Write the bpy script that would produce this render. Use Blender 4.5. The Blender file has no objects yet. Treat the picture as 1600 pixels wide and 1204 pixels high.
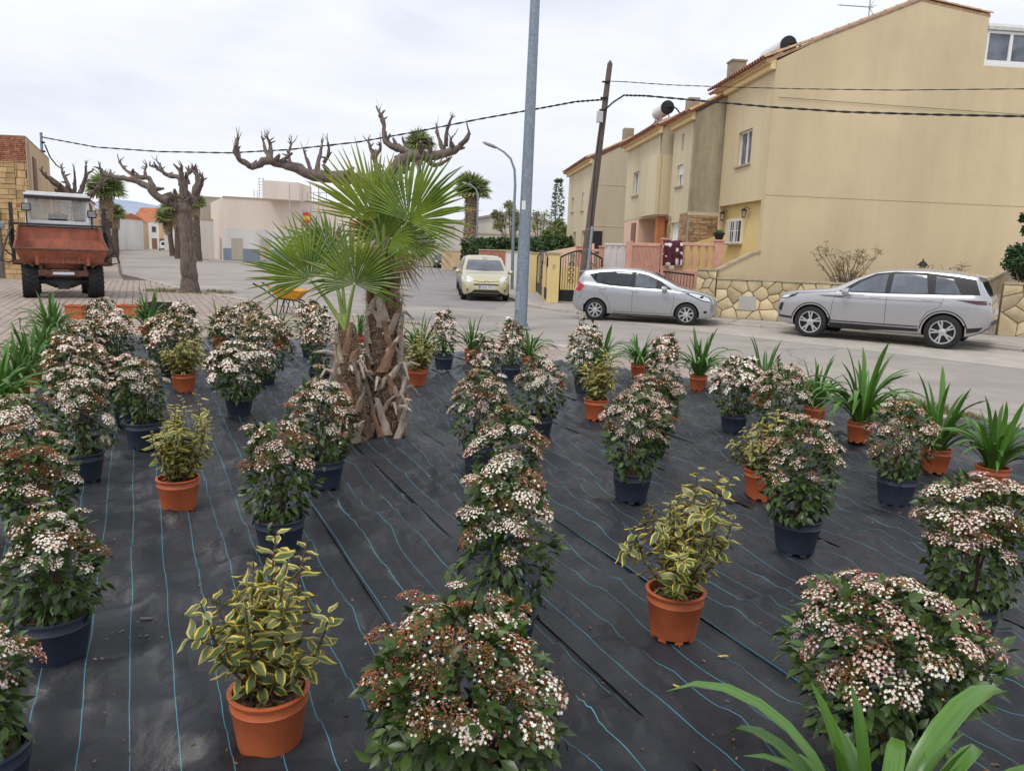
import bpy, bmesh, math, random
import numpy as np
from mathutils import Vector, Matrix, Quaternion
from mathutils.bvhtree import BVHTree
from mathutils.geometry import delaunay_2d_cdt
from mathutils import noise as mnoise

scene = bpy.context.scene
col = scene.collection
random.seed(7)
RNG = np.random.default_rng(7)
R = math.radians

# ------------------------------------------------------------------ camera
FPX = 1202.0            # focal length in pixels of the 1600 px wide photograph
EYE = 1.68
ROLL = 0.037
PITCH = math.atan((602 - (376 + ROLL * 585)) / FPX)
_c, _s = math.cos(PITCH), math.sin(PITCH)
_r0, _u0 = Vector((1, 0, 0)), Vector((0, _s, _c))
CF = Vector((0, _c, -_s))
CR = _r0 * math.cos(ROLL) + _u0 * math.sin(ROLL)
CU = _u0 * math.cos(ROLL) - _r0 * math.sin(ROLL)
CP = Vector((0, 0, EYE))
cam = bpy.data.cameras.new('camera')
cam.sensor_width = 36.0
cam.lens = 36.0 * FPX / 1600.0
cam.clip_start = 0.05
cam.clip_end = 9000
camo = bpy.data.objects.new('camera', cam)
col.objects.link(camo)
m = Matrix((CR, CU, -CF)).transposed().to_4x4()
m.translation = CP
camo.matrix_world = m
scene.camera = camo

# ------------------------------------------------------------------ world, sun, exposure
SUN_EL, SUN_AZ = R(58), R(215)     # azimuth clockwise from +Y: the sun stands behind the camera, to its left
world = bpy.data.worlds.new('World')
scene.world = world
world.use_nodes = True
wn, wl = world.node_tree.nodes, world.node_tree.links
wn.clear()
wo = wn.new('ShaderNodeOutputWorld')
bg = wn.new('ShaderNodeBackground')
bg.inputs['Strength'].default_value = 0.1
sky = wn.new('ShaderNodeTexSky')
sky.sky_type = 'NISHITA'
sky.sun_disc = False
sky.sun_elevation = SUN_EL
sky.sun_rotation = SUN_AZ
tc = wn.new('ShaderNodeTexCoord')
mp = wn.new('ShaderNodeMapping')
mp.inputs['Scale'].default_value = (1.0, 1.0, 3.6)
n1 = wn.new('ShaderNodeTexNoise')
n1.inputs['Scale'].default_value = 2.6
n1.inputs['Detail'].default_value = 7
n1.inputs['Roughness'].default_value = 0.55
n1.inputs['Distortion'].default_value = 0.4
r1 = wn.new('ShaderNodeValToRGB')
r1.color_ramp.elements[0].position = 0.30
r1.color_ramp.elements[0].color = (7.5, 7.9, 8.9, 1)
r1.color_ramp.elements[1].position = 0.62
r1.color_ramp.elements[1].color = (9.2, 9.4, 10.0, 1)
r2 = wn.new('ShaderNodeValToRGB')
r2.color_ramp.elements[0].position = 0.2
r2.color_ramp.elements[0].color = (0.86,) * 3 + (1,)
r2.color_ramp.elements[1].position = 0.5
r2.color_ramp.elements[1].color = (0.98,) * 3 + (1,)
mx = wn.new('ShaderNodeMixRGB')
wl.new(tc.outputs['Generated'], mp.inputs['Vector'])
wl.new(mp.outputs['Vector'], n1.inputs['Vector'])
wl.new(n1.outputs['Fac'], r1.inputs['Fac'])
wl.new(n1.outputs['Fac'], r2.inputs['Fac'])
wl.new(r2.outputs['Color'], mx.inputs['Fac'])
wl.new(sky.outputs['Color'], mx.inputs['Color1'])
wl.new(r1.outputs['Color'], mx.inputs['Color2'])
wl.new(mx.outputs['Color'], bg.inputs['Color'])
wl.new(bg.outputs['Background'], wo.inputs['Surface'])

sl = bpy.data.lights.new('sun', 'SUN')
sl.energy = 1.5
sl.angle = R(22)
sl.color = (1.0, 0.96, 0.90)
so = bpy.data.objects.new('sun', sl)
col.objects.link(so)
sd = Vector((math.sin(SUN_AZ) * math.cos(SUN_EL), math.cos(SUN_AZ) * math.cos(SUN_EL), math.sin(SUN_EL)))
so.rotation_euler = sd.to_track_quat('Z', 'Y').to_euler()
so.location = (-10, -10, 30)

scene.view_settings.view_transform = 'Standard'
scene.view_settings.look = 'None'
scene.view_settings.exposure = 0.12
scene.view_settings.gamma = 1.0
scene.view_settings.use_curve_mapping = False

# ------------------------------------------------------------------ survey helpers (photo pixel -> metres)
def ray(x, y):
    return CF + CR * ((x - 800) / FPX) - CU * ((y - 602) / FPX)
def G(x, y, z=0.0):
    d = ray(x, y)
    return CP + d * ((z - EYE) / d.z)
def PD(x, y, depth):
    d = ray(x, y)
    return CP + d * (depth / d.y)
def pxm(p):
    return FPX / (Vector(p) - CP).dot(CF)
def proj(p):
    d = Vector(p) - CP
    w = d.dot(CF)
    return 800 + FPX * d.dot(CR) / w, 602 - FPX * d.dot(CU) / w
def lerp(a, b, t):
    return a + (b - a) * t

# ------------------------------------------------------------------ materials
def S(r, g, b, k=1.0):
    f = lambda c: (c / 12.92 if c <= 0.04045 else ((c + 0.055) / 1.055) ** 2.4)
    return (f(r / 255) * k, f(g / 255) * k, f(b / 255) * k)
MATS = {}
def mat(name, c, rough=0.6, metal=0.0, var=0.15, scale=6.0, bump=0.0, bscale=40.0, spec=0.5, coat=0.0,
        c2=None, streak=False, rand=0.0, island=False, trans=0.0, stretch=None, coords='Object', detail=6):
    """principled material: base colour broken up by noise, optional second colour, streaks, per-piece variation and bump"""
    if name in MATS:
        return MATS[name]
    m = bpy.data.materials.new(name)
    m.use_nodes = True
    N, L = m.node_tree.nodes, m.node_tree.links
    b = N['Principled BSDF']
    b.inputs['Roughness'].default_value = rough
    b.inputs['Metallic'].default_value = metal
    b.inputs['Specular IOR Level'].default_value = spec
    if coat:
        b.inputs['Coat Weight'].default_value = coat
        b.inputs['Coat Roughness'].default_value = 0.06
    t = N.new('ShaderNodeTexCoord')
    mpn = N.new('ShaderNodeMapping')
    if streak:
        mpn.inputs['Scale'].default_value = (1, 1, 0.13)
    if stretch:
        mpn.inputs['Scale'].default_value = stretch
    L.new(t.outputs[coords], mpn.inputs['Vector'])
    n = N.new('ShaderNodeTexNoise')
    n.inputs['Scale'].default_value = scale
    n.inputs['Detail'].default_value = detail
    n.inputs['Roughness'].default_value = 0.62
    L.new(mpn.outputs['Vector'], n.inputs['Vector'])
    rp = N.new('ShaderNodeValToRGB')
    rp.color_ramp.elements[0].position = 0.32
    rp.color_ramp.elements[1].position = 0.68
    d = c2 if c2 else tuple(v * (1 - var) for v in c)
    u = c if c2 else tuple(min(1, v * (1 + var)) for v in c)
    rp.color_ramp.elements[0].color = (*d, 1)
    rp.color_ramp.elements[1].color = (*u, 1)
    L.new(n.outputs['Fac'], rp.inputs['Fac'])
    out = rp.outputs['Color']
    if rand:
        if island:
            g = N.new('ShaderNodeNewGeometry'); ro = g.outputs['Random Per Island']
        else:
            g = N.new('ShaderNodeObjectInfo'); ro = g.outputs['Random']
        mr = N.new('ShaderNodeMapRange')
        mr.inputs['To Min'].default_value = 1 - rand
        mr.inputs['To Max'].default_value = 1 + rand
        L.new(ro, mr.inputs['Value'])
        hv = N.new('ShaderNodeHueSaturation')
        L.new(out, hv.inputs['Color'])
        L.new(mr.outputs['Result'], hv.inputs['Value'])
        out = hv.outputs['Color']
    L.new(out, b.inputs['Base Color'])
    if bump:
        n2 = N.new('ShaderNodeTexNoise')
        n2.inputs['Scale'].default_value = bscale
        n2.inputs['Detail'].default_value = 5
        L.new(mpn.outputs['Vector'], n2.inputs['Vector'])
        bp = N.new('ShaderNodeBump')
        bp.inputs['Strength'].default_value = bump
        bp.inputs['Distance'].default_value = 0.02
        L.new(n2.outputs['Fac'], bp.inputs['Height'])
        L.new(bp.outputs['Normal'], b.inputs['Normal'])
    if trans:
        b.inputs['Transmission Weight'].default_value = 0.0
        tr = N.new('ShaderNodeBsdfTranslucent')
        ms = N.new('ShaderNodeMixShader')
        ms.inputs['Fac'].default_value = trans
        L.new(out, tr.inputs['Color'])
        L.new(b.outputs['BSDF'], ms.inputs[1])
        L.new(tr.outputs['BSDF'], ms.inputs[2])
        L.new(ms.outputs['Shader'], N['Material Output'].inputs['Surface'])
    MATS[name] = m
    return m

def grime(m, lo=.8, hi=1.06, scale=.3, stretch=(1, 1, 1), p0=.35, p1=.65, tint=None):
    """multiply a material's colour by broad uneven stains"""
    N, L = m.node_tree.nodes, m.node_tree.links
    b = N['Principled BSDF']; src = b.inputs['Base Color'].links[0].from_socket
    t = N.new('ShaderNodeTexCoord'); mpn = N.new('ShaderNodeMapping'); mpn.inputs['Scale'].default_value = stretch
    n = N.new('ShaderNodeTexNoise'); n.inputs['Scale'].default_value = scale; n.inputs['Detail'].default_value = 9; n.inputs['Roughness'].default_value = .68
    r = N.new('ShaderNodeValToRGB'); r.color_ramp.elements[0].position = p0; r.color_ramp.elements[1].position = p1
    r.color_ramp.elements[0].color = (*(tint or (lo,) * 3), 1); r.color_ramp.elements[1].color = (hi, hi, hi, 1)
    x = N.new('ShaderNodeMixRGB'); x.blend_type = 'MULTIPLY'; x.inputs['Fac'].default_value = 1
    L.new(t.outputs['Object'], mpn.inputs['Vector']); L.new(mpn.outputs['Vector'], n.inputs['Vector']); L.new(n.outputs['Fac'], r.inputs['Fac'])
    L.new(src, x.inputs['Color1']); L.new(r.outputs['Color'], x.inputs['Color2']); L.new(x.outputs['Color'], b.inputs['Base Color'])
    return m

# ------------------------------------------------------------------ mesh helpers
def tag(o, label=None, cat=None, group=None, kind=None):
    if label: o['label'] = label
    if cat: o['category'] = cat
    if group: o['group'] = group
    if kind: o['kind'] = kind
    return o
ORG = {}
def empty(name, loc, label=None, cat=None, group=None, rz=0.0):
    o = bpy.data.objects.new(name, None)
    o.empty_display_size = 0.1
    o.location = loc
    o.rotation_euler = (0, 0, rz)
    col.objects.link(o)
    ORG[o.name] = Vector(loc)
    return tag(o, label, cat, group)
def place(name, me, parent=None, loc=(0, 0, 0), rot=None, scale=None):
    o = bpy.data.objects.new(name, me)
    col.objects.link(o)
    o.parent = parent
    o.location = loc
    if rot is not None:
        o.rotation_mode = 'QUATERNION'
        o.rotation_quaternion = rot
    if scale is not None:
        o.scale = (scale,) * 3 if isinstance(scale, (int, float)) else scale
    return o
class MB:
    def __init__(s):
        s.V = []; s.F = []; s.M = []; s.mi = 0
    def add(s, vs, fs):
        k = len(s.V)
        s.V.extend([tuple(v) for v in vs])
        s.F.extend([tuple(i + k for i in f) for f in fs])
        s.M.extend([s.mi] * len(fs))
        return s
    def box(s, c, size, rot=None):
        x, y, z = (v / 2 for v in size)
        c = Vector(c)
        vs = []
        for sx, sy, sz in ((-1,-1,-1),(1,-1,-1),(1,1,-1),(-1,1,-1),(-1,-1,1),(1,-1,1),(1,1,1),(-1,1,1)):
            v = Vector((sx * x, sy * y, sz * z))
            if rot is not None:
                v = rot @ v
            vs.append(c + v)
        return s.add(vs, [(0,3,2,1),(4,5,6,7),(0,1,5,4),(1,2,6,5),(2,3,7,6),(3,0,4,7)])
    def obox(s, o, ax, ay, az):
        """box from corner o along three edge vectors"""
        o, ax, ay, az = map(Vector, (o, ax, ay, az))
        vs = [o, o+ax, o+ax+ay, o+ay, o+az, o+ax+az, o+ax+ay+az, o+ay+az]
        fs = [(0,3,2,1),(4,5,6,7),(0,1,5,4),(1,2,6,5),(2,3,7,6),(3,0,4,7)]
        if ax.cross(ay).dot(az) < 0:
            fs = [f[::-1] for f in fs]
        return s.add(vs, fs)
    def bar(s, a, b, w, h=None, up=(0, 0, 1)):
        a, b = Vector(a), Vector(b)
        h = h or w
        d = (b - a)
        u = Vector(up)
        x = d.cross(u)
        if x.length < 1e-5:
            x = d.cross(Vector((1, 0, 0)))
        x.normalize()
        y = x.cross(d).normalized()
        return s.obox(a - x * w / 2 - y * h / 2, x * w, d, y * h)
    def tube(s, pts, rad, n=8, cap=True, jit=0.0):
        pts = [Vector(p) for p in pts]
        if isinstance(rad, (int, float)):
            rad = [rad] * len(pts)
        k = len(s.V)
        ref = None
        for i, p in enumerate(pts):
            t = (pts[min(i + 1, len(pts) - 1)] - pts[max(i - 1, 0)])
            if t.length < 1e-9: t = Vector((0, 0, 1))
            t.normalize()
            if ref is None:
                ref = Vector((0, 0, 1)) if abs(t.z) < 0.9 else Vector((1, 0, 0))
            x = ref - t * ref.dot(t)
            if x.length < 1e-5:
                x = t.orthogonal()
            x.normalize(); ref = x
            y = t.cross(x)
            for j in range(n):
                a = 2 * math.pi * j / n
                r = rad[i] * (1 + (random.uniform(-jit, jit) if jit else 0))
                s.V.append(tuple(p + x * (r * math.cos(a)) + y * (r * math.sin(a))))
        nf = 0
        for i in range(len(pts) - 1):
            for j in range(n):
                a = k + i * n + j; b = k + i * n + (j + 1) % n
                s.F.append((a, b, b + n, a + n)); nf += 1
        if cap:
            s.F.append(tuple(k + j for j in range(n))[::-1])
            e = k + (len(pts) - 1) * n
            s.F.append(tuple(e + j for j in range(n))); nf += 2
        s.M.extend([s.mi] * nf)
        return s
    def lathe(s, prof, n=24, o=(0, 0, 0), axis='z', closed=False):
        k = len(s.V); o = Vector(o)
        for r, z in prof:
            for j in range(n):
                a = 2 * math.pi * j / n
                v = Vector((r * math.cos(a), r * math.sin(a), z))
                if axis == 'y': v = Vector((v.x, z, -v.y))
                if axis == 'x': v = Vector((z, v.x, v.y))
                s.V.append(tuple(o + v))
        q = len(prof); nf = 0
        for i in range(q if closed else q - 1):
            for j in range(n):
                a = k + i * n + j; b = k + i * n + (j + 1) % n
                c = k + ((i + 1) % q) * n + (j + 1) % n; d = k + ((i + 1) % q) * n + j
                s.F.append((a, b, c, d)); nf += 1
        s.M.extend([s.mi] * nf)
        return s
    def prism(s, poly, off):
        """extrude a planar polygon (3-D points) by vector off"""
        n = len(poly)
        P = [Vector(p) for p in poly]; off = Vector(off)
        nrm = Vector((0, 0, 0))
        for i in range(n):
            nrm += (P[i] - P[0]).cross(P[(i + 1) % n] - P[0])
        if nrm.dot(off) > 0:
            P = P[::-1]
        fs = [tuple(range(n)), tuple(range(n, 2 * n))[::-1]]
        for i in range(n):
            j = (i + 1) % n
            fs.append((j, i, i + n, j + n))
        return s.add(P + [p + off for p in P], fs)
    def build(s, name, mats, parent=None, smooth=None, bevel=0.0, local=False):
        if not isinstance(mats, (list, tuple)):
            mats = [mats]
        V = s.V
        if parent is not None and not local:
            o = ORG.get(parent.name)
            if o is not None:
                V = [(v[0] - o.x, v[1] - o.y, v[2] - o.z) for v in V]
        me = bpy.data.meshes.new(name)
        me.from_pydata(V, [], s.F)
        for mm in mats:
            me.materials.append(mm)
        if len(mats) > 1:
            me.polygons.foreach_set('material_index', s.M)
        if smooth is not None:
            me.polygons.foreach_set('use_smooth', [True] * len(s.F))
            me.set_sharp_from_angle(angle=R(smooth))
        me.update()
        ob = bpy.data.objects.new(name, me)
        col.objects.link(ob)
        if parent is not None:
            ob.parent = parent
            if parent.name in ORG:
                ORG[ob.name] = ORG[parent.name]
        if bevel:
            bv = ob.modifiers.new('bevel', 'BEVEL')
            bv.width = bevel; bv.segments = 2; bv.limit_method = 'ANGLE'; bv.angle_limit = R(40)
        return ob
def sheet(name, pts, z, mt, subdiv=0):
    b = MB()
    b.add([(p[0], p[1], z) for p in pts], [tuple(range(len(pts)))])
    return b.build(name, mt)
def scatter_mesh(name, protoV, protoF, mats, M3, T, protoM=None, smooth=False):
    """many small pieces joined: protoV (k,3), M3 (n,3,3) with scale, T (n,3)"""
    n, k = len(T), len(protoV)
    V = (np.einsum('nij,kj->nki', M3, protoV) + T[:, None, :]).reshape(-1, 3)
    nf = len(protoF)
    lens = np.array([len(f) for f in protoF])
    flat = np.concatenate([np.array(f) for f in protoF])
    idx = (flat[None, :] + (np.arange(n) * k)[:, None]).ravel()
    me = bpy.data.meshes.new(name)
    me.vertices.add(len(V)); me.vertices.foreach_set('co', V.ravel())
    me.loops.add(len(idx)); me.loops.foreach_set('vertex_index', idx.astype(np.int32))
    al = np.tile(lens, n)
    me.polygons.add(len(al))
    me.polygons.foreach_set('loop_start', np.concatenate([[0], np.cumsum(al)[:-1]]).astype(np.int32))
    if smooth:
        me.polygons.foreach_set('use_smooth', np.ones(len(al), dtype=bool))
    for mm in mats:
        me.materials.append(mm)
    if protoM is not None:
        me.polygons.foreach_set('material_index', np.tile(np.array(protoM), n).astype(np.int32))
    me.update(calc_edges=True)
    return me
def frames(z, x):
    """rotation matrices (n,3,3) whose local y axis is the leaf direction x-ish and z its normal"""
    y = x / np.linalg.norm(x, axis=1, keepdims=True)
    z = z - y * np.sum(z * y, axis=1, keepdims=True)
    z /= np.maximum(np.linalg.norm(z, axis=1, keepdims=True), 1e-6)
    w = np.cross(y, z)
    return np.stack([w, y, z], axis=2)
def pchip(xs, ys):
    xs = np.array(xs, float); ys = np.array(ys, float)
    h = np.diff(xs); dl = np.diff(ys) / h
    d = np.zeros(len(xs)); d[0] = dl[0]; d[-1] = dl[-1]
    for i in range(1, len(xs) - 1):
        if dl[i-1] * dl[i] > 0:
            w1 = 2*h[i] + h[i-1]; w2 = h[i] + 2*h[i-1]
            d[i] = (w1 + w2) / (w1/dl[i-1] + w2/dl[i])
    def f(x):
        x = min(max(x, xs[0]), xs[-1])
        i = int(min(np.searchsorted(xs, x, 'right') - 1, len(xs) - 2)); i = max(i, 0)
        t = (x - xs[i]) / h[i]
        return ((1+2*t)*(1-t)**2*ys[i] + t*(1-t)**2*h[i]*d[i] + t*t*(3-2*t)*ys[i+1] + t*t*(t-1)*h[i]*d[i+1])
    return f
def clip_poly(poly, p, n):
    """keep the side of a 2-D polygon where (q-p).n <= 0"""
    out = []
    for i in range(len(poly)):
        a, b = poly[i], poly[(i + 1) % len(poly)]
        da = (a[0]-p[0])*n[0] + (a[1]-p[1])*n[1]
        db = (b[0]-p[0])*n[0] + (b[1]-p[1])*n[1]
        if da <= 0: out.append(a)
        if da * db < 0:
            t = da / (da - db)
            out.append((a[0] + (b[0]-a[0])*t, a[1] + (b[1]-a[1])*t))
    return out
def inside(poly, x, y):
    c = False; n = len(poly)
    for i in range(n):
        a, b = poly[i], poly[i-1]
        if (a[1] > y) != (b[1] > y) and x < (b[0]-a[0]) * (y-a[1]) / (b[1]-a[1]) + a[0]:
            c = not c
    return c
# ================================================================== the setting: road, pavements, weed mat
SD = Vector((-0.43736, 0.89929, 0))          # the street on the left and the weed mat run this way
SN = Vector((0.89929, 0.43736, 0))
def W(lat, along, z=0.0):
    return SN * lat + SD * along + Vector((0, 0, z))
def latal(p):
    return p.x * SN.x + p.y * SN.y, p.x * SD.x + p.y * SD.y
ZR = -0.07                                    # road level; pavements stand at 0

m_road = mat('road_asphalt', S(172, 163, 154), 0.85, var=0.12, scale=0.55, bump=0.25, bscale=60, c2=S(150, 143, 137))
N, L = m_road.node_tree.nodes, m_road.node_tree.links
# aggregate speckle and hairline cracks over the large tone patches
t_ = N.new('ShaderNodeTexCoord'); nz = N.new('ShaderNodeTexNoise'); nz.inputs['Scale'].default_value = 55; nz.inputs['Detail'].default_value = 3
vr = N.new('ShaderNodeTexVoronoi'); vr.feature = 'DISTANCE_TO_EDGE'; vr.inputs['Scale'].default_value = 0.23
nd = N.new('ShaderNodeTexNoise'); nd.inputs['Scale'].default_value = 1.3; nd.inputs['Detail'].default_value = 6
mixv = N.new('ShaderNodeMixRGB'); mixv.inputs['Fac'].default_value = 0.35
L.new(t_.outputs['Object'], nd.inputs['Vector']); L.new(t_.outputs['Object'], mixv.inputs['Color1']); L.new(nd.outputs['Color'], mixv.inputs['Color2'])
L.new(mixv.outputs['Color'], vr.inputs['Vector']); L.new(t_.outputs['Object'], nz.inputs['Vector'])
cr = N.new('ShaderNodeMapRange'); cr.inputs['From Min'].default_value = 0.0; cr.inputs['From Max'].default_value = 0.006
cr.inputs['To Min'].default_value = 0.62; cr.inputs['To Max'].default_value = 1.0
L.new(vr.outputs['Distance'], cr.inputs['Value'])
sp = N.new('ShaderNodeMapRange'); sp.inputs['From Min'].default_value = 0.3; sp.inputs['From Max'].default_value = 0.7
sp.inputs['To Min'].default_value = 0.84; sp.inputs['To Max'].default_value = 1.12
L.new(nz.outputs['Fac'], sp.inputs['Value'])
mu = N.new('ShaderNodeMath'); mu.operation = 'MULTIPLY'
L.new(cr.outputs['Result'], mu.inputs[0]); L.new(sp.outputs['Result'], mu.inputs[1])
mm_ = N.new('ShaderNodeMixRGB'); mm_.blend_type = 'MULTIPLY'; mm_.inputs['Fac'].default_value = 1
bs_ = N['Principled BSDF']; src = bs_.inputs['Base Color'].links[0].from_socket
L.new(src, mm_.inputs['Color1']); L.new(mu.outputs['Value'], mm_.inputs['Color2']); L.new(mm_.outputs['Color'], bs_.inputs['Base Color'])

grime(m_road, .86, 1.05, .12); grime(m_road, .9, 1.04, .9, (.15, 1, 1))
m_side = mat('side_street_asphalt', S(146, 140, 138), 0.85, scale=0.8, c2=S(128, 123, 122), bump=0.2, bscale=70)
m_sand = mat('bed_sand', S(176, 158, 138), 0.95, scale=3, c2=S(140, 122, 104), bump=0.5, bscale=30)
m_conc = mat('pavement_concrete', S(176, 170, 162), 0.85, scale=1.6, c2=S(150, 144, 137), bump=0.15)
m_kerb = mat('kerb_concrete', S(190, 184, 174), 0.85, scale=4, c2=S(158, 150, 140), bump=0.2, rand=0.08)
m_tile = mat('pavement_tile', S(172, 158, 145), 0.85, scale=5, c2=S(138, 125, 114), bump=0.3, bscale=50, rand=0.10)
m_tilei = mat('pavement_tile_far', S(172, 158, 145), 0.85, scale=5, c2=S(138, 125, 114), rand=0.10, island=True)
m_joint = mat('pavement_joint', S(98, 86, 76), 0.95, scale=8, bump=0.3)
m_grass = mat('verge_grass', S(136, 132, 84), 0.8, scale=8, c2=S(104, 104, 62), rand=0.3, island=True)

def uneven(name, x0, x1, y0, y1, z, mt, n=2):
    return sheet(name, [(x0, y0), (x1, y0), (x1, y1), (x0, y1)], z, mt)
# the road: one sheet to the horizon
g = uneven('road', -4500, 4500, -300, 7000, ZR, m_road); tag(g, kind='structure')
# street that leaves between the corner building and the houses
vp2 = Vector((math.sin(R(-5.5)), math.cos(R(-5.5)), 0))
a0, b0 = G(560, 470, ZR), G(800, 487, ZR)
g = sheet('side_street', [G(540, 452, ZR), G(640, 477, ZR), G(770, 483, ZR), G(800, 470, ZR), Vector((-0.2, 30, 0)) + vp2 * 130, Vector((-13, 60, 0)) + vp2 * 110], ZR + 0.004, m_side)
tag(g, kind='structure')

# near pavement (tiled plaza) with the planting bed
kerb_px = [(191, 427), (236, 438), (282, 450), (340, 460), (399, 470), (460, 479), (520, 487), (580, 495), (640, 503), (750, 519), (870, 539), (980, 555), (1100, 574), (1240, 594), (1394, 620), (1500, 646), (1600, 680)]
kerb = [G(*p) for p in kerb_px]
kerb_line = [W(-4.2, 260), W(-3.0, 140)] + kerb + [Vector((7.6, 5.5, 0)), Vector((9.0, 0, 0)), Vector((9.5, -20, 0))]
left0 = W(-14.5, 260); left1 = W(-14.5, -30)
plaza = [Vector((p.x, p.y, 0)) for p in kerb_line] + [left1, left0]
b = MB(); b.prism([(p.x, p.y, -0.012) for p in plaza], (0, 0, -0.3))
pav = b.build('pavement', m_joint); tag(pav, kind='structure')

# weed-mat area
mat_poly = [W(-1.06, 15.2), G(113, 528), G(280, 528), G(440, 531), G(640, 546), G(800, 560), G(960, 579), G(1200, 611), G(1490, 657), Vector((6.6, 7.4, 0)), Vector((7.2, 4.0, 0)), Vector((7.4, -1.5, 0)), W(-1.06, -3)]
mat_poly = mat_poly[1:]
mp2 = [(p.x, p.y) for p in mat_poly]
bed_left = W(-3.0, 0)
bed_poly = mp2 + [(W(-2.0, -3).x, W(-2.0, -3).y), (W(-2.0, 12.6).x, W(-2.0, 12.6).y), (G(100, 528).x, G(100, 528).y)]
pz2 = [(p.x, p.y) for p in plaza]
g = sheet('planting_bed', [(p[0], p[1]) for p in bed_poly], -0.004, m_sand); tag(g, kind='structure')

# tiles 0.40 m, laid along the street, wherever the paving is in view and not under the bed
tiles = []
ts = 0.40
for i in range(-72, 68):
    for j in range(2, 92):
        c = W((i + 0.5) * ts / 2, (j + 0.5 + .5 * (i % 2)) * ts)
        if c.y < 3 or not inside(pz2, c.x, c.y) or inside(bed_poly, c.x, c.y): continue
        ok = True
        for dx, dy in ((-1, -1), (1, -1), (1, 1), (-1, 1)):
            q = W((i + 0.5 + dx * 0.47) * ts / 2, (j + 0.5 + .5 * (i % 2) + dy * 0.47) * ts)
            if not inside(pz2, q.x, q.y) or inside(bed_poly, q.x, q.y): ok = False; break
        if not ok: continue
        x, y = proj(c)
        if -260 < x < 1800:
            tiles.append((c.length, c, -60 < x < 1660 and y < 1250))
def tile_proto():
    b = MB(); h = ts / 2 - 0.007; e = 0.006; g_ = ts / 4 - .007
    b.add([(sx * (g_ - d), sy * (h - d), z) for z, d in ((-.02, 0), (-.004, 0), (0, e)) for sx, sy in ((-1, -1), (1, -1), (1, 1), (-1, 1))],
          [(0, 1, 5, 4), (1, 2, 6, 5), (2, 3, 7, 6), (3, 0, 4, 7), (4, 5, 9, 8), (5, 6, 10, 9), (6, 7, 11, 10), (7, 4, 8, 11), (8, 9, 10, 11)])
    # a groove that halves the tile, as on hydraulic pavement tiles
    return b
tb = tile_proto()
tme = bpy.data.meshes.new('paving_tile'); tme.from_pydata(tb.V, [], tb.F); tme.materials.append(m_tile)
tiles.sort(key=lambda t: (not t[2], t[0]))
rz = Quaternion((0, 0, 1), math.atan2(-SD.x, SD.y))
for d_, c, v in tiles[:300]:
    place('paving_tile', tme, pav, (c.x, c.y, random.uniform(-0.002, 0.003)), rz @ Quaternion((1, 0, 0), random.uniform(-.004, .004)))
rest = tiles[300:]
if rest:
    T = np.array([(c.x, c.y, random.uniform(-0.002, 0.003)) for _, c, _ in rest])
    q = np.array(rz.to_matrix()); M3 = np.repeat(q[None], len(T), 0)
    me = scatter_mesh('paving_tile_field', np.array(tb.V), tb.F, [m_tilei], M3, T)
    o = place('paving_tile_field', me, pav); o['kind'] = 'stuff'

o = sheet('far_paving', [W(-14.4, 36.9), W(-.6, 36.9), kerb[0] - SN * .15, W(-3.2, 140), W(-4.4, 259), W(-14.4, 259)], -.005, m_tilei); tag(o, kind='structure')
# kerb stones, each its own piece
def kerb_run(name, pts, top, wid=0.16, step=1.0, parent=None, drop=0.3):
    base = empty(name, (pts[0].x, pts[0].y, 0)) if parent is None else parent
    n = 0
    for a, b_ in zip(pts[:-1], pts[1:]):
        L_ = (b_ - a).length; d = (b_ - a).normalized(); k = max(1, int(round(L_ / step)))
        nrm = Vector((-d.y, d.x, 0))
        for i in range(k):
            p = a + d * (L_ * i / k + 0.006); q = a + d * (L_ * (i + 1) / k - 0.006)
            mb = MB(); zt = top + random.uniform(-.006, .004)
            mb.obox((p.x + nrm.x * -wid/2, p.y + nrm.y * -wid/2, top - drop), q - p, nrm * wid, (0, 0, zt - top + drop))
            mb.build('kerb_stone', m_kerb, base, bevel=0.012); n += 1
    return base
kp = [Vector((p.x, p.y, 0)) for p in kerb_line[2:-1]]
kerb_run('kerb', kp, 0.012, parent=pav)

# thin concrete edging between the paving and the mat on the road side
ep = [Vector((p[0], p[1], 0)) for p in mp2[3:9]]
kerb_run('edging', [p + Vector((0.03, 0.05, 0)) for p in ep], 0.03, wid=0.08, step=1.0, parent=pav, drop=0.1)

# ------------------------------------------------------------------ weed mat: strips of black woven cloth, overlapped
m_mat = bpy.data.materials.new('weed_mat_cloth'); m_mat.use_nodes = True
N, L = m_mat.node_tree.nodes, m_mat.node_tree.links
bs_ = N['Principled BSDF']
t_ = N.new('ShaderNodeTexCoord')
sx = N.new('ShaderNodeSeparateXYZ')
wob = N.new('ShaderNodeTexNoise'); wob.inputs['Scale'].default_value = 1.1; wob.inputs['Detail'].default_value = 2
L.new(t_.outputs['Object'], wob.inputs['Vector']); L.new(t_.outputs['Object'], sx.inputs['Vector'])
wm = N.new('ShaderNodeMath'); wm.operation = 'MULTIPLY_ADD'; wm.inputs[1].default_value = 0.035
L.new(wob.outputs['Fac'], wm.inputs[0]); L.new(sx.outputs['X'], wm.inputs[2])
dv = N.new('ShaderNodeMath'); dv.operation = 'MULTIPLY'; dv.inputs[1].default_value = 1 / 0.152
L.new(wm.outputs['Value'], dv.inputs[0])
fr = N.new('ShaderNodeMath'); fr.operation = 'FRACT'; L.new(dv.outputs['Value'], fr.inputs[0])
cp_ = N.new('ShaderNodeMath'); cp_.operation = 'COMPARE'; cp_.inputs[1].default_value = 0.5; cp_.inputs[2].default_value = 0.0095
L.new(fr.outputs['Value'], cp_.inputs[0])
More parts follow.
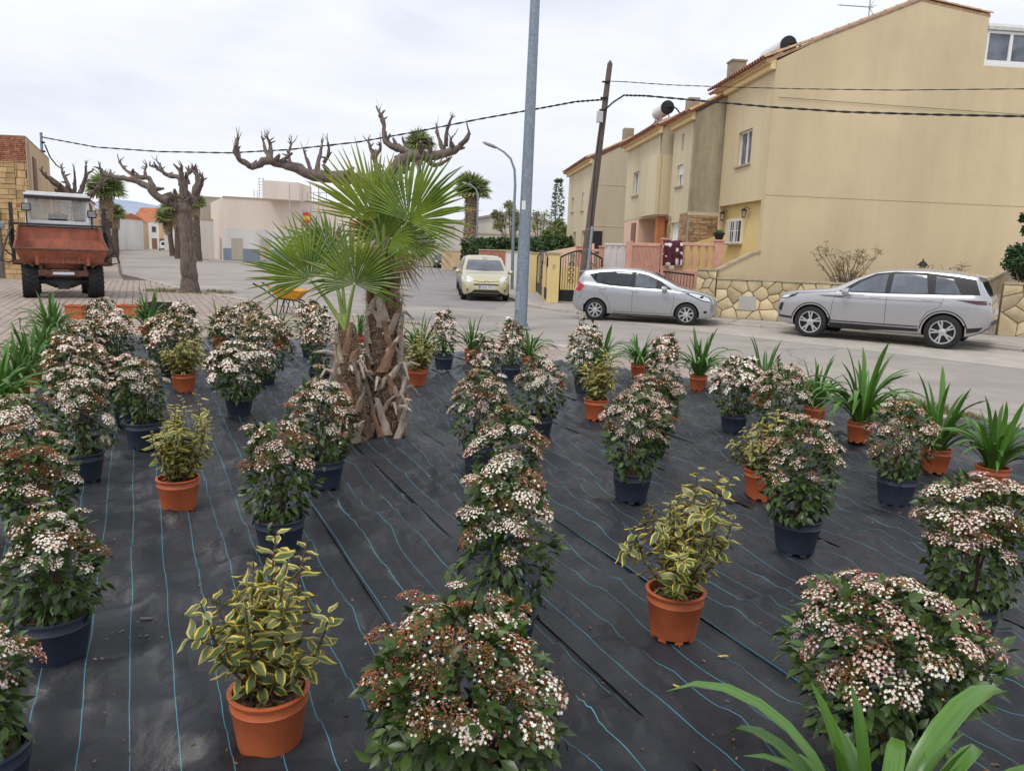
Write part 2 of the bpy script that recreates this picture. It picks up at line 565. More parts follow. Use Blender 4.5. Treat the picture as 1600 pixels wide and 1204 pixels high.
nzz = N.new('ShaderNodeTexNoise'); nzz.inputs['Scale'].default_value = 1.7; nzz.inputs['Detail'].default_value = 8; nzz.inputs['Roughness'].default_value = 0.7
L.new(t_.outputs['Object'], nzz.inputs['Vector'])
rr = N.new('ShaderNodeValToRGB')
rr.color_ramp.elements[0].position = 0.36; rr.color_ramp.elements[0].color = (*S(27, 29, 34), 1)
rr.color_ramp.elements[1].position = 0.74; rr.color_ramp.elements[1].color = (*S(51, 52, 58), 1)
L.new(nzz.outputs['Fac'], rr.inputs['Fac'])
mx2 = N.new('ShaderNodeMixRGB'); mx2.inputs['Color2'].default_value = (*S(74, 150, 170), 1)
L.new(cp_.outputs['Value'], mx2.inputs['Fac']); L.new(rr.outputs['Color'], mx2.inputs['Color1']); L.new(mx2.outputs['Color'], bs_.inputs['Base Color'])
rg = N.new('ShaderNodeMapRange'); rg.inputs['From Min'].default_value = 0.3; rg.inputs['From Max'].default_value = 0.7
rg.inputs['To Min'].default_value = 0.17; rg.inputs['To Max'].default_value = 0.36
L.new(nzz.outputs['Fac'], rg.inputs['Value']); L.new(rg.outputs['Result'], bs_.inputs['Roughness'])
wv = N.new('ShaderNodeTexNoise'); wv.inputs['Scale'].default_value = 4.5; wv.inputs['Detail'].default_value = 8; wv.inputs['Distortion'].default_value = 1.2
L.new(t_.outputs['Object'], wv.inputs['Vector'])
wx = N.new('ShaderNodeTexWave'); wx.inputs['Scale'].default_value = 95; wx.bands_direction = 'Y'
L.new(t_.outputs['Object'], wx.inputs['Vector'])
ad = N.new('ShaderNodeMath'); ad.operation = 'MULTIPLY_ADD'; ad.inputs[1].default_value = 0.08
L.new(wx.outputs['Fac'], ad.inputs[0]); L.new(wv.outputs['Fac'], ad.inputs[2])
bp = N.new('ShaderNodeBump'); bp.inputs['Strength'].default_value = 0.55; bp.inputs['Distance'].default_value = 0.035
L.new(ad.outputs['Value'], bp.inputs['Height']); L.new(bp.outputs['Normal'], bs_.inputs['Normal'])
bs_.inputs['Specular IOR Level'].default_value = 0.6
grime(m_mat, 1, 1.0, .8, p0=.30, p1=.42, tint=(2.1, 1.8, 1.5)); grime(m_mat, 1, 1.0, 22, p0=.26, p1=.30, tint=(2.6, 2.2, 1.8))

def mat_h(lat, al):
    """height of the cloth: soft billows, sharper creases and the ruck round the palm"""
    p = Vector((lat, al, 0))
    h = 0.010 + 0.011 * mnoise.noise(p * 1.3) + 0.006 * mnoise.noise(Vector((lat * 3.1, al * 1.7, 4)))
    c = 1 - abs(mnoise.noise(Vector((lat * 1.6 + 9, al * 0.9 + lat, 2))))
    h += 0.042 * (max(0, c - 0.78) / 0.22) ** 2.0
    c2 = 1 - abs(mnoise.noise(Vector((lat * 0.8 - al * 0.9, al * 2.2 + 5, 7))))
    h += 0.036 * (max(0, c2 - 0.80) / 0.20) ** 2.0
    c3 = 1 - abs(mnoise.noise(Vector((lat * 2.6 + al * 1.1, al * 1.2 - lat * 2, 11))))
    h += 0.026 * (max(0, c3 - 0.80) / 0.20) ** 2.0
    return max(0.003, h)
edges = [-1.06, 1.01, 1.67, 2.40, 3.80, 4.64, 9.5]
strip_mats = []
for k in range(6):
    l0, l1 = edges[k] - (0.06 if k else 0), edges[k + 1]
    # clip the mat outline to this strip, in strip coordinates
    poly = [latal(Vector((p[0], p[1], 0))) for p in mp2]
    poly = clip_poly(poly, (l0, 0), (-1, 0)); poly = clip_poly(poly, (l1, 0), (1, 0))
    if len(poly) < 3: continue
    amin, amax = min(p[1] for p in poly), max(p[1] for p in poly)
    st = 0.055
    nl = max(4, int((min(l1, max(p[0] for p in poly)) - l0) / st)); l1c = min(l1, max(p[0] for p in poly))
    na = int((amax - amin) / st)
    bm_ = MB(); idx = {}
    for i in range(nl + 1):
        for j in range(na + 1):
            la = l0 + (l1c - l0) * i / nl; al = amin + (amax - amin) * j / na
            z = mat_h(la, al)
            if i <= 3 and k:                        # the overlapping edge rides over its neighbour and lifts a little
                f_ = (1, .9, .5, .2)[i]; z = lerp(z + .003, .019 + .005 * mnoise.noise(Vector((al * .5, k * 5, 0))), f_)
            elif i >= nl - 1 and k < 5:
                z = min(z, .011)
            wob_ = 0.02 * mnoise.noise(Vector((al * 0.45, k * 3.3, 1))) if i == 0 else 0
            idx[i, j] = len(bm_.V); bm_.V.append((la + wob_, al, z))
    pl = poly
    for i in range(nl):
        for j in range(na):
            c = ((bm_.V[idx[i, j]][0] + bm_.V[idx[i+1, j]][0]) / 2, (bm_.V[idx[i, j]][1] + bm_.V[idx[i, j+1]][1]) / 2)
            if inside(pl, *c):
                bm_.F.append((idx[i, j], idx[i+1, j], idx[i+1, j+1], idx[i, j+1])); bm_.M.append(0)
    o = bm_.build('weed_mat', m_mat, smooth=180)
    o.rotation_euler = (0, 0, math.atan2(-SD.x, SD.y))
    tag(o, kind='structure')
def mz(p):
    return mat_h(*latal(Vector(p)))

# ------------------------------------------------------------------ far pavement in front of the houses
fk_px = [(905, 487), (1000, 494), (1140, 504), (1300, 517), (1503, 534), (1600, 545)]
fk = [G(*p) for p in fk_px]
fk_line = [Vector((-0.13, 30.4, 0)) + vp2 * 120, Vector((-0.13, 30.4, 0)) + vp2 * 30, Vector((-0.13, 30.4, 0)), Vector((0.6, 26.6, 0)), Vector((1.2, 25.0, 0))] + fk + [Vector((16, 13.5, 0)), Vector((22, 8, 0))]
farp = fk_line + [Vector((60, 8, 0)), Vector((60, 150, 0))]
b = MB(); b.prism([(p.x, p.y, 0) for p in farp], (0, 0, -0.3))
fp = b.build('far_pavement', m_conc); tag(fp, kind='structure')
kerb_run('kerb', [p for p in fk_line[1:]], 0.012, wid=0.15, parent=fp)
# pavement slabs' joints show as narrow recesses: laid slab by slab in front of the wall
m_slab = mat('pavement_slab', S(180, 172, 162), 0.85, scale=3, c2=S(152, 146, 138), bump=0.15, rand=0.07)
slab_line = [Vector((1.25, 25.1, 0))] + [p + Vector((0.12, 0.25, 0)) for p in fk]
for a, b_ in zip(slab_line[:-1], slab_line[1:]):
    L_ = (b_ - a).length; d = (b_ - a).normalized(); nrm = Vector((-d.y, d.x, 0)); k = int(L_ / 0.6)
    for i in range(k):
        for j in range(2):
            mb = MB(); p = a + d * (L_ * i / k) + nrm * (0.02 + j * 0.62)
            mb.obox((p.x, p.y, 0.001), d * (L_ / k - 0.015), nrm * 0.6, (0, 0, 0.012 + random.uniform(0, .004)))
            mb.build('paving_slab', m_slab, fp)

g = sheet('gutter', [fk[0] - Vector((0, .1, 0)), *[p - Vector((.03, .1, 0)) for p in fk[1:]], *[G(x, y, ZR) for x, y in ((1600, 577), (1400, 553), (1180, 528), (1000, 507), (900, 497))]], ZR + .004, mat('gutter_concrete', S(182, 174, 164), .85, scale=2, c2=S(160, 152, 143), bump=.15)); tag(g, kind='structure')
# corner pavement across the junction, and hills at the end of the street
cpv = [G(332, 407), G(420, 412), G(545, 416), G(640, 413), Vector((-16.5, 112, 0)) + vp2 * 100, W(40, 300), W(5.6, 300)]
b = MB(); b.prism([(p.x, p.y, 0) for p in cpv], (0, 0, -0.3)); o = b.build('corner_pavement', m_conc); tag(o, kind='structure')
m_hill = mat('hill_haze_blue', S(160, 170, 190), 0.95, scale=0.004, c2=S(144, 156, 178))  # blue of the distant haze is painted into the hills' base colour
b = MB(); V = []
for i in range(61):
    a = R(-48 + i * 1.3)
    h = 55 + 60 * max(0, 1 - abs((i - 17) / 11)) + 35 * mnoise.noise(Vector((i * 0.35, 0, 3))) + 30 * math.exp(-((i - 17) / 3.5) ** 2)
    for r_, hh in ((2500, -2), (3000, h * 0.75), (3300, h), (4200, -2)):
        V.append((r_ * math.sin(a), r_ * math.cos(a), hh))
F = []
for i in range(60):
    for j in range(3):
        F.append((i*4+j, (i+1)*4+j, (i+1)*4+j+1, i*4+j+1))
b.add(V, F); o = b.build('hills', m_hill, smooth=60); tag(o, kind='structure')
# ================================================================== the terrace of houses
HA = R(-5.5)
HD = Vector((math.sin(HA), math.cos(HA), 0)); HE = Vector((math.cos(HA), -math.sin(HA), 0))
HO = Vector((7.55, 24.3, 0))
def HP(u, w, z):
    return HO + HD * u + HE * w + Vector((0, 0, z))
m_cream = mat('render_cream', S(217, 200, 164), 0.9, scale=0.9, c2=S(200, 183, 148), bump=0.12, bscale=25, streak=True)
m_cream2 = mat('render_cream_pale', S(212, 198, 168), 0.9, scale=0.9, c2=S(194, 180, 150), bump=0.12, bscale=25, streak=True)
m_creamy = mat('render_yellow', S(224, 200, 140), 0.85, scale=2, var=0.06, bump=0.08)
m_stain = mat('render_stained', S(196, 183, 156), 0.92, scale=1.3, c2=S(138, 128, 108), bump=0.2, bscale=20, streak=True)
m_grey3 = mat('render_greige', S(200, 187, 162), 0.92, scale=0.8, c2=S(184, 171, 147), bump=0.12, streak=True)
m_gable = mat('render_gable', S(218, 199, 163), 0.92, scale=0.42, c2=S(205, 186, 150), bump=0.16, bscale=18, streak=True, detail=9)
grime(m_gable, .86, 1.03, .28, (1, 1, .7), .3, .6); grime(m_gable, .93, 1.02, 1.0, (1, 1, .08), .3, .6); grime(m_stain, .7, 1.05, .8); grime(m_cream2, .9, 1.03, .5, (1, 1, .3)); grime(m_grey3, .9, 1.03, .4, (1, 1, .4))
m_ocher = mat('render_ochre', S(196, 150, 52), 0.85, scale=3, var=0.08)
m_trim = mat('cornice_yellow', S(226, 200, 150), 0.85, scale=3, var=0.07)
m_rtile = mat('roof_tile', S(168, 116, 90), 0.85, scale=8, c2=S(124, 86, 70), bump=0.3, rand=0.18)
m_rtilep = mat('roof_tile_pale', S(196, 160, 124), 0.85, scale=8, c2=S(150, 118, 92), bump=0.3, rand=0.15)
m_white = mat('white_frame', S(232, 232, 230), 0.45, var=0.03)
m_curt = mat('window_glass', S(120, 128, 140), 0.12, scale=2.2, c2=S(64, 70, 80), spec=0.7)
m_dark = mat('dark_glass', S(40, 42, 48), 0.1, scale=3, var=0.3, spec=0.7)
m_iron = mat('black_iron', S(34, 33, 34), 0.5, var=0.2, metal=0.3)
m_pink = mat('pink_concrete', S(210, 162, 142), 0.85, scale=4, c2=S(192, 144, 126), bump=0.1)
m_orange = mat('orange_paint', S(190, 118, 74), 0.8, scale=4, var=0.08)
m_tank = mat('tank_white', S(226, 226, 222), 0.35, var=0.05)
m_black = mat('black_rubber', S(26, 26, 28), 0.6, var=0.2)
m_cope = mat('coping_stone', S(190, 176, 150), 0.85, scale=5, c2=S(160, 144, 120), bump=0.2)
m_alu = mat('galvanised', S(164, 172, 178), 0.42, metal=0.55, scale=9, c2=S(128, 137, 145), bump=0.05)
m_brick = mat('cladding_brick', S(190, 160, 124), 0.9, scale=9, c2=S(132, 100, 74), bump=0.3, rand=0.25, island=True)

def wall_quad(mb, A, B, C, D):
    mb.add([A, B, C, D], [(0, 1, 2, 3)])
def facade(name, w, u0, u1, z0, z1, holes, mt, parent, depth=0.22, thick=True):
    """wall in the plane w=const with real openings (holes: u0,u1,z0,z1), reveals included"""
    us = sorted({u0, u1, *[h[0] for h in holes], *[h[1] for h in holes]})
    zs = sorted({z0, z1, *[h[2] for h in holes], *[h[3] for h in holes]})
    mb = MB()
    for i in range(len(us) - 1):
        for j in range(len(zs) - 1):
            uc, zc = (us[i] + us[i+1]) / 2, (zs[j] + zs[j+1]) / 2
            if any(h[0] < uc < h[1] and h[2] < zc < h[3] for h in holes): continue
            mb.add([HP(us[i], w, zs[j]), HP(us[i], w, zs[j+1]), HP(us[i+1], w, zs[j+1]), HP(us[i+1], w, zs[j])], [(0, 1, 2, 3)])
    for a, b_, c, d in holes:
        for P, Q in (((a, c), (b_, c)), ((b_, c), (b_, d)), ((b_, d), (a, d)), ((a, d), (a, c))):
            mb.add([HP(P[0], w, P[1]), HP(Q[0], w, Q[1]), HP(Q[0], w + depth, Q[1]), HP(P[0], w + depth, P[1])], [(0, 1, 2, 3)])
    return mb.build(name, mt, parent)
def window_w(parent, w, u0, u1, z0, z1, sash=2, glass=None, sill=True, shutter=0.0, frame=0.055, inset=0.10):
    """window in a facade of constant w: frame, panes, sill, half-lowered roller blind"""
    fr = MB()
    def bx(mb, a, b_, c, d, w0, w1):
        mb.obox(HP(a, w0, c), HD * (b_ - a), HE * (w1 - w0), (0, 0, d - c))
    wi = w + inset
    bx(fr, u0, u1, z0, z0 + frame, wi, wi + .07); bx(fr, u0, u1, z1 - frame, z1, wi, wi + .07)
    bx(fr, u0, u0 + frame, z0 + frame, z1 - frame, wi, wi + .07); bx(fr, u1 - frame, u1, z0 + frame, z1 - frame, wi, wi + .07)
    for i in range(1, sash):
        c = lerp(u0, u1, i / sash)
        bx(fr, c - frame * .6, c + frame * .6, z0 + frame, z1 - frame, wi - .01, wi + .06)
    f = fr.build('window', m_white, parent)
    for i in range(sash):
        a, b_ = lerp(u0, u1, i / sash) + frame * .6, lerp(u0, u1, (i + 1) / sash) - frame * .6
        g_ = MB(); bx(g_, a, b_, z0 + frame, z1 - frame, wi + .03, wi + .045); g_.build('pane', glass or m_curt, f)
    if shutter:
        s_ = MB(); zs = z1 - (z1 - z0) * shutter
        n = max(2, int((z1 - zs) / .05))
        for i in range(n):
            zz = lerp(zs, z1 - .002, i / n)
            bx(s_, u0 + frame, u1 - frame, zz, zz + (z1 - zs) / n * .85, wi - .03, wi - .012)
        s_.build('roller_blind', m_white, f)
    if sill:
        s_ = MB(); bx(s_, u0 - .08, u1 + .08, z0 - .06, z0 - .001, w - .07, wi + .05); s_.build('sill', m_cope, f)
    return f
def tile_mesh(L_=0.42, r=0.085, n=6):
    """half-round clay tile along +x, opening down"""
    V = []; F = []
    for ring, (rr, th) in enumerate(((r, 0), (r * .8, L_))):
        for k_ in (1.0, 0.86):
            for j in range(n + 1):
                a = math.pi * j / n
                V.append((th, rr * k_ * math.cos(a), rr * k_ * math.sin(a)))
    m_ = n + 1
    for j in range(n):
        F += [(j, j+1, 2*m_+j+1, 2*m_+j), (m_+j+1, m_+j, 3*m_+j, 3*m_+j+1), (j+1, j, m_+j, m_+j+1), (2*m_+j, 2*m_+j+1, 3*m_+j+1, 3*m_+j)]
    return V, F
def mk_tile(name, mt):
    V, F = tile_mesh(); me = bpy.data.meshes.new(name); me.from_pydata(V, [], F); me.materials.append(mt)
    me.polygons.foreach_set('use_smooth', [True] * len(F)); me.set_sharp_from_angle(angle=R(40)); return me
tile_red, tile_pale = mk_tile('roof_tile', m_rtile), mk_tile('roof_tile_pale', m_rtilep)
def rotx(d, up=Vector((0, 0, 1))):
    x = d.normalized(); y = up.cross(x).normalized(); z = x.cross(y)
    return Matrix((x, y, z)).transposed().to_quaternion()
def eave_tiles(roof, u0, u1, w, z, slope, step=0.21, rows=2):
    d = (HE + Vector((0, 0, slope)))
    n = int((u1 - u0) / step)
    q = rotx(d); base = ORG[roof.name]
    for r_ in range(rows):
        for i in range(n):
            p = HP(u0 + (i + .5) * step, w, z) + d.normalized() * (r_ * .33) + Vector((0, 0, r_ * .012)) - base
            place('roof_tile', tile_red, roof, p, q, random.uniform(.96, 1.04))
def verge_tiles(roof, u, pts, mesh=None, step=0.36, off=0.0):
    """capping tiles along a gable slope; pts are (w,z)"""
    base = ORG[roof.name]
    for (w0, z0), (w1, z1) in zip(pts[:-1], pts[1:]):
        L_ = math.hypot(w1 - w0, z1 - z0); n = max(1, int(L_ / step)); d = HE * (w1 - w0) + Vector((0, 0, z1 - z0))
        for i in range(n):
            t = i / n
            p = HP(u + off, lerp(w0, w1, t), lerp(z0, z1, t)) - base
            place('roof_tile', mesh or tile_pale, roof, p, rotx(d), (L_ / n * 1.12 / .42, 1.25, 0.95))

# ---------------------------------------------------------------- near house (big blank gable)
h1 = empty('terraced_house', HP(0, 0, 0), 'near cream house with a big blank weathered gable and grilled porch window', 'house', 'row of cream terraced houses')
# gable wall: one slab, with the little string course groove
RG = [(-0.02, 7.70), (1.04, 8.24), (4.29, 9.60), (6.55, 9.30)]
mb = MB()
gz = [(0.0, 0.0)] + [(7.9 + 4, 0.0)]
prof = [(0.0, 0.0), (11.5, 0.0), (11.5, 7.9), (6.52, 7.9), (6.52, 9.28), (4.29, 9.58), (1.04, 8.20), (0.0, 7.66)]
low = [p for p in prof]
mb.prism([HP(0, w, z) for w, z in [(0.0, 0.0), (11.5, 0.0), (11.5, 3.74), (0.0, 3.74)]], HD * 0.25)
mb.prism([HP(0.02, w, z) for w, z in [(0.0, 3.74), (11.5, 3.74), (11.5, 3.765), (0.0, 3.765)]], HD * 0.22)
mb.prism([HP(0, w, z) for w, z in [(0.0, 3.765), (11.5, 3.765), (11.5, 7.9), (6.52, 7.9), (6.52, 9.28), (4.29, 9.58), (1.04, 8.20), (0.0, 7.66)]], HD * 0.25)
mb.build('gable_wall', m_gable, h1)
# facade with window and porch opening
facade('facade', 0.0, 0.25, 4.0, 0.0, 7.62, [(1.45, 2.62, 4.87, 5.97), (0.26, 3.94, 1.2, 3.64)], m_cream, h1, depth=0.3)
window_w(h1, 0.0, 1.45, 2.62, 4.87, 5.97)
# porch recess
mb = MB(); mb.obox(HP(0.26, .24, 1.2), HD * 3.7, HE * .1, (0, 0, 2.44)); mb.build('porch_wall', m_creamy, h1)
mb = MB(); mb.obox(HP(0.262, .004, 1.2), HD * .012, HE * .235, (0, 0, 2.43)); mb.build('porch_side', m_ocher, h1)
mb = MB(); mb.obox(HP(0.26, -1.2, 1.0), HD * 3.44, HE * 2.3, (0, 0, 0.2)); mb.build('porch_floor', m_cope, h1)
wf = window_w(h1, 0.13, 2.2, 3.35, 2.34, 3.14, sash=2, glass=m_dark, inset=0.06)
mb = MB()
for i in range(7):
    u = lerp(2.25, 3.3, i / 6); mb.tube([HP(u, 0.09, 2.32), HP(u, 0.09, 3.16)], 0.011, 6)
for z in (2.36, 2.75, 3.12): mb.tube([HP(2.18, 0.09, z), HP(3.37, 0.09, z)], 0.011, 6)
mb.build('grille', m_white, wf)
def wall_lantern(parent, p, out):
    mb = MB(); o = Vector(out)
    mb.tube([p, p + o * .14 + Vector((0, 0, .06)), p + o * .18 + Vector((0, 0, .02))], .012, 6)
    c = p + o * .18
    for a in range(4):
        an = a * math.pi / 2 + .78
        e = Vector((math.cos(an), math.sin(an), 0))
        mb.tube([c + e * .085 - Vector((0, 0, .05)), c + e * .06 - Vector((0, 0, .28))], .009, 5)
    mb.lathe([(.001, .02), (.05, -.01), (.11, -.05), (.11, -.065), (.09, -.06)], 8, c); mb.lathe([(.001, -.31), (.065, -.29), (.065, -.275), (.001, -.27)], 8, c)
    l = mb.build('wall_lantern', m_iron, parent)
    mb = MB(); mb.lathe([(.001, -.07), (.07, -.07), (.05, -.27), (.001, -.27)], 8, c); mb.build('glass', mat('lantern_glass', S(190, 180, 150), 0.2, var=.1), l)
wall_lantern(h1, HP(1.75, .24, 3.45), -HE); wall_lantern(h1, HP(3.75, .24, 3.45), -HE)
# cornice (two steps), roof and tiles
mb = MB(); mb.obox(HP(0.02, -0.16, 7.42), HD * 4.7, HE * 0.159, (0, 0, 0.17)); mb.obox(HP(0.02, -0.30, 7.59), HD * 4.7, HE * 0.30, (0, 0, 0.14)); mb.build('cornice', m_trim, h1, bevel=.02)
mb = MB(); mb.prism([HP(0.0, w, z) for w, z in [(-0.38, 7.66), (1.04, 8.28), (4.29, 9.66), (6.55, 9.36), (6.55, 9.28), (4.29, 9.585), (1.04, 8.205), (-0.30, 7.6)]], HD * 5.0)
rf = mb.build('roof', m_rtilep, h1)
eave_tiles(rf, 0.05, 4.95, -0.44, 7.70, 0.43)
verge_tiles(rf, 0.05, [(-0.42, 7.72), (1.04, 8.30), (4.29, 9.68)]); verge_tiles(rf, 0.05, [(6.6, 9.38), (4.35, 9.68)])
mb = MB(); mb.box(HP(4.3, 0.35, 8.15), (0.5, 0.5, 0.9), Matrix.Rotation(-HA, 3, 'Z')); mb.obox(HP(4.02, 0.07, 8.6), HD * .56, HE * .56, (0, 0, .06)); mb.build('chimney', m_stain, rf)
# terrace glazing at the right
mb = MB(); mb.obox(HP(0.03, 6.53, 7.9), HD * 3, HE * 5, (0, 0, 0.10)); mb.build('terrace_sill', m_white, h1)
tw = MB()
for w0, w1, z0, z1 in ((6.56, 11, 8.0, 8.08), (6.56, 11, 8.85, 8.93), (6.56, 6.64, 8.08, 8.85), (7.32, 7.42, 8.08, 8.85), (8.2, 8.3, 8.08, 8.85), (9.1, 9.2, 8.08, 8.85)):
    tw.obox(HP(0.05, w0, z0), HD * 0.08, HE * (w1 - w0), (0, 0, z1 - z0))
tw = tw.build('terrace_window', m_white, h1)
for w0, w1 in ((6.64, 7.32), (7.42, 8.2), (8.3, 9.1), (9.2, 11)):
    mb = MB(); mb.obox(HP(0.09, w0, 8.08), HD * 0.012, HE * (w1 - w0), (0, 0, 0.77)); mb.build('pane', m_curt, tw)
mb = MB(); mb.obox(HP(-0.02, 6.545, 8.94), HD * 3, HE * 4.5, (0, 0, 0.1)); mb.build('terrace_roof', mat('terrace_roof_grey', S(196, 196, 192), .6), h1)
mb = MB(); mb.obox(HP(0.03, 6.55, 9.05), HD * 3, HE * 4.5, (0, 0, 0.08)); mb.build('terrace_fascia', m_white, h1)
# solar water heater on the roof (a thing that stands on the roof)
def water_tank(c, d, r, L_, label, legs=True, panel=False):
    t = empty('water_heater', c - Vector((0, 0, r + .15)), label, 'water heater')
    d = d.normalized(); a, b_ = c - d * L_ / 2, c + d * L_ / 2
    mb = MB(); mb.tube([lerp(a, b_, x) for x in (0, .02, .05, .5, .95, .98, 1)], [r * k_ for k_ in (.8, .95, 1, 1, 1, .95, .8)], 20); mb.build('tank', m_tank, t, smooth=50)
    e = a if a.y < b_.y else b_; s_ = (a - b_).normalized() if a.y < b_.y else (b_ - a).normalized()
    mb = MB(); mb.tube([e - s_ * .06, e + s_ * .03, e + s_ * .04], [r * 1.02, r * 1.02, r * .9], 20); mb.build('end_cap', m_black, t, smooth=40)
    mb = MB(); mb.tube([e + s_ * .03, e + s_ * .12 + Vector((.1, 0, 0.05)), e + s_ * .06 + Vector((.35, 0, -.05)), e + Vector((.55, 0, -.25))], .03, 8); mb.build('hose', m_black, t, smooth=60)
    mb = MB()
    for p in (lerp(a, b_, .15), lerp(a, b_, .85)):
        for s2 in (-1, 1): mb.tube([p + Vector((.1 * s2, 0, -r * .8)), p + Vector((.3 * s2, 0, -r - .45))], .022, 6)
        mb.tube([p + Vector((0, 0, -r)), p + Vector((-.9, 0, -r - .75))], .022, 6)
    mb.build('frame', m_alu, t)
    return t
water_tank(HP(1.9, 0.75, 8.42), HD + Vector((0, 0, 0)), 0.25, 1.75, 'white solar water tank with black end cap on the roof of the near house')
def antenna(p, label):
    t = empty('tv_antenna', p, label, 'antenna')
    mb = MB(); mb.tube([p, p + Vector((0, 0, .62))], .018, 6); mb.build('mast', m_alu, t)
    mb = MB(); c = p + Vector((0, 0, .42)); d = (-HE); mb.tube([c + HE * .12, c + d * 1.0], .012, 6)
    for i in range(12):
        q = c + d * (.1 + i * .08); mb.tube([q - HD * .12 - Vector((0, 0, .02)), q + HD * .12 + Vector((0, 0, .02))], .006, 4)
    for s_ in (-1, 1): mb.tube([c + HE * .0, c + HE * .14 + Vector((0, 0, .22 * s_))], .01, 4); mb.tube([c - HE * .05, c + HE * .1 + HD * .2 * s_], .008, 4)
    mb.build('boom', m_alu, t)
antenna(HP(0.6, 3.02, 9.1), 'thin television antenna on the roof ridge of the near house')
# sloping parapet below the gable corner, same plane as the gable
mb = MB(); mb.prism([HP(0, w, z) for w, z in [(-0.003, 0), (-0.003, 2.02), (-0.25, 1.95), (-1.65, 1.22), (-1.65, 0)]], HD * 0.2); mb.build('stair_parapet', m_gable, h1)
mb = MB(); mb.prism([HP(-0.04, w, z) for w, z in [(-0.003, 2.025), (-0.003, 2.10), (-0.25, 2.02), (-1.68, 1.29), (-1.68, 1.215), (-0.25, 1.955)]], HD * 0.28); mb.build('stair_coping', m_cope, h1)

# ---------------------------------------------------------------- middle house
h2 = empty('terraced_house', HP(4.3, -1, 0), 'middle cream house with stained side wall, stone cladding and orange porch column', 'house', 'row of cream terraced houses')
mb = MB(); mb.prism([HP(4.05, w, z) for w, z in [(-1.05, 3.42), (8, 3.42), (8, 9.0), (3.2, 9.2), (-1.05, 6.78)]], HD * 0.24); mb.build('side_wall', m_stain, h2)
mb = MB(); mb.prism([HP(4.06, w, z) for w, z in [(-1.04, 0.0), (8, 0.0), (8, 3.3), (-1.04, 3.3)]], HD * 0.23); mb.build('side_base', m_stain, h2)
mb = MB(); mb.obox(HP(4.045, -1.055, 3.3), HD * .2, HE * 3, (0, 0, .12)); mb.build('side_band', m_cream2, h2)
facade('facade', -1.05, 4.29, 6.6, 0.0, 6.75, [(5.15, 5.92, 4.43, 5.20), (5.2, 6.2, 2.3, 3.1), (5.3, 5.55, 5.7, 6.3)], m_cream2, h2)
window_w(h2, -1.05, 5.15, 5.92, 4.43, 5.20, shutter=.45); window_w(h2, -1.05, 5.2, 6.2, 2.3, 3.1, glass=m_tank); window_w(h2, -1.05, 5.3, 5.55, 5.7, 6.3, sash=1, sill=False)
mb = MB(); wall_quad(mb, HP(6.6, -1.05, 0), HP(6.6, -1.05, 7), HP(6.6, -.4, 7), HP(6.6, -.4, 0)); wall_quad(mb, HP(6.6, -.4, 0), HP(6.6, -.4, 7), HP(7.02, -.4, 7), HP(7.02, -.4, 0)); mb.build('recess_wall', m_cream2, h2)
facade('bay_front', -1.4, 7.0, 12.6, 3.44, 6.72, [(7.15, 8.05, 4.38, 5.32), (10.3, 11.3, 4.45, 5.45)], m_cream2, h2)
window_w(h2, -1.4, 7.15, 8.05, 4.38, 5.32, shutter=.5); window_w(h2, -1.4, 10.3, 11.3, 4.45, 5.45)
mb = MB(); mb.prism([HP(7.0, w, z) for w, z in [(-1.4, 3.44), (8, 3.44), (8, 9.0), (3.0, 9.0), (-1.4, 6.72)]], HD * .2); mb.build('bay_side', m_grey3, h2)
mb = MB(); mb.obox(HP(6.9, -1.56, 3.44), HD * 2.5, HE * 0.155, (0, 0, 2.3)); mb.build('bay_box', m_cream2, h2)
mb = MB(); mb.obox(HP(6.93, -1.39, 3.445), HD * .06, HE * .9, (0, 0, 2.28)); mb.build('bay_box_side', m_cream, h2)
mb = MB(); mb.obox(HP(7.0, -1.39, 3.38), HD * 5.6, HE * 3, (0, 0, .058)); mb.build('bay_soffit', m_cream2, h2)
mb = MB(); mb.obox(HP(7.0, -0.2, 0), HD * 3.0, HE * .2, (0, 0, 3.38)); mb.build('porch_wall', m_stain, h2)
mb = MB(); mb.obox(HP(10.0, -1.38, 0), HD * 2.6, HE * 1.3, (0, 0, 3.38)); mb.build('lower_wall', mat('wall_rose', S(222, 188, 164), .9, var=.06), h2)
mb = MB(); mb.obox(HP(10.35, -1.42, 1.1), HD * .75, HE * .04, (0, 0, 2.15)); mb.build('door', mat('door_brown', S(128, 78, 52), .5), h2)
mb = MB(); mb.obox(HP(7.1, -1.34, 0), HD * .3, HE * .3, (0, 0, 3.38)); mb.build('column', m_orange, h2)
# split-stone cladding: real courses on the porch wall, the side and the facade foot
def cladding(parent, o, du, L_, z0, z1, out):
    T = []; Sx = []
    z = z0
    while z < z1 - .05:
        h = random.uniform(.07, .13); x = -random.uniform(0, .3)
        while x < L_:
            l = random.uniform(.25, .6); a, b_ = max(0, x), min(L_, x + l)
            if b_ - a > .06: T.append(((a + b_) / 2, z + h / 2)); Sx.append((b_ - a - .014, min(h, z1 - z) - .012))
            x += l
        z += h
    mb = MB()
    for (x, zz), (sx_, sz_) in zip(T, Sx):
        dpt = random.uniform(.012, .035)
        mb.obox(o + du * (x - sx_ / 2) + Vector((0, 0, zz - sz_ / 2)), du * sx_, out * dpt, (0, 0, sz_))
    ob = mb.build('stone_cladding', m_brick, parent); ob['kind'] = 'stuff'
cladding(h2, HP(4.06, -1.04, 0), HE, 2.2, 1.0, 3.28, -HD)
cladding(h2, HP(4.29, -1.052, 0), HD, 0.85, 1.0, 3.4, -HE)
cladding(h2, HP(6.22, -1.052, 0), HD, 0.38, 1.0, 3.4, -HE)
cladding(h2, HP(7.0, -0.2, 0), HD, 3.0, 1.0, 3.36, -HE)
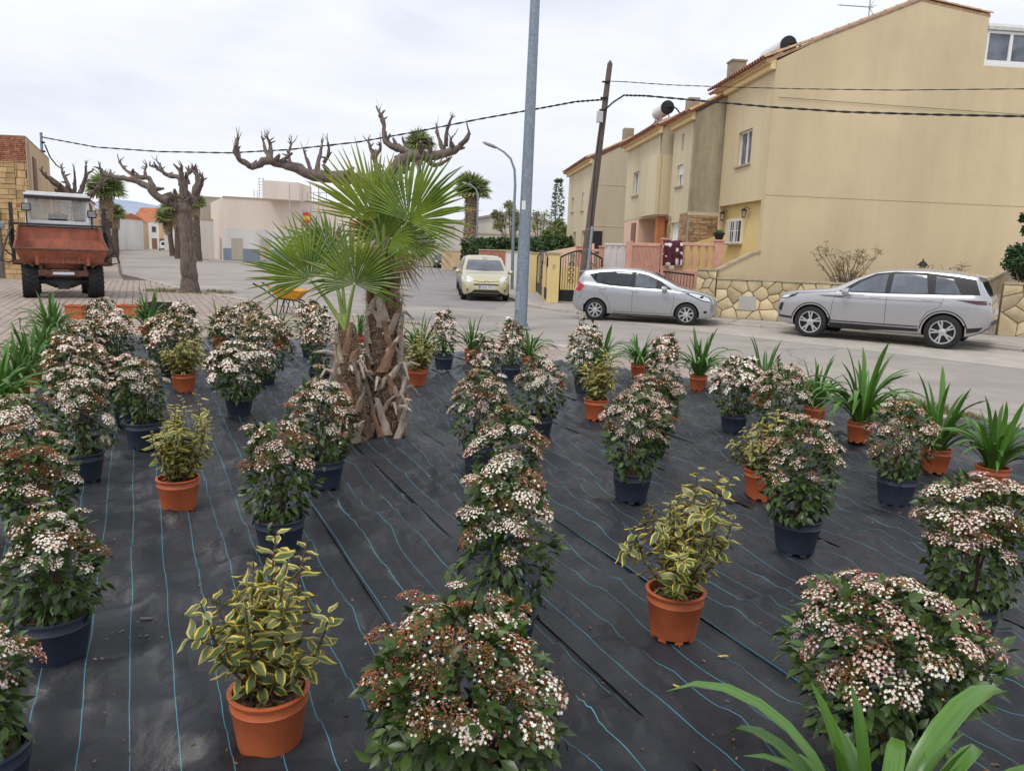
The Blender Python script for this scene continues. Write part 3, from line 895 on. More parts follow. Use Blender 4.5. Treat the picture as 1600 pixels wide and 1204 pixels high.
cladding(h2, HP(6.99, -1.35, 0), HE, .0, 1.0, 1.1, -HD)
mb = MB(); mb.obox(HP(4.1, -1.2, 6.58), HD * 2.6, HE * .149, (0, 0, .16)); mb.obox(HP(4.1, -1.32, 6.74), HD * 2.6, HE * .27, (0, 0, .12)); mb.build('cornice', m_trim, h2, bevel=.02)
mb = MB(); mb.obox(HP(6.95, -1.55, 6.52), HD * 5.9, HE * .149, (0, 0, .16)); mb.obox(HP(6.95, -1.68, 6.68), HD * 5.9, HE * .28, (0, 0, .12)); mb.build('cornice', m_trim, h2, bevel=.02)
mb = MB(); mb.prism([HP(4.02, w, z) for w, z in [(-1.36, 6.82), (3.2, 9.26), (3.2, 9.18), (-1.34, 6.75)]], HD * 2.75); r2_ = mb.build('roof', m_rtile, h2)
mb = MB(); mb.prism([HP(6.9, w, z) for w, z in [(-1.72, 6.78), (3.0, 9.06), (3.0, 8.98), (-1.7, 6.70)]], HD * 6.0); r3_ = mb.build('roof', m_rtile, h2)
eave_tiles(r2_, 4.1, 6.75, -1.42, 6.82, .53); eave_tiles(r3_, 6.95, 12.9, -1.78, 6.78, .48)
verge_tiles(r2_, 4.08, [(-1.3, 6.86), (3.2, 9.27)]); verge_tiles(r3_, 6.98, [(-1.6, 6.84), (3.0, 9.06)])
mb = MB(); mb.box(HP(7.6, -.1, 7.75), (.45, .45, .5), Matrix.Rotation(-HA, 3, 'Z')); mb.build('chimney', m_stain, r3_)
water_tank(HP(9.6, -.75, 7.85), HD, 0.27, 1.5, 'white solar water tank on steel legs on the middle house roof')

# ---------------------------------------------------------------- far house
h3 = empty('terraced_house', HP(17, -2.2, 0), 'far greige house at the end of the cream terrace, its gable crossed by thin bands', 'house', 'row of cream terraced houses')
mb = MB(); mb.prism([HP(17, w, z) for w, z in [(-2.2, 0), (8, 0), (8, 9), (2.6, 9.1), (-2.2, 6.62)]], HD * .25); mb.build('gable_wall', m_grey3, h3)
mb = MB()
for z in (3.3, 5.4): mb.obox(HP(16.985, -2.21, z), HD * .2, HE * 6, (0, 0, .05))
mb.build('band', m_cream2, h3)
facade('facade', -2.2, 17.25, 24.4, 0, 6.6, [(19.0, 19.7, 4.2, 5.15), (22.3, 23.0, 4.3, 5.1), (18.0, 19.2, 1.0, 3.1), (21, 22, 1.0, 3.1)], m_cream2, h3)
window_w(h3, -2.2, 19.0, 19.7, 4.2, 5.15, shutter=.4); window_w(h3, -2.2, 22.3, 23.0, 4.3, 5.1); window_w(h3, -2.2, 18.0, 19.2, 1.0, 3.1, glass=m_dark, sill=False)
window_w(h3, -2.2, 21, 22, 1.0, 3.1, glass=m_orange, sill=False)
mb = MB(); mb.obox(HP(17.0, -2.36, 6.45), HD * 7.6, HE * .159, (0, 0, .15)); mb.obox(HP(17.0, -2.5, 6.6), HD * 7.6, HE * .3, (0, 0, .12)); mb.build('cornice', m_trim, h3, bevel=.02)
mb = MB(); mb.prism([HP(16.95, w, z) for w, z in [(-2.55, 6.7), (2.6, 9.18), (2.6, 9.1), (-2.5, 6.62)]], HD * 7.8); r4_ = mb.build('roof', m_rtile, h3)
eave_tiles(r4_, 17, 24.7, -2.6, 6.7, .48, rows=1); verge_tiles(r4_, 17.0, [(-2.5, 6.72), (2.6, 9.19)])
mb = MB(); mb.box(HP(17.6, -.3, 8.0), (.5, .5, .7), Matrix.Rotation(-HA, 3, 'Z')); mb.build('chimney', m_stain, r4_)
# dark small window low on the far gable
mb = MB(); mb.obox(HP(16.96, -2.05, 1.9), HD * .06, HE * .55, (0, 0, 1.15)); mb.build('window', m_dark, h3)

# ---------------------------------------------------------------- stone garden wall along the pavement
m_mortar = mat('wall_mortar', S(158, 136, 106), 0.95, scale=12, c2=S(124, 104, 80), bump=0.4)
m_stone = mat('wall_stone', S(214, 198, 164), 0.88, scale=3.5, c2=S(192, 170, 132), bump=0.45, bscale=14, rand=0.24); grime(m_stone, .8, 1.1, 1.1)
def stone_wall(name, a, b_, h, label, th=0.32, size=0.37, cope=True, seed=1):
    rnd = random.Random(seed)
    a, b_ = Vector(a), Vector(b_); L_ = (b_ - a).length; d = (b_ - a).normalized(); out = Vector((d.y, -d.x, 0))
    if out.y > 0: out = -out
    t = empty(name, a, label, 'wall')
    mb = MB(); mb.obox(a, d * L_, -out * th, (0, 0, h)); mb.build('core', m_mortar, t)
    seeds = []
    nx, nz_ = max(1, int(L_ / size)), max(2, int(round(h / (size * .82))))
    for i in range(nx):
        for j in range(nz_):
            seeds.append(((i + .5 + (.25 if j % 2 else -.25) + rnd.uniform(-.46, .46)) * L_ / nx, (j + .5 + rnd.uniform(-.44, .44)) * h / nz_))
    for i, s_ in enumerate(seeds):
        poly = [(0.005, 0.0), (L_ - .005, 0.0), (L_ - .005, h - .005), (0.005, h - .005)]
        for k, q in enumerate(seeds):
            if k == i or abs(q[0] - s_[0]) > size * 3.2: continue
            n = (q[0] - s_[0], q[1] - s_[1]); l = math.hypot(*n); n = (n[0] / l, n[1] / l)
            mid = ((q[0] + s_[0]) / 2 - n[0] * .012, (q[1] + s_[1]) / 2 - n[1] * .012)
            poly = clip_poly(poly, mid, n)
            if len(poly) < 3: break
        if len(poly) < 3: continue
        # rounded corners
        pp = []
        for k in range(len(poly)):
            p0, p1, p2 = poly[k-1], poly[k], poly[(k+1) % len(poly)]
            for t_ in (.07,):
                pp.append((lerp(p1[0], p0[0], t_), lerp(p1[1], p0[1], t_))); pp.append((lerp(p1[0], p2[0], t_), lerp(p1[1], p2[1], t_)))
        cx_, cz_ = sum(p[0] for p in pp) / len(pp), sum(p[1] for p in pp) / len(pp)
        pr = rnd.uniform(.012, .035); n = len(pp); V = []
        for f, o_ in ((1, -.01), (.985, pr * .7), (.94, pr)):
            for p in pp: V.append(a + d * lerp(cx_, p[0], f) + Vector((0, 0, lerp(cz_, p[1], f))) + out * (o_ + (rnd.uniform(-.004, .004) if f < .95 else 0)))
        F = []
        for r_ in range(2):
            for k in range(n):
                F.append((r_*n+k, r_*n+(k+1) % n, (r_+1)*n+(k+1) % n, (r_+1)*n+k))
        F.append(tuple(range(2*n, 3*n)))
        mb = MB(); mb.add(V, F); mb.build('stone', m_stone, t, smooth=50)
    if cope:
        n = int(L_ / 0.8) + 1
        for i in range(n):
            mb = MB(); mb.obox(a + d * (L_ * i / n + .004) + out * .05 + Vector((0, 0, h)), d * (L_ / n - .008), -out * (th + .1), (0, 0, .055)); mb.build('coping', m_cope, t)
    return t
WA, WC = Vector((6.57, 23.63, 0)), Vector((13.12, 20.85, 0)); WD = (WC - WA).normalized()
W0 = WA - WD * 0.45
stone_wall('garden_wall', W0, WA + WD * 6.05, 1.17, 'long garden wall of irregular honey coloured stones below the blank gable', seed=3)
stone_wall('garden_wall', WA + WD * 7.08, WA + WD * 10.5, 1.38, 'taller end of stone wall below the dark evergreen shrub', seed=5, size=.42)
stone_wall('wall_pillar', W0 - WD * 0.62, W0 - WD * 0.03, 1.42, 'short stone gate pillar at the foot of the sloping stair coping', seed=8, size=.28)
# utility box cover in the wall
p = WA + WD * .25; out = Vector((WD.y, -WD.x, 0)); out = out if out.y < 0 else -out
b = MB(); b.obox(p + out * .045 + Vector((0, 0, .28)), WD * .5, -out * .06, (0, 0, .42)); o = b.build('meter_box', mat('meter_grey', S(176, 174, 166), .6, var=.05)); tag(o, 'flat grey meter cover set into the stone garden wall', 'meter box')
# slatted gate at the right
gt = empty('slat_gate', WA + WD * 6.1, 'narrow grey slatted gate between the two stone walls', 'gate')
for i in range(9):
    mb = MB(); mb.obox(WA + WD * (6.12 + i * .105) + Vector((0, 0, .06)), WD * .07, -out * .03, (0, 0, 1.05)); mb.build('slat', mat('gate_taupe', S(140, 128, 116), .7, var=.1), gt)
mb = MB()
for z in (.2, .95): mb.obox(WA + WD * 6.08 - out * .031 + Vector((0, 0, z)), WD * .97, -out * .03, (0, 0, .06))
mb.build('rail', MATS['gate_taupe'], gt)
# raised garden earth and stair behind the gate
b = MB(); q0 = W0 - out * .33; q1 = WA + WD * 6.05 - out * .33
b.prism([(q0.x, q0.y, 0), (q1.x, q1.y, 0), tuple(HP(-.02, 5.5, 0)), tuple(HP(-.02, -1.6, 0))], (0, 0, .72)); o = b.build('garden_earth', mat('earth', S(120, 98, 74), .95, scale=5, bump=.5)); tag(o, kind='structure')
b = MB(); s0 = PD(1545, 442, 22.2); s1 = PD(1583, 424, 23.4)
st_ = empty('garden_stair', (s0.x, s0.y, 0), 'sloping stair parapet with stone coping beside the evergreen shrub', 'stair')
b.prism([(s0.x, s0.y, 0), (s1.x + .6, s1.y + .3, 0), (s1.x + .6, s1.y + .3, s1.z + .3), (s0.x, s0.y, s0.z)], (0.02, .3, 0)); b.build('parapet', m_stone, st_)
b = MB(); b.prism([(s0.x - .05, s0.y - .04, s0.z), (s1.x + .6, s1.y + .26, s1.z + .3), (s1.x + .6, s1.y + .26, s1.z + .37), (s0.x - .05, s0.y - .04, s0.z + .07)], (0.02, .38, 0)); b.build('coping', m_cope, st_)

# ---------------------------------------------------------------- front gardens: balustrades, gates, low walls
def balustrade(name, a, b_, z0, h, label, n, posts=True):
    t = empty(name, a, label, 'balustrade')
    d = (b_ - a); L_ = d.length; d.normalize(); s_ = Vector((-d.y, d.x, 0))
    mb = MB(); mb.obox(a - s_ * .09 + Vector((0, 0, z0 + h - .1)), d * L_, s_ * .18, (0, 0, .1)); mb.build('top_rail', m_pink, t, bevel=.02)
    mb = MB(); mb.obox(a - s_ * .09 + Vector((0, 0, z0)), d * L_, s_ * .18, (0, 0, .12)); mb.build('bottom_rail', m_pink, t, bevel=.02)
    mb = MB(); hh = h - .22
    mb.lathe([(.045, 0), (.045, .03), (.03, .05), (.052, .17), (.062, .27 * 1), (.045, hh * .55), (.028, hh * .78), (.042, hh * .86), (.05, hh * .9), (.05, hh)], 10)
    me = bpy.data.meshes.new('baluster'); me.from_pydata(mb.V, [], mb.F); me.materials.append(m_pink); me.polygons.foreach_set('use_smooth', [True] * len(mb.F))
    for i in range(n):
        p = a + d * (L_ * (i + .5) / n)
        place('baluster', me, t, (p.x - a.x, p.y - a.y, z0 + .12))
    if posts:
        for p in (a, b_):
            mb = MB(); mb.box((p.x, p.y, (z0 + h + .06) / 2), (.26, .26, z0 + h + .06)); mb.box((p.x, p.y, z0 + h + .09), (.32, .32, .06)); mb.build('post', m_pink, t, bevel=.015)
    # the low wall the balustrade stands on
    mb = MB(); mb.obox(a - s_ * .1, d * L_, s_ * .2, (0, 0, z0)); mb.build('plinth', m_pink, t)
    return t
ba, bb = PD(1040, 388, 25.4), PD(1122, 388, 25.0)
ba.z = bb.z = 0
bc = PD(988, 384, 26.0); bc.z = 0
balustrade('balustrade', ba, bb, 1.28, .98, 'pink concrete balustrade ending at the post with a flower pot', 7)
# closed ribbed run of the same balustrade
t = empty('ribbed_parapet', bc, 'pink parapet with close vertical ribs left of the hanging blanket', 'parapet')
d = (ba - bc); L_ = d.length - .14; d.normalize(); s_ = Vector((-d.y, d.x, 0))
mb = MB(); mb.obox(bc - s_ * .06, d * L_, s_ * .12, (0, 0, 2.1)); mb.build('panel', m_pink, t)
mb = MB(); mb.obox(bc - s_ * .1 + Vector((0, 0, 2.101)), d * L_, s_ * .2, (0, 0, .11)); mb.build('top_rail', m_pink, t, bevel=.02)
for i in range(22):
    mb = MB(); mb.obox(bc - s_ * .085 + d * (L_ * (i + .25) / 22) + Vector((0, 0, 1.25)), d * (L_ / 44), s_ * .024, (0, 0, .8)); mb.build('rib', m_pink, t)
mb = MB(); mb.box((bc.x - .1, bc.y, 1.13), (.2, .24, 2.26)); mb.build('post', m_pink, t, bevel=.015)
# plaid blanket folded over the rail
bl0, bl1 = PD(1034, 386, 25.3), PD(1062, 387, 25.2)
m_plaid = mat('blanket_plaid', S(96, 40, 50), .95, scale=9, c2=S(60, 26, 36))
N, L = m_plaid.node_tree.nodes, m_plaid.node_tree.links
ck = N.new('ShaderNodeTexVoronoi'); ck.inputs['Scale'].default_value = 6.5; ck.distance = 'CHEBYCHEV'; tco = N.new('ShaderNodeTexCoord'); L.new(tco.outputs['Object'], ck.inputs['Vector'])
gr = N.new('ShaderNodeMath'); gr.operation = 'GREATER_THAN'; gr.inputs[1].default_value = .62; sxx = N.new('ShaderNodeSeparateColor'); L.new(ck.outputs['Color'], sxx.inputs['Color']); L.new(sxx.outputs['Red'], gr.inputs[0])
mxx = N.new('ShaderNodeMixRGB'); mxx.inputs['Color2'].default_value = (*S(214, 200, 194), 1); bs_ = N['Principled BSDF']; src = bs_.inputs['Base Color'].links[0].from_socket
L.new(gr.outputs['Value'], mxx.inputs['Fac']); L.new(src, mxx.inputs['Color1']); L.new(mxx.outputs['Color'], bs_.inputs['Base Color'])
mb = MB(); n = 16; zt = 2.31; w_ = .62; V = []; F = []
for j in range(15):
    for i in range(n + 1):
        x = (i / n - .5) * w_; f = .035 * math.sin(i * 1.15 + 1) * min(1, abs(j - 7) / 4)
        if j <= 7: y, z = -.13 - f * 1 - .01 * (7 - j) * .3, zt - (7 - j) * .115 - .02 * math.sin(i * .5)
        else: y, z = .13 + f, zt - (j - 7) * .08
        if j == 7: y, z = 0, zt + .01
        V.append((bl0.x + .33 + x, 25.25 + y, z))
for j in range(14):
    for i in range(n): F.append((j*(n+1)+i, j*(n+1)+i+1, (j+1)*(n+1)+i+1, (j+1)*(n+1)+i))
mb.add(V, F); o = mb.build('blanket', m_plaid, smooth=80); tag(o, 'maroon and cream plaid blanket hung over the pink balustrade', 'blanket')
sm = o.modifiers.new('thick', 'SOLIDIFY'); sm.thickness = .015
# pot with a plant on the balustrade post
def small_pot(p, label):
    t = empty('flower_pot', p, label, 'flower pot')
    mb = MB(); mb.lathe([(.001, 0), (.10, 0), (.17, .2), (.19, .2), (.19, .24), (.16, .24), (.15, .2), (.001, .2)], 14, p); mb.build('pot', m_black, t, smooth=40)
    mb = MB()
    for i in range(26):
        a = random.uniform(0, 6.28); r_ = random.uniform(.02, .13); h = random.uniform(.05, .16)
        q = p + Vector((r_ * math.cos(a), r_ * math.sin(a), .2)); mb.add([q, q + Vector((.03, .01, h * .6)), q + Vector((.01 * math.cos(a), .01, h)), q + Vector((-.03, -.01, h * .6))], [(0, 1, 2, 3)])
    mb.build('plant', mat('pot_leaf', S(88, 104, 54), .6, rand=.3, island=True), t)
small_pot(Vector((bb.x, bb.y, 2.36)), 'dark flower pot with small plant on the pink post')
# far pink balustrade and the pale panel beside it
fa, fb = PD(905, 395, 31.0), PD(942, 393, 29.5); fa.z = fb.z = 0
balustrade('balustrade', fa, fb, 1.05, .95, 'short pink balustrade behind the wooden pole by pale plastic sheet', 5)
t = empty('pale_fence', PD(944, 400, 28.6).xy.to_3d(), 'pale grey panel fence with rounded tops between the pink balustrades', 'fence')
p0, p1 = PD(944, 400, 28.6), PD(984, 400, 27.6); p0.z = p1.z = 0
d = p1 - p0
for i in range(4):
    mb = MB(); q = p0 + d * (i / 4 + .01); e = d * .23
    mb.obox(q, e, (0, .05, 0), (0, 0, 2.1)); mb.build('panel', mat('pale_panel', S(206, 200, 198), .8, scale=7, var=.15, stretch=(6, 6, .6)), t)
    mb = MB(); c = q + e * .5; mb.box((c.x, c.y + .02, 2.16), (e.length * .8, .09, .1)); mb.build('cap', MATS['pale_panel'], t, bevel=.03)
# yellow stair wall inside
mb = MB(); a, b_ = PD(1070, 384, 26.5), PD(1118, 370, 26.9)
mb.prism([(a.x, a.y, 0), (b_.x, b_.y, 0), (b_.x, b_.y, b_.z), (a.x, a.y, a.z)], (0, .15, 0)); o = mb.build('stair_wall', m_creamy); tag(o, 'yellow sloping stair wall behind the pink balustrade', 'wall')
# front wall behind the silver hatchback
fw0, fw1 = G(938, 477), W0 - WD * .65
t = empty('front_wall', fw0, 'low yellow front wall with stone capping behind the silver hatchback', 'wall')
dw = fw1 - fw0
mb = MB(); mb.obox(fw0, dw * .52, (0, .2, 0), (0, 0, 1.28)); mb.build('wall', m_creamy, t)
mb = MB(); mb.obox(fw0 + Vector((-.02, -.05, 1.281)), dw * .53, (0, .3, 0), (0, 0, .07)); mb.build('coping', m_cope, t)
mb = MB(); mb.obox(fw0 + dw * .525, dw * .47, (0, .2, 0), (0, 0, .8)); mb.build('base', m_stone, t)
rl = MB(); rl.tube([fw0 + dw * .53 + Vector((0, .1, 1.35)), fw0 + dw * .99 + Vector((0, .1, 1.25))], .025, 6); rl.build('rail', m_iron, t)
for i in range(16):
    q = fw0 + dw * lerp(.54, .985, i / 15) + Vector((0, .1, .79)); mb = MB(); mb.tube([q, q + Vector((0, 0, .5))], .011, 5); mb.build('bar', m_iron, t)

def iron_gate(name, a, b_, h0, h1, label, n, leaf=1):
    """arched iron gate: frame, bars, sheet foot, scrollwork"""
    t = empty(name, a, label, 'gate'); d = b_ - a
    top = lambda x: h0 + (h1 - h0) * math.sin(math.pi * x)
    mb = MB(); mb.tube([a + d * x + Vector((0, 0, top(x))) for x in np.linspace(0, 1, 15)], .03, 6)
    mb.tube([a + Vector((0, 0, .05)), a + Vector((0, 0, h0))], .03, 6); mb.tube([b_ + Vector((0, 0, .05)), b_ + Vector((0, 0, h0))], .03, 6); mb.build('frame', m_iron, t)
    mb = MB(); mb.obox(a + Vector((0, -.01, .06)), d, (0, .02, 0), (0, 0, .42)); mb.build('kick_plate', m_iron, t)
    for i in range(1, n):
        x = i / n; q = a + d * x; mb = MB(); mb.tube([q + Vector((0, 0, .47)), q + Vector((0, 0, top(x)))], .011, 5); mb.build('bar', m_iron, t)
    for cx_ in ((.27, .73) if leaf == 1 else (.5,)):
        for z in (.8, 1.0, 1.2, 1.4):
            mb = MB(); c = a + d * cx_ + Vector((0, 0, z)); k = .10
            for s_ in (-1, 1):
                mb.tube([c + d.normalized() * (s_ * k * math.sin(x * 3.6) * (1.1 - .4 * x)) + Vector((0, -.012, k * (1 - math.cos(x * 3.6)) * .7 - .06)) for x in np.linspace(0, 1.3, 9)], .012, 4)
            mb.build('scroll', m_iron, t)
    return t
def gate_pillar(p, label, h=1.75, s_=.42, bell=False):
    t = empty('gate_pillar', p, label, 'pillar')
    mb = MB(); mb.box((p.x, p.y, h / 2), (s_, s_, h)); mb.build('shaft', m_creamy, t, bevel=.01)
    mb = MB(); mb.box((p.x, p.y, h + .035), (s_ + .08, s_ + .08, .07)); mb.build('cap', m_cope, t, bevel=.01)
    if bell:
        mb = MB(); mb.box((p.x - s_ / 2 - .03, p.y - .05, h - .3), (.06, .2, .34)); mb.build('letter_box', m_iron, t)
        mb = MB(); mb.box((p.x, p.y - s_ / 2 - .004, h - .45), (.1, .008, .16)); mb.build('house_number', m_cope, t)
pa = G(863, 473); pb = G(849, 463); pc = G(831, 456); pd_ = G(939, 476)
gate_pillar(pa + Vector((0, .2, 0)), 'yellow gate pillar with letter box between the two iron gates', bell=True)
gate_pillar(pc + Vector((.1, .2, 0)), 'yellow gate pillar beside the galvanised pole, at the far end of the narrow gate')
iron_gate('iron_gate', pa + Vector((.24, .2, 0)), pd_ + Vector((-.02, .25, 0)), 1.65, 1.9, 'wide arched black iron gate with scrollwork behind the wooden pole', 16)
iron_gate('iron_gate', pc + Vector((.2, .0, 0)), pa + Vector((-.18, .35, 0)), 1.6, 1.85, 'narrow arched black iron gate seen edge-on beside the galvanised pole', 7, leaf=2)
mb = MB(); a, b_ = PD(866, 470, 30.5), PD(945, 470, 30.2); mb.obox((a.x - .5, a.y, 0), (b_.x - a.x + 1.2, b_.y - a.y, 0), (0, .2, 0), (0, 0, 1.3)); o = mb.build('inner_wall', m_creamy); tag(o, 'low yellow wall inside the garden behind the iron gates', 'wall')
# ================================================================== poles, lamps and cables
m_pole = mat('lamp_galvanised', S(150, 160, 170), .45, metal=.5, scale=14, c2=S(122, 134, 146), bump=.08, bscale=30)
m_wood = mat('pole_wood', S(122, 108, 98), .9, scale=6, c2=S(84, 74, 68), bump=.4, bscale=30, stretch=(8, 8, .35))
m_cable = mat('cable_black', S(38, 38, 42), .6, var=.2)
b0 = G(813, 510); t0 = PD(838, -40, b0.y)
t = empty('lamp_post', b0, 'thick galvanised lamp post with a pale sticker standing at the edge of the bed', 'lamp post')
dd = (t0 - b0); mb = MB(); mb.tube([b0, b0 + dd * .02, b0 + dd * .5, b0 + dd, b0 + dd * 1.25], [.155, .15, .128, .105, .095], 20); mb.build('shaft', m_pole, t, smooth=50)
mb = MB(); mb.box(b0 + Vector((0, 0, .012)), (.42, .42, .024)); mb.build('base_plate', m_pole, t)
for sx_, sy_ in ((-1, -1), (1, -1), (1, 1), (-1, 1)):
    mb = MB(); mb.lathe([(.001, .05), (.018, .05), (.018, .0)], 6, b0 + Vector((sx_ * .16, sy_ * .16, .02))); mb.build('bolt', m_pole, t)
c = b0 + dd * .055; mb = MB(); mb.box(c + Vector((-.07, -.128, .18)), (.11, .02, .42)); mb.build('access_door', mat('door_blue_grey', S(138, 152, 166), .5, var=.08), t)
c = b0 + dd * .36; mb = MB(); mb.box(c + Vector((-.05, -.128, 0)), (.085, .014, .2)); mb.build('sticker', m_white, t)
c = b0 + dd * 1.25; mb = MB(); mb.tube([c - dd.normalized() * .1, c + Vector((0, 0, .3)), c + Vector((-.5, 0, .75)), c + Vector((-1.3, 0, .85))], .05, 8); mb.build('arm', m_pole, t); mb = MB(); mb.box(c + Vector((-1.6, 0, .85)), (.7, .28, .1)); mb.build('lamp_head', m_pole, t, bevel=.03)

def curved_lamp(bpx, pts_px, headpx, depth, label, r0=.08):
    base = Vector(G(*bpx)) if depth is None else PD(*bpx, depth); D = base.y
    base.z = 0
    t = empty('street_lamp', base, label, 'street lamp')
    P = [base] + [PD(x, y, D) for x, y in pts_px]
    mb = MB(); mb.tube(P, [lerp(r0, r0 * .5, i / (len(P) - 1)) for i in range(len(P))], 10); mb.build('pole', m_pole, t, smooth=60)
    a, b_ = PD(*headpx[0], D), PD(*headpx[1], D); mb = MB(); v = b_ - a
    mb.tube([a, lerp(a, b_, .25), lerp(a, b_, .8), b_], [r0 * .6, r0 * 1.0, r0 * .9, r0 * .3], 8); mb.build('lamp_head', m_pole, t, smooth=60)
curved_lamp((800, 452), [(801, 400), (803, 330), (805, 290), (804, 265), (798, 248), (788, 238), (775, 230)], ((776, 231), (754, 222)), None, 'tall street lamp with curved neck beside the yellow gate pillar')
curved_lamp((744, 405), [(745, 380), (746, 340), (747, 305), (744, 296), (736, 289)], ((737, 290), (722, 285)), 62, 'distant street lamp in front of the shaggy palm', r0=.1)

ub = G(905, 480); D = ub.y
t = empty('utility_pole', ub, 'leaning weathered wooden utility pole with steel stay at its foot', 'utility pole')
ut = PD(953, 100, D - .3)
mb = MB(); n = 14
mb.tube([lerp(ub, ut, i / n) + Vector((.012 * mnoise.noise(Vector((i * .7, 0, 0))), 0, 0)) for i in range(n + 1)], [lerp(.15, .085, i / n) for i in range(n + 1)], 12, jit=.03); mb.tube([ut, ut + (ut - ub).normalized() * .1], [.085, .03], 12); mb.build('shaft', m_wood, t, smooth=50)
sb, stp = G(912, 482), PD(925, 354, D - .35)
sb.z = 0; mb = MB(); mb.tube([sb + Vector((0, -.12, 0)), stp + Vector((0, -.1, 0))], .05, 8); mb.build('stay', m_pole, t, smooth=60)
for z in (.35, .72, .97):
    c = lerp(sb, stp, z); mb = MB(); mb.tube([c + Vector((-.2, .02, 0)), c + Vector((.05, -.16, 0))], .012, 5); mb.build('strap', m_pole, t)
c = PD(939, 184, D - .3); mb = MB(); mb.box(c + Vector((-.05, -.12, 0)), (.2, .14, .34)); mb.build('junction_box', mat('box_pale', S(190, 190, 188), .5, var=.05), t, bevel=.01)
mb = MB(); mb.tube([PD(945, 172, D - .45), PD(938, 200, D - .45), PD(930, 260, D - .42), PD(925, 330, D - .4), PD(921, 380, D - .35)], .022, 6); mb.build('down_cable', m_cable, t)
for yy in (128, 153, 172):
    x = 950 - (yy - 100) * .107
    mb = MB(); mb.tube([PD(x - 6, yy, D - .35), PD(x + 6, yy, D - .4)], .03, 6); mb.build('hook', m_iron, t)
def cable(name, pts, r, label, twist=0.0, group=None):
    """suspended cable through surveyed points, with sag between; twisted bundles wind two strands"""
    P = []
    for (a, b_) in zip(pts[:-1], pts[1:]):
        k = 14
        for i in range(k):
            s_ = i / k; q = lerp(a, b_, s_); P.append(q)
    P.append(pts[-1])
    mb = MB()
    if twist:
        n = len(P) * 5; Q = []
        for s_ in range(2):
            Q = []
            for i in range(n):
                x = i / (n - 1) * (len(P) - 1); k = min(int(x), len(P) - 2); q = lerp(P[k], P[k+1], x - k); a = i * 2 * math.pi / twist + s_ * math.pi
                Q.append(q + Vector((0, math.cos(a) * r * .75, math.sin(a) * r * .75)))
            mb.tube(Q, r * .8, 5)
    else: mb.tube(P, r, 6)
    o = mb.build(name, m_cable, smooth=60); return tag(o, label, 'cable', group)
def pxline(pts, d0, d1):
    x0, x1 = pts[0][0], pts[-1][0]
    return [PD(x, y, lerp(d0, d1, (x - x0) / (x1 - x0))) for x, y in pts]
cable('twisted_cable', pxline([(65, 214), (80, 217), (150, 230), (250, 237), (360, 239), (450, 234), (560, 222), (650, 206), (750, 186), (840, 170), (900, 159), (941, 156)], 37, D - .35), .022, 'long twisted black cable sagging from the rooftop pole to the wooden utility pole', twist=26)
cable('twisted_cable', pxline([(945, 172), (958, 160), (975, 149), (1010, 150), (1100, 158), (1200, 167), (1320, 175), (1450, 179), (1600, 182), (1760, 183)], D - .4, 19), .022, 'thick twisted black cable from the wooden pole across the blank gable', twist=26)
cable('twisted_cable', pxline([(951, 127), (975, 128), (1050, 133), (1130, 136), (1250, 139), (1400, 141), (1600, 139), (1760, 136)], D - .3, 19), .010, 'thin upper cable from the pole top across the blank gable', twist=26)
cable('wall_wire', [HP(-.03, .15, 6.62), HP(-.03, 4, 6.57), HP(-.03, 11, 6.5)], .006, 'hair-thin wire along the wall of the blank gable')

# ================================================================== background buildings
m_ochb = mat('stone_ochre', S(202, 172, 126), .92, scale=2.5, c2=S(164, 134, 96), bump=.3, rand=.2, island=True)
m_redb = mat('brick_red', S(178, 128, 102), .92, scale=4, c2=S(140, 82, 60), bump=.3, rand=.2, island=True)
m_tan = mat('render_tan', S(208, 180, 144), .92, scale=1.2, c2=S(186, 158, 124), streak=True)
m_pinkb = mat('render_pink', S(234, 220, 208), .92, scale=.5, c2=S(218, 203, 190), streak=True, bump=.1)
m_whit = mat('render_white', S(226, 224, 220), .9, scale=.6, c2=S(200, 197, 192), streak=True)
m_gry = mat('render_grey', S(196, 188, 174), .92, scale=.5, c2=S(168, 160, 146), streak=True)
m_bluep = mat('plinth_bluegrey', S(126, 136, 152), .85, var=.06)
m_shed = mat('shed_wall', S(200, 194, 184), .9, scale=.3, c2=S(178, 172, 164), streak=True)
m_red = mat('far_roof_tile', S(186, 122, 88), .9, scale=.7, c2=S(156, 84, 52))
m_door = mat('door_wood', S(120, 92, 72), .7, var=.15)

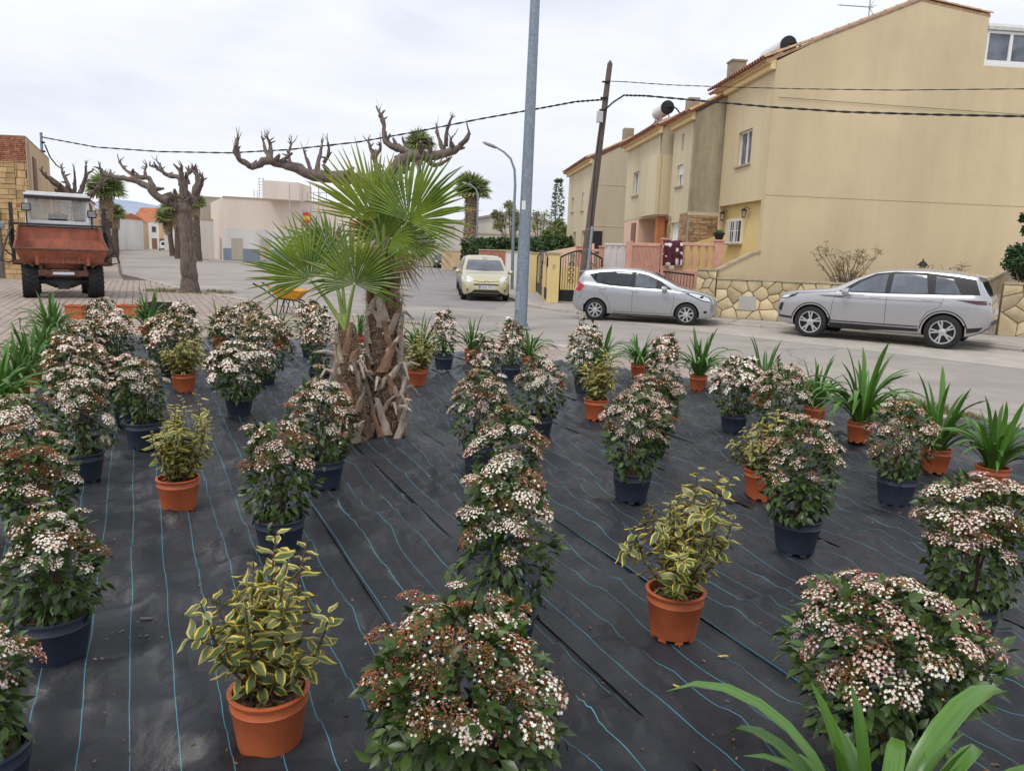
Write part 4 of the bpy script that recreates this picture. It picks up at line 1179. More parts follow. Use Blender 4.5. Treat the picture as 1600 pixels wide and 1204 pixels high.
def block(name, label, a, b_, depth_v, h, mt, wins=(), doors=(), roof=None, plinth=None, side_wins=(), par=.25, group=None, glass=None):
    """building on the base line a->b (its front), running back by depth_v; wins: (x0,x1,z0,z1) in metres along the front"""
    t = empty(name, a, label, 'building', group)
    d = b_ - a; L_ = d.length; dn = d.normalized(); back = Vector(depth_v); bn = back.normalized()
    outw = Vector((dn.y, -dn.x, 0)); outw = outw if outw.dot(back) < 0 else -outw
    mb = MB(); mb.obox(a, d, back, (0, 0, h)); mb.build('wall', mt, t)
    for i, ws in enumerate((wins, side_wins)):
        o_, e, n_ = (a, dn, outw) if i == 0 else (a, bn, Vector((-bn.y, bn.x, 0)))
        if i == 1 and n_.dot(d) > 0: n_ = -n_
        for x0, x1, z0, z1 in ws:
            mb = MB(); fw = .08; base = o_ + e * x0 + n_ * .002
            mb.obox(base + Vector((0, 0, z0)), e * (x1 - x0), n_ * .05, (0, 0, fw)); mb.obox(base + Vector((0, 0, z1 - fw)), e * (x1 - x0), n_ * .05, (0, 0, fw))
            mb.obox(base + Vector((0, 0, z0 + fw)), e * fw, n_ * .05, (0, 0, z1 - z0 - 2 * fw)); mb.obox(base + e * (x1 - x0 - fw) + Vector((0, 0, z0 + fw)), e * fw, n_ * .05, (0, 0, z1 - z0 - 2 * fw))
            f = mb.build('window', m_cope, t)
            mb = MB(); mb.obox(base + e * fw + Vector((0, 0, z0 + fw)), e * (x1 - x0 - 2 * fw), n_ * .015, (0, 0, z1 - z0 - 2 * fw)); mb.build('pane', glass or m_dark, f)
    for x0, x1, z1, mm_ in doors:
        mb = MB(); mb.obox(a + dn * x0 + outw * .002, dn * (x1 - x0), outw * .06, (0, 0, z1)); mb.build('door', mm_, t)
    if plinth:
        mb = MB(); mb.obox(a - dn * .02, d + dn * .04, outw * .03, (0, 0, plinth[0])); mb.build('plinth', plinth[1], t)
    if roof == 'flat':
        mb = MB(); mb.obox(a + outw * .06 - dn * .06 + Vector((0, 0, h + .001)), d + dn * .12, back + bn * .12, (0, 0, .14)); mb.build('parapet_cap', m_cope, t)
    elif roof:
        rh, mt2 = roof; mb = MB(); o2 = a + outw * .3 - dn * .2 + Vector((0, 0, h)); d2 = d + dn * .4; b2 = back - outw * .6
        V = [o2, o2 + d2, o2 + d2 + b2, o2 + b2, o2 + b2 * .5 + Vector((0, 0, rh)) + dn * 0, o2 + d2 + b2 * .5 + Vector((0, 0, rh))]
        mb.add(V, [(0, 1, 5, 4), (2, 3, 4, 5), (1, 2, 5), (3, 0, 4), (0, 3, 2, 1)]); mb.build('roof', mt2, t)
    return t
# --- old stone and brick building at the left edge
cor = PD(52, 420, 31.0); cor.z = 0; lft = cor - Vector((9, 0.6, 0))
bl = empty('old_building', cor, 'old building of ochre stone topped with red brick behind the dumper', 'building')
zt = PD(40, 212, 31.0).z; zred = PD(20, 252, 31.0).z
mb = MB(); mb.obox(cor + Vector((0, .05, 0)), lft - cor, SD * 9, (0, 0, zt)); mb.build('wall', m_mortar, bl)
def courses(parent, o, du, L_, z0, z1, out, mt, hh, ll, name='masonry'):
    mb = MB(); z = z0
    while z < z1 - .03:
        h = random.uniform(*hh); h = min(h, z1 - z); x = -random.uniform(0, ll[0])
        while x < L_:
            l = random.uniform(*ll); a, b_ = max(0, x), min(L_, x + l)
            if b_ - a > .05: mb.obox(o + du * a + Vector((0, 0, z)), du * (b_ - a - .018), out * random.uniform(.01, .04), (0, 0, h - .018))
            x += l
        z += h
    ob = mb.build(name, mt, parent); ob['kind'] = 'stuff'
du = (lft - cor).normalized()
courses(bl, cor + du * .45, du, 8.5, .0, zred, Vector((0, -1, 0)), m_ochb, (.14, .24), (.3, .7), 'stone_masonry')
courses(bl, cor, du, 9, zred, zt - .02, Vector((0, -1, 0)), m_redb, (.07, .08), (.2, .28), 'brick_masonry')
courses(bl, cor, du, .45, 0, zred, Vector((0, -1, 0)), m_ochb, (.2, .3), (.25, .45), 'quoins')
mb = MB(); mb.obox(cor + Vector((.01, .0, 0)), SD * 8.9, SN * .04, (0, 0, zt - .1)); mb.build('street_render', m_tan, bl)
mb = MB(); mb.obox(cor + SD * 1.6 + SN * .045 + Vector((0, 0, 2.9)), SD * 1.0, SN * .05, (0, 0, 2.0)); mb.build('window', m_door, bl)
mb = MB(); mb.obox(cor + SD * .1 + SN * .05 + Vector((0, 0, 0)), SD * .09, SN * .09, (0, 0, zt - .2)); mb.build('downpipe', m_gry, bl)
mb = MB(); mb.obox(cor + SD * 4.5 + SN * .045 + Vector((0, 0, 2.8)), SD * 1.0, SN * .3, (0, 0, .9)); mb.build('sign_box', mat('sign_yellow', S(226, 184, 84), .6), bl)
mb = MB(); mb.obox(cor + du * 1.1 + Vector((0, -.05, 0)), du * .7, (0, -.04, 0), (0, 0, 2.7)); mb.build('door', mat('door_grey', S(96, 92, 90), .8, var=.2), bl)
mb = MB(); mb.obox(cor + du * 1.9 + Vector((0, -.6, 0)), du * .28, (0, .28, 0), (0, 0, 3.6)); mb.build('white_post', m_whit, bl)
rp0 = PD(66, 300, 37); rp0.z = 0; 
t = empty('roof_pole', rp0, 'thin grey cable pole rising behind the old stone building', 'pole')
mb = MB(); mb.tube([rp0, PD(68, 290, 37), PD(64, 207, 37)], .06, 8); mb.build('mast', m_pole, t)
for yy, s_ in ((222, 5), (236, 6), (262, 4)):
    mb = MB(); mb.tube([PD(64, yy, 37), PD(64 + s_, yy + 1, 36.9)], .05, 6); mb.build('insulator', m_iron, t)
cable('drop_cable', pxline([(70, 226), (78, 245), (88, 258), (97, 264)], 36.9, 38), .03, 'short cable hanging from the thin grey pole')

# --- left side of the street, behind the dumper
for k, (al0, al1, h, mt, lab) in enumerate([(56, 62.5, 4.6, m_gry, 'grey low house beyond the old stone building'), (63, 80, 6.2, m_tan, 'tan house on the far left of the street'), (81, 100, 5.4, m_whit, 'white house on the far left of the street'), (102, 130, 6.6, m_pinkb, 'pinkish long house on the far left of the street'), (133, 170, 6.0, m_tan, 'ochre house near the street end')]):
    a = W(-6.2 + k * .25, al0); b_ = W(-6.2 + k * .25, al1); n = int((al1 - al0) / 4)
    wins = [(1.2 + i * 4, 2.3 + i * 4, 3.4, 4.7) for i in range(n)] if h > 5 else []
    block('street_house', lab, a, b_, -SN * 9, h, mt, wins=wins, doors=[(1.0 + i * 4, 2.1 + i * 4, 2.3, m_door) for i in range(n)], roof=(1.2, m_red) if k % 2 else 'flat', group='houses along the far street')
# --- end of the street
e0 = PD(196, 384, 190); e0.z = 0
def at_px(x0, x1, ytop, D, name, lab, mt, roof=None, back=9, wins=True, doors=True, base=0.0, **kw):
    a, b_ = PD(x0, 380, D), PD(x1, 380, D); h = PD((x0 + x1) / 2, ytop, D).z; a.z = b_.z = base
    L_ = (b_ - a).length
    n = max(1, int(L_ / 4.2)); ws = []
    if wins:
        for i in range(n):
            c = (i + .5) * L_ / n
            for z in ([3.6] if h > 5.2 else []) + ([6.6] if h > 8.5 else []): ws.append((c - .5, c + .5, z, z + 1.3))
            if i % 2: ws.append((c - .5, c + .5, 1.1, 2.3))
            if h <= 5.2 and L_ > 3: ws.append((c + .8, c + 1.6, 1.1, 2.4)); ws.append((c - 1.6, c - .8, 2.9, 3.8))
    ds = [((i + .5) * L_ / n - .55, (i + .5) * L_ / n + .55, 2.3, m_door) for i in range(0, n, 2)] if doors else []
    return block(name, lab, a, b_, Vector((0, back, 0)), h, mt, wins=ws, doors=ds, roof=roof, group='houses along the far street', **kw)
at_px(205, 245, 347, 215, 'street_house', 'house with broad red tiled roof closing the street', m_tan, roof=(4.2, m_red), back=14)
at_px(213, 234, 347, 185, 'street_house', 'grey white house below the red tiled roof', m_gry, roof='flat')
at_px(233, 250, 347, 172, 'street_house', 'bright white house with dark awning at the street end', m_whit, roof='flat')
at_px(249, 258, 352, 165, 'street_house', 'narrow ochre house beside the white one at the street end', m_tan, roof='flat')
at_px(196, 206, 349, 178, 'street_house', 'small beige house at the left of the street end', m_pinkb, roof=(1, m_red))
at_px(168, 186, 340, 135, 'street_house', 'pale house on the left of the street beyond the palms', m_whit, roof=(1, m_red))
at_px(185, 198, 346, 150, 'street_house', 'narrow cream house on the left before the street end', m_tan, roof='flat')
at_px(257, 300, 348, 150, 'street_house', 'long white house behind the palms on the right of the street', m_whit, roof='flat')
at_px(520, 570, 352, 150, 'street_house', 'cream house at the end of the side street behind the fan palm', m_tan, roof=(1.2, m_red))
at_px(571, 612, 346, 155, 'street_house', 'white house at the end of the side street behind the palm trunk', m_whit, roof='flat')
at_px(613, 645, 356, 145, 'street_house', 'low grey house at the end of the side street left of the shed', m_gry, roof='flat')
# --- right side of the street up to the corner building
for k, (al0, al1, h, mt, lab) in enumerate([(96, 100, 4.3, m_whit, 'low white house next to the corner building'), (100.2, 108, 7.0, m_gry, 'tall grey brown house beside the corner building'), (108.5, 122, 5.0, m_tan, 'tan house behind the pollarded tree'), (123, 150, 6.0, m_whit, 'white house behind the street palms')]):
    a = W(6.3, al0); b_ = W(6.3, al1); n = int((al1 - al0) / 4)
    block('street_house', lab, a, b_, SN * 9, h, mt, wins=[(1.2 + i * 4, 2.2 + i * 4, 3.4, 4.6) for i in range(n)] if h > 5 else [], doors=[(1.0 + i * 4, 2.0 + i * 4, 2.3, m_door) for i in range(n)], roof='flat', group='houses along the far street')
# --- pink and white corner building
c0 = G(341, 407) + Vector((0, 1.5, 0)); c0.z = 0; c1 = PD(545, 404, 84); c1.z = 0
dv = (c1 - c0); hL = PD(345, 308, c0.y).z; hR = PD(520, 318, 84).z
cb = empty('corner_building', c0, 'big pale pink corner building with white ground floor and blue grey plinth', 'building')
mb = MB(); mb.obox(c0, dv, SD * 14, (0, 0, hL)); mb.build('wall', m_pinkb, cb)
zw = PD(345, 356, c0.y).z; n_ = Vector((dv.y, -dv.x, 0)).normalized(); n_ = n_ if n_.y < 0 else -n_
mb = MB(); mb.obox(c0 + n_ * .03 - dv.normalized() * .03, dv, -n_ * .029, (0, 0, zw)); mb.build('ground_floor', m_whit, cb)
mb = MB(); mb.obox(c0 + n_ * .05 - dv.normalized() * .05, dv, -n_ * .018, (0, 0, 1.25)); mb.build('plinth', m_bluep, cb)
x0, x1 = PD(416, 300, 80), PD(472, 300, 81.5); zz = PD(440, 284, 80).z
mb = MB(); mb.obox(Vector((x0.x, x0.y - 1.2, hL + .001)), Vector((x1.x - x0.x, x1.y - x0.y, 0)), (0, 5, 0), (0, 0, zz - hL)); mb.build('stair_tower', m_pinkb, cb)
mb = MB(); mb.obox(c0 + n_ * .08 + Vector((0, 0, hL + .002)), dv, -n_ * .3, (0, 0, .12)); mb.build('parapet_cap', m_cope, cb)
for xx in (455, 474, 487, 500):
    q = PD(xx, 330, 79.5); mb = MB(); mb.tube([(q.x, q.y - .5, zw), (q.x, q.y - .5, hL + random.uniform(.2, 1.8))], .05, 6); mb.build('pipe', m_gry, cb)
mb = MB(); mb.obox(c0 + SD * 2 - SN * .02 + Vector((0, 0, 0)), SD * 1.1, -SN * .05, (0, 0, 2.3)); mb.build('door', m_gry, cb)
for k in range(4):
    q = c0 + dv * (.06 + .22 * k) + n_ * .06; mb = MB(); mb.obox(q + Vector((0, 0, .1)), dv.normalized() * 1.1, -n_ * .02, (0, 0, 2.2)); mb.build('door', m_gry, cb)
ra = PD(397, 300, 80); 
mb = MB()
for xx in (405, 412):
    q = PD(xx, 300, 79); mb.tube([(q.x, q.y, hL), (q.x, q.y, hL + 2.0)], .03, 5)
for j in range(7): 
    q, q2 = PD(405, 300, 79), PD(412, 300, 79); mb.tube([(q.x, q.y, hL + .2 + j * .28), (q2.x, q2.y, hL + .2 + j * .28)], .02, 4)
for xx in (397, 402, 480, 490, 500, 510):
    q = PD(xx, 300, 81); mb.tube([(q.x, q.y, hL), (q.x, q.y, hL + .9)], .03, 4)
q, q2 = PD(480, 300, 81), PD(512, 300, 81); mb.tube([(q.x, q.y, hL + .9), (q2.x, q2.y, hL + .9)], .03, 4)
mb.build('roof_rails', m_pole, cb)
# two little flags and a roof lantern behind the palm fronds
t = empty('flag_pole', PD(473, 400, 74).xy.to_3d(), 'short flag pole with red and yellow flag by the corner building', 'flag')
q = PD(473, 332, 74); mb = MB(); mb.tube([(q.x, q.y, 0), (q.x, q.y, q.z + .3)], .035, 6); mb.build('pole', m_pole, t)
for k, cc in enumerate((S(200, 60, 50), S(230, 180, 60), S(200, 60, 50))):
    mb = MB(); mb.obox((q.x + .04, q.y, q.z - .3 - k * .35), (.55, .05, 0), (0, .02, 0), (0, 0, .34)); mb.build('flag_stripe', mat('flag_%d' % k, cc, .8), t)

# --- pale sheds behind the side street
at = lambda x0, x1, y, D, nm, lab, mt, **k: at_px(x0, x1, y, D, nm, lab, mt, **k)
s0, s1 = PD(640, 390, 95), PD(915, 390, 95)
sh = empty('shed', s0.xy.to_3d(), 'long pale industrial shed with low grey gable behind the hedge', 'building')
zw = PD(780, 366, 95).z; za = PD(795, 333, 95).z; zl = PD(690, 350, 95).z
mb = MB(); mb.prism([(s0.x, 95, 0), (s1.x, 95, 0), (s1.x, 95, zw + .6), (PD(800, 333, 95).x, 95, za), (PD(690, 350, 95).x, 95, zw + .8), (s0.x, 95, zw + .4)], (0, 25, 0)); mb.build('wall', m_shed, sh)
mb = MB(); mb.obox((s0.x, 94.9, zw - .05), (s1.x - s0.x, 0, 0), (0, .09, 0), (0, 0, .18)); mb.build('band', m_cope, sh)
ap = Vector((PD(800, 333, 95).x, 94.7, za + .02)); lf = Vector((PD(690, 350, 95).x, 94.7, zw + .82)); rt = Vector((s1.x, 94.7, zw + .62))
mb = MB(); mb.prism([lf, ap, ap + Vector((0, 0, .25)), lf + Vector((0, 0, .25))], (0, 25.5, 0)); mb.prism([ap, rt, rt + Vector((0, 0, .25)), ap + Vector((0, 0, .25))], (0, 25.5, 0)); mb.build('roof', mat('fibre_cement', S(150, 144, 136), .9, scale=.5), sh)
w0, w1 = PD(688, 350, 88), PD(726, 350, 88); hz = PD(707, 345, 88).z
block('white_building', 'pale block with louvred panels behind the dark parked car', Vector((w0.x - 3, 88, 0)), Vector((w1.x, 88, 0)), Vector((0, 6, 0)), hz, m_shed, wins=[(3.2, 4.6, 3.4, 4.6), (1.0, 2.2, 3.4, 4.6)], roof='flat', glass=m_gry)
# low brick and pink garden walls along the side street, below the hedge
def low_wall(x0, x1, D0, D1, ytop, lab, mt, cope=m_cope):
    a, b_ = PD(x0, 400, D0), PD(x1, 400, D1); a.z = b_.z = 0; h = PD(x0, ytop, D0).z
    t = empty('garden_wall', a, lab, 'wall'); mb = MB(); mb.obox(a, b_ - a, (0, .25, 0), (0, 0, h)); mb.build('wall', mt, t)
    mb = MB(); mb.obox(a + Vector((-.02, -.05, h + .001)), b_ - a, (0, .35, 0), (0, 0, .08)); mb.build('coping', cope, t); return t
low_wall(690, 745, 76, 70, 392, 'far pale garden wall with a white railing, behind the parked cars', m_tan)
low_wall(748, 800, 60, 52, 391, 'salmon brick garden wall below the clipped hedge', m_redb)
low_wall(790, 832, 44, 38.5, 394, 'white panelled garden wall beside the curved street lamp', m_whit)
low_wall(826, 905, 44, 36, 396, 'grey brick garden wall behind the yellow gate pillars', m_stain)
# sloping ramp parapet before the far house
mb = MB(); a, b_ = PD(850, 394, 38), PD(895, 384, 36.5); mb.prism([(a.x, a.y, 0), (b_.x + 1, b_.y, 0), (b_.x + 1, b_.y, b_.z + .15), (a.x, a.y, a.z)], (0, .2, 0)); o = mb.build('ramp_parapet', mat('wall_rose', S(222, 188, 164), .9, var=.06)); tag(o, 'pink sloping ramp parapet in front of the far terrace house', 'wall')
# ================================================================== trees and shrubs of the street
m_bark = mat('pollard_bark', S(136, 121, 112), .95, scale=5, c2=S(92, 80, 74), bump=1.0, bscale=14, stretch=(3.2, 3.2, .6)); grime(m_bark, .68, 1.12, 5, (3, 3, .5))
m_bark2 = mat('twig_bark', S(122, 107, 98), .9, scale=9, var=.25)
m_palmtr = mat('palm_trunk', S(112, 96, 84), .95, scale=5, c2=S(72, 60, 52), bump=.6)
m_dead = mat('palm_dead', S(166, 146, 120), .9, scale=5, c2=S(128, 108, 88), rand=.3, island=True)
m_frond = mat('palm_far_leaf', S(136, 146, 96), .6, rand=.35, island=True, trans=.2)
def gnarl(mb, pts, rads, n=10, lump=.16, sub=4, wob=.5):
    """limb with bumps: resampled, jittered, swollen at random"""
    P, Q = [], []
    for i in range(len(pts) - 1):
        for k in range(sub):
            s_ = k / sub; P.append(lerp(pts[i], pts[i+1], s_)); Q.append(lerp(rads[i], rads[i+1], s_))
    P.append(pts[-1]); Q.append(rads[-1])
    # smooth then jitter
    S_ = [P[0]] + [(P[i-1] + P[i] * 2 + P[i+1]) / 4 for i in range(1, len(P) - 1)] + [P[-1]]
    ph = random.uniform(0, 50)
    S_ = [p + Vector((mnoise.noise(Vector((i * .6, ph, 0))), mnoise.noise(Vector((i * .6, ph, 9))), mnoise.noise(Vector((i * .6, ph, 19))))) * Q[i] * wob for i, p in enumerate(S_)]
    Q = [r_ * (1 + lump * 1.6 * mnoise.noise(Vector((i * .9, ph, 5)))) for i, r_ in enumerate(Q)]
    mb.tube(S_, Q, n, jit=lump * .6)
    return S_
def pollard(base, trunk, tr, limbs, label, D, twig=True):
    """trunk: px path; limbs: list of (px path, r0, r1, depth offset at the end); stubs and twigs grow from limb ends"""
    t = empty('pollarded_tree', base, label, 'tree', 'pollarded street trees')
    mb = MB(); P = [base] + [PD(x, y, D) for x, y in trunk]
    gnarl(mb, [base - Vector((0, 0, .05))] + P[1:], tr, n=18, lump=.035, sub=8, wob=.16); mb.tube([base - Vector((0, 0, .05)), base + Vector((0, 0, .12)), base + Vector((0, 0, .35))], [tr[0] * 1.15, tr[0] * 1.06, tr[0] * .9], 16, jit=.05)
    mb.build('trunk', m_bark, t, smooth=70)
    sc = 1 / pxm(Vector((0, D, 1.7)))
    for path, r0, r1, off in limbs:
        n = len(path); P = [PD(x, y, D + off * i / max(1, n - 1)) for i, (x, y) in enumerate(path)]
        mb = MB(); S_ = gnarl(mb, P, [lerp(r0, r1, i / (n - 1)) * .84 for i in range(n)], n=9, lump=.22)
        # knuckles and short stubs along the limb
        for i in range(1, len(S_)):
            f = i / len(S_)
            if random.random() < .38:
                d = Vector((random.uniform(-1, 1), random.uniform(-1, 1), random.uniform(.0, 1.2))).normalized(); r_ = lerp(r0, r1, f)
                l = random.uniform(.8, 2.2) * r_ + .03; mb.tube([S_[i], S_[i] + d * (r_ + l * .3), S_[i] + d * (r_ + l)], [r_ * .6, r_ * .42, r_ * .22], 6, jit=.15)
        mb.build('limb', m_bark, t, smooth=70)
        if twig:
            mb = MB(); c = S_[-1]
            for k in range(random.randint(2, 4)):
                d = Vector((random.uniform(-.7, .7), random.uniform(-.7, .7), random.uniform(.4, 1.2))).normalized(); l = random.uniform(.08, .26)
                q = c + d * l * .5 + Vector((random.uniform(-.04, .04), 0, 0)); mb.tube([c, q, q + (d + Vector((0, 0, .3))) * l * .5], [r1 * .55, r1 * .38, r1 * .2], 5)
            for k in range(1):
                d = Vector((random.uniform(-.6, .6), random.uniform(-.4, .4), 1)).normalized(); mb.tube([c, c + d * random.uniform(.15, .4)], [.006, .003], 4)
            mb.build('twigs', m_bark2, t)
    return t
Z1 = lambda L_: [(x / 3.7625, 160 + y / 3.7625) for x, y in L_]
Z2 = lambda L_: [(350 + x / 3.2, 160 + y / 3.2) for x, y in L_]
tb_ = G(297, 456)
pollard(tb_, Z1([(1110, 950), (1100, 800), (1090, 650), (1085, 570)]), [.30, .26, .235, .23, .27], [
    (Z1([(1075, 620), (1000, 580), (940, 570), (880, 500), (800, 460), (700, 440), (615, 430), (590, 390)]), .20, .06, -.6),
    (Z1([(900, 500), (880, 440), (800, 440), (740, 400), (700, 350)]), .12, .045, .4), (Z1([(870, 450), (850, 410), (862, 370)]), .06, .04, .1),
    (Z1([(1085, 570), (1070, 500), (1060, 440), (980, 430), (930, 385), (880, 370)]), .15, .04, .5), (Z1([(965, 415), (940, 370), (922, 345)]), .05, .03, .1),
    (Z1([(1100, 560), (1080, 470), (1060, 400), (1068, 378)]), .17, .05, -.3), (Z1([(1130, 590), (1160, 500), (1165, 430), (1140, 400)]), .19, .07, .3),
    (Z1([(1150, 540), (1185, 480), (1190, 435)]), .12, .06, -.5), (Z1([(1100, 480), (1100, 420), (1130, 400)]), .12, .06, .4)], 'pollarded tree with a long crooked left limb on the tiled kerb corner', tb_.y)
lb = PD(125, 435, 34); lb.z = 0
pollard(lb, Z1([(490, 900), (490, 700), (480, 590)]), [.42, .36, .34, .4], [
    (Z1([(470, 580), (400, 530), (340, 490), (280, 440), (240, 400)]), .2, .05, 0), (Z1([(420, 540), (395, 470), (370, 420), (362, 380)]), .13, .04, .5), (Z1([(440, 520), (440, 450), (435, 380)]), .10, .03, -.3),
    (Z1([(470, 540), (490, 480), (510, 420), (545, 400)]), .14, .04, .4), (Z1([(500, 460), (505, 400), (505, 370)]), .08, .04, -.2), (Z1([(480, 580), (540, 540), (580, 500), (610, 440)]), .18, .05, -.6),
    (Z1([(560, 530), (590, 480), (640, 440)]), .1, .04, .6), (Z1([(460, 570), (380, 550), (330, 520)]), .14, .06, 1.0)], 'pollarded tree with many upright stubs behind the dumper cab', 34)
cbase = G(598, 497)
pollard(cbase, [(600, 440), (602, 380), (600, 310), (602, 280)], [.30, .27, .25, .26, .28], [
    (Z2([(790, 400), (640, 380), (440, 370), (360, 330), (270, 300), (220, 290), (140, 325), (80, 290), (50, 240)]), .19, .06, -.8),
    (Z2([(70, 260), (65, 210), (65, 185)]), .06, .03, 0), (Z2([(225, 285), (205, 240), (195, 190)]), .07, .03, .2), (Z2([(230, 270), (235, 215), (215, 170)]), .06, .03, -.2), (Z2([(325, 300), (322, 260), (335, 210)]), .06, .03, .2),
    (Z2([(440, 360), (420, 300), (400, 245)]), .07, .03, .1), (Z2([(460, 360), (480, 270), (490, 210)]), .08, .03, .4), (Z2([(500, 300), (525, 260), (520, 200)]), .06, .03, -.2), (Z2([(780, 380), (760, 300), (740, 250), (720, 195)]), .10, .035, .3), (Z2([(750, 270), (780, 240), (785, 210)]), .07, .03, 0),
    (Z2([(820, 380), (880, 300), (960, 260), (1060, 270), (1150, 240), (1200, 200), (1228, 150)]), .20, .05, -.5), (Z2([(960, 270), (900, 240), (830, 215), (800, 190), (800, 120), (785, 60)]), .12, .05, .3), (Z2([(785, 75), (775, 50)]), .05, .03, 0),
    (Z2([(1100, 260), (1080, 190), (1062, 125)]), .08, .035, .3), (Z2([(1110, 220), (1110, 150), (1140, 75)]), .07, .03, -.2), (Z2([(1130, 250), (1135, 180)]), .06, .03, .1), (Z2([(900, 340), (920, 300), (905, 210)]), .12, .05, .4), (Z2([(1000, 270), (1050, 320), (1120, 290)]), .1, .04, .6)],
    'wide pollarded tree with twisted limbs rising behind the fan palm', cbase.y)
# grass ring round the pollarded tree's foot
nG = 900; ang = RNG.uniform(0, 6.28, nG); rad = .3 + .75 * np.sqrt(RNG.uniform(0, 1, nG)); T = np.stack([tb_.x + rad * np.cos(ang) * 1.5, tb_.y + rad * np.sin(ang) * .9, np.full(nG, -.005)], 1)
gv = np.array([(-.012, 0, 0), (.012, 0, 0), (.004, 0, .09)]); M3 = frames(np.tile(np.array([[0, 0, 1.]]), (nG, 1)) * 1.0, np.stack([np.cos(ang * 7), np.sin(ang * 7), np.zeros(nG)], 1)) * RNG.uniform(.5, 1.4, nG)[:, None, None]
o = place('grass', scatter_mesh('grass', gv @ np.array([[1, 0, 0], [0, 0, 0], [0, .3, 1]]), [(0, 1, 2)], [m_grass], M3, T)); tag(o, 'thin grass tufts round the foot of the pollarded tree', 'grass', kind='stuff')
def kerb_grass(pxs, nG, spread, label):
    P = [G(*p) for p in pxs]; T = []
    for _ in range(nG):
        k = random.randrange(len(P) - 1); q = lerp(P[k], P[k+1], random.random()); T.append((q.x + random.gauss(0, spread), q.y + random.gauss(0, spread), -.01))
    T = np.array(T); an = RNG.uniform(0, 6.28, nG); M3 = frames(np.tile(np.array([[0, 0, 1.]]), (nG, 1)), np.stack([np.cos(an), np.sin(an), 0 * an], 1)) * RNG.uniform(.4, 1.1, nG)[:, None, None]
    o = place('grass', scatter_mesh('grass', gv @ np.array([[1, 0, 0], [0, 0, 0], [0, .3, 1]]), [(0, 1, 2)], [m_grass], M3, T)); tag(o, label, 'grass', kind='stuff')
kerb_grass([(1420, 628), (1500, 650), (1570, 672)], 1500, .07, 'dry grass along the kerb beside the strap-leaved plants')
kerb_grass([(560, 494), (660, 508)], 300, .05, 'grass tufts in the kerb behind the fan palm')

# ---------------------------------------------------------------- distant fan palms
def fan_np(nseg=16, spread=math.pi * .85, fold=.12, w=.5, droop=.25):
    V, F = [], []
    for i in range(nseg):
        a = (i / (nseg - 1) - .5) * 2 * spread; da = spread / nseg * 1.05
        c, s_ = math.cos(a), math.sin(a)
        k = len(V); r1 = .5; V += [(0, 0, 0), (r1 * math.sin(a - da), r1 * math.cos(a - da), -.02), (r1 * s_, r1 * c, .03), (r1 * math.sin(a + da), r1 * math.cos(a + da), -.02), (s_, c, -droop)]
        F += [(k, k+1, k+2), (k, k+2, k+3), (k+1, k+4, k+2), (k+2, k+4, k+3)]
    return np.array(V), F
FV, FF = fan_np()
def far_palm(basepx, D, crown_px, R_px, label, skirt=1.0, n=64, group='distant fan palms'):
    base = PD(*basepx, D); base.z = 0; c = PD(*crown_px, D); s_ = 1 / pxm(c); Rm = R_px * s_ * 1.1
    t = empty('fan_palm', base, label, 'palm tree', group)
    mb = MB(); k = 10; mb.tube([lerp(base, c, i / k) for i in range(k + 1)], [.30 * (1.15 - .35 * i / k) for i in range(k + 1)], 10, jit=.08); mb.build('trunk', m_palmtr, t, smooth=60)
    if skirt:
        m_ = int(70 * skirt); an = RNG.uniform(0, 6.28, m_); zz = RNG.uniform(0, 1, m_) ** .8; Ls = Rm * 1.5 * skirt
        T = np.stack([np.cos(an) * .22, np.sin(an) * .22, -zz * Ls], 1); d = np.stack([np.cos(an) * .34, np.sin(an) * .34, -np.ones(m_)], 1); nn = np.stack([np.cos(an), np.sin(an), 0.3 * np.ones(m_)], 1)
        M3 = frames(nn, d) * (Rm * RNG.uniform(.45, .75, m_))[:, None, None]
        V = FV.copy(); V[:, 0] *= .55
        o = place('dead_skirt', scatter_mesh('dead_skirt', V, FF, [m_dead], M3, T), t, c - base)
    u = RNG.uniform(-.25, 1, n); an = np.arange(n) * 2.4 + RNG.uniform(-.3, .3, n); r_ = np.sqrt(1 - np.clip(u, -1, 1) ** 2)
    d = np.stack([np.cos(an) * r_, np.sin(an) * r_, u], 1); T = d * Rm * .42; up = np.stack([-d[:, 0] * .4, -d[:, 1] * .4, np.ones(n)], 1) + RNG.normal(0, .25, (n, 3))
    M3 = frames(up, d) * (Rm * RNG.uniform(.5, .72, n))[:, None, None]
    place('crown', scatter_mesh('crown', FV, FF, [m_frond], M3, T), t, c - base)
    mb = MB()
    for q in T: mb.tube([c, c + Vector(q)], .02, 4)
    mb.build('leaf_stalks', m_frond, t)
    return t
far_palm((735, 396), 70, (737, 300), 30, 'shaggy fan palm with a brown skirt of dead leaves behind the street lamp', skirt=1.5)
far_palm((655, 400), 100, (655, 226), 24, 'tall fan palm whose crown shows above the pollarded limbs', skirt=.5)
far_palm((165, 405), 50, (165, 298), 30, 'leafy fan palm right of the dumper cab', skirt=.7, n=52)
far_palm((180, 396), 75, (180, 335), 16, 'small fan palm farther down the left pavement', skirt=.6)
far_palm((270, 394), 95, (262, 342), 20, 'fan palm in the right row beside the white van', skirt=.5)
far_palm((278, 394), 80, (277, 325), 24, 'fan palm half hidden by the pollarded trunk', skirt=.5)
far_palm((310, 402), 72, (306, 318), 16, 'fan palm right of the pollarded trunk', skirt=.5)

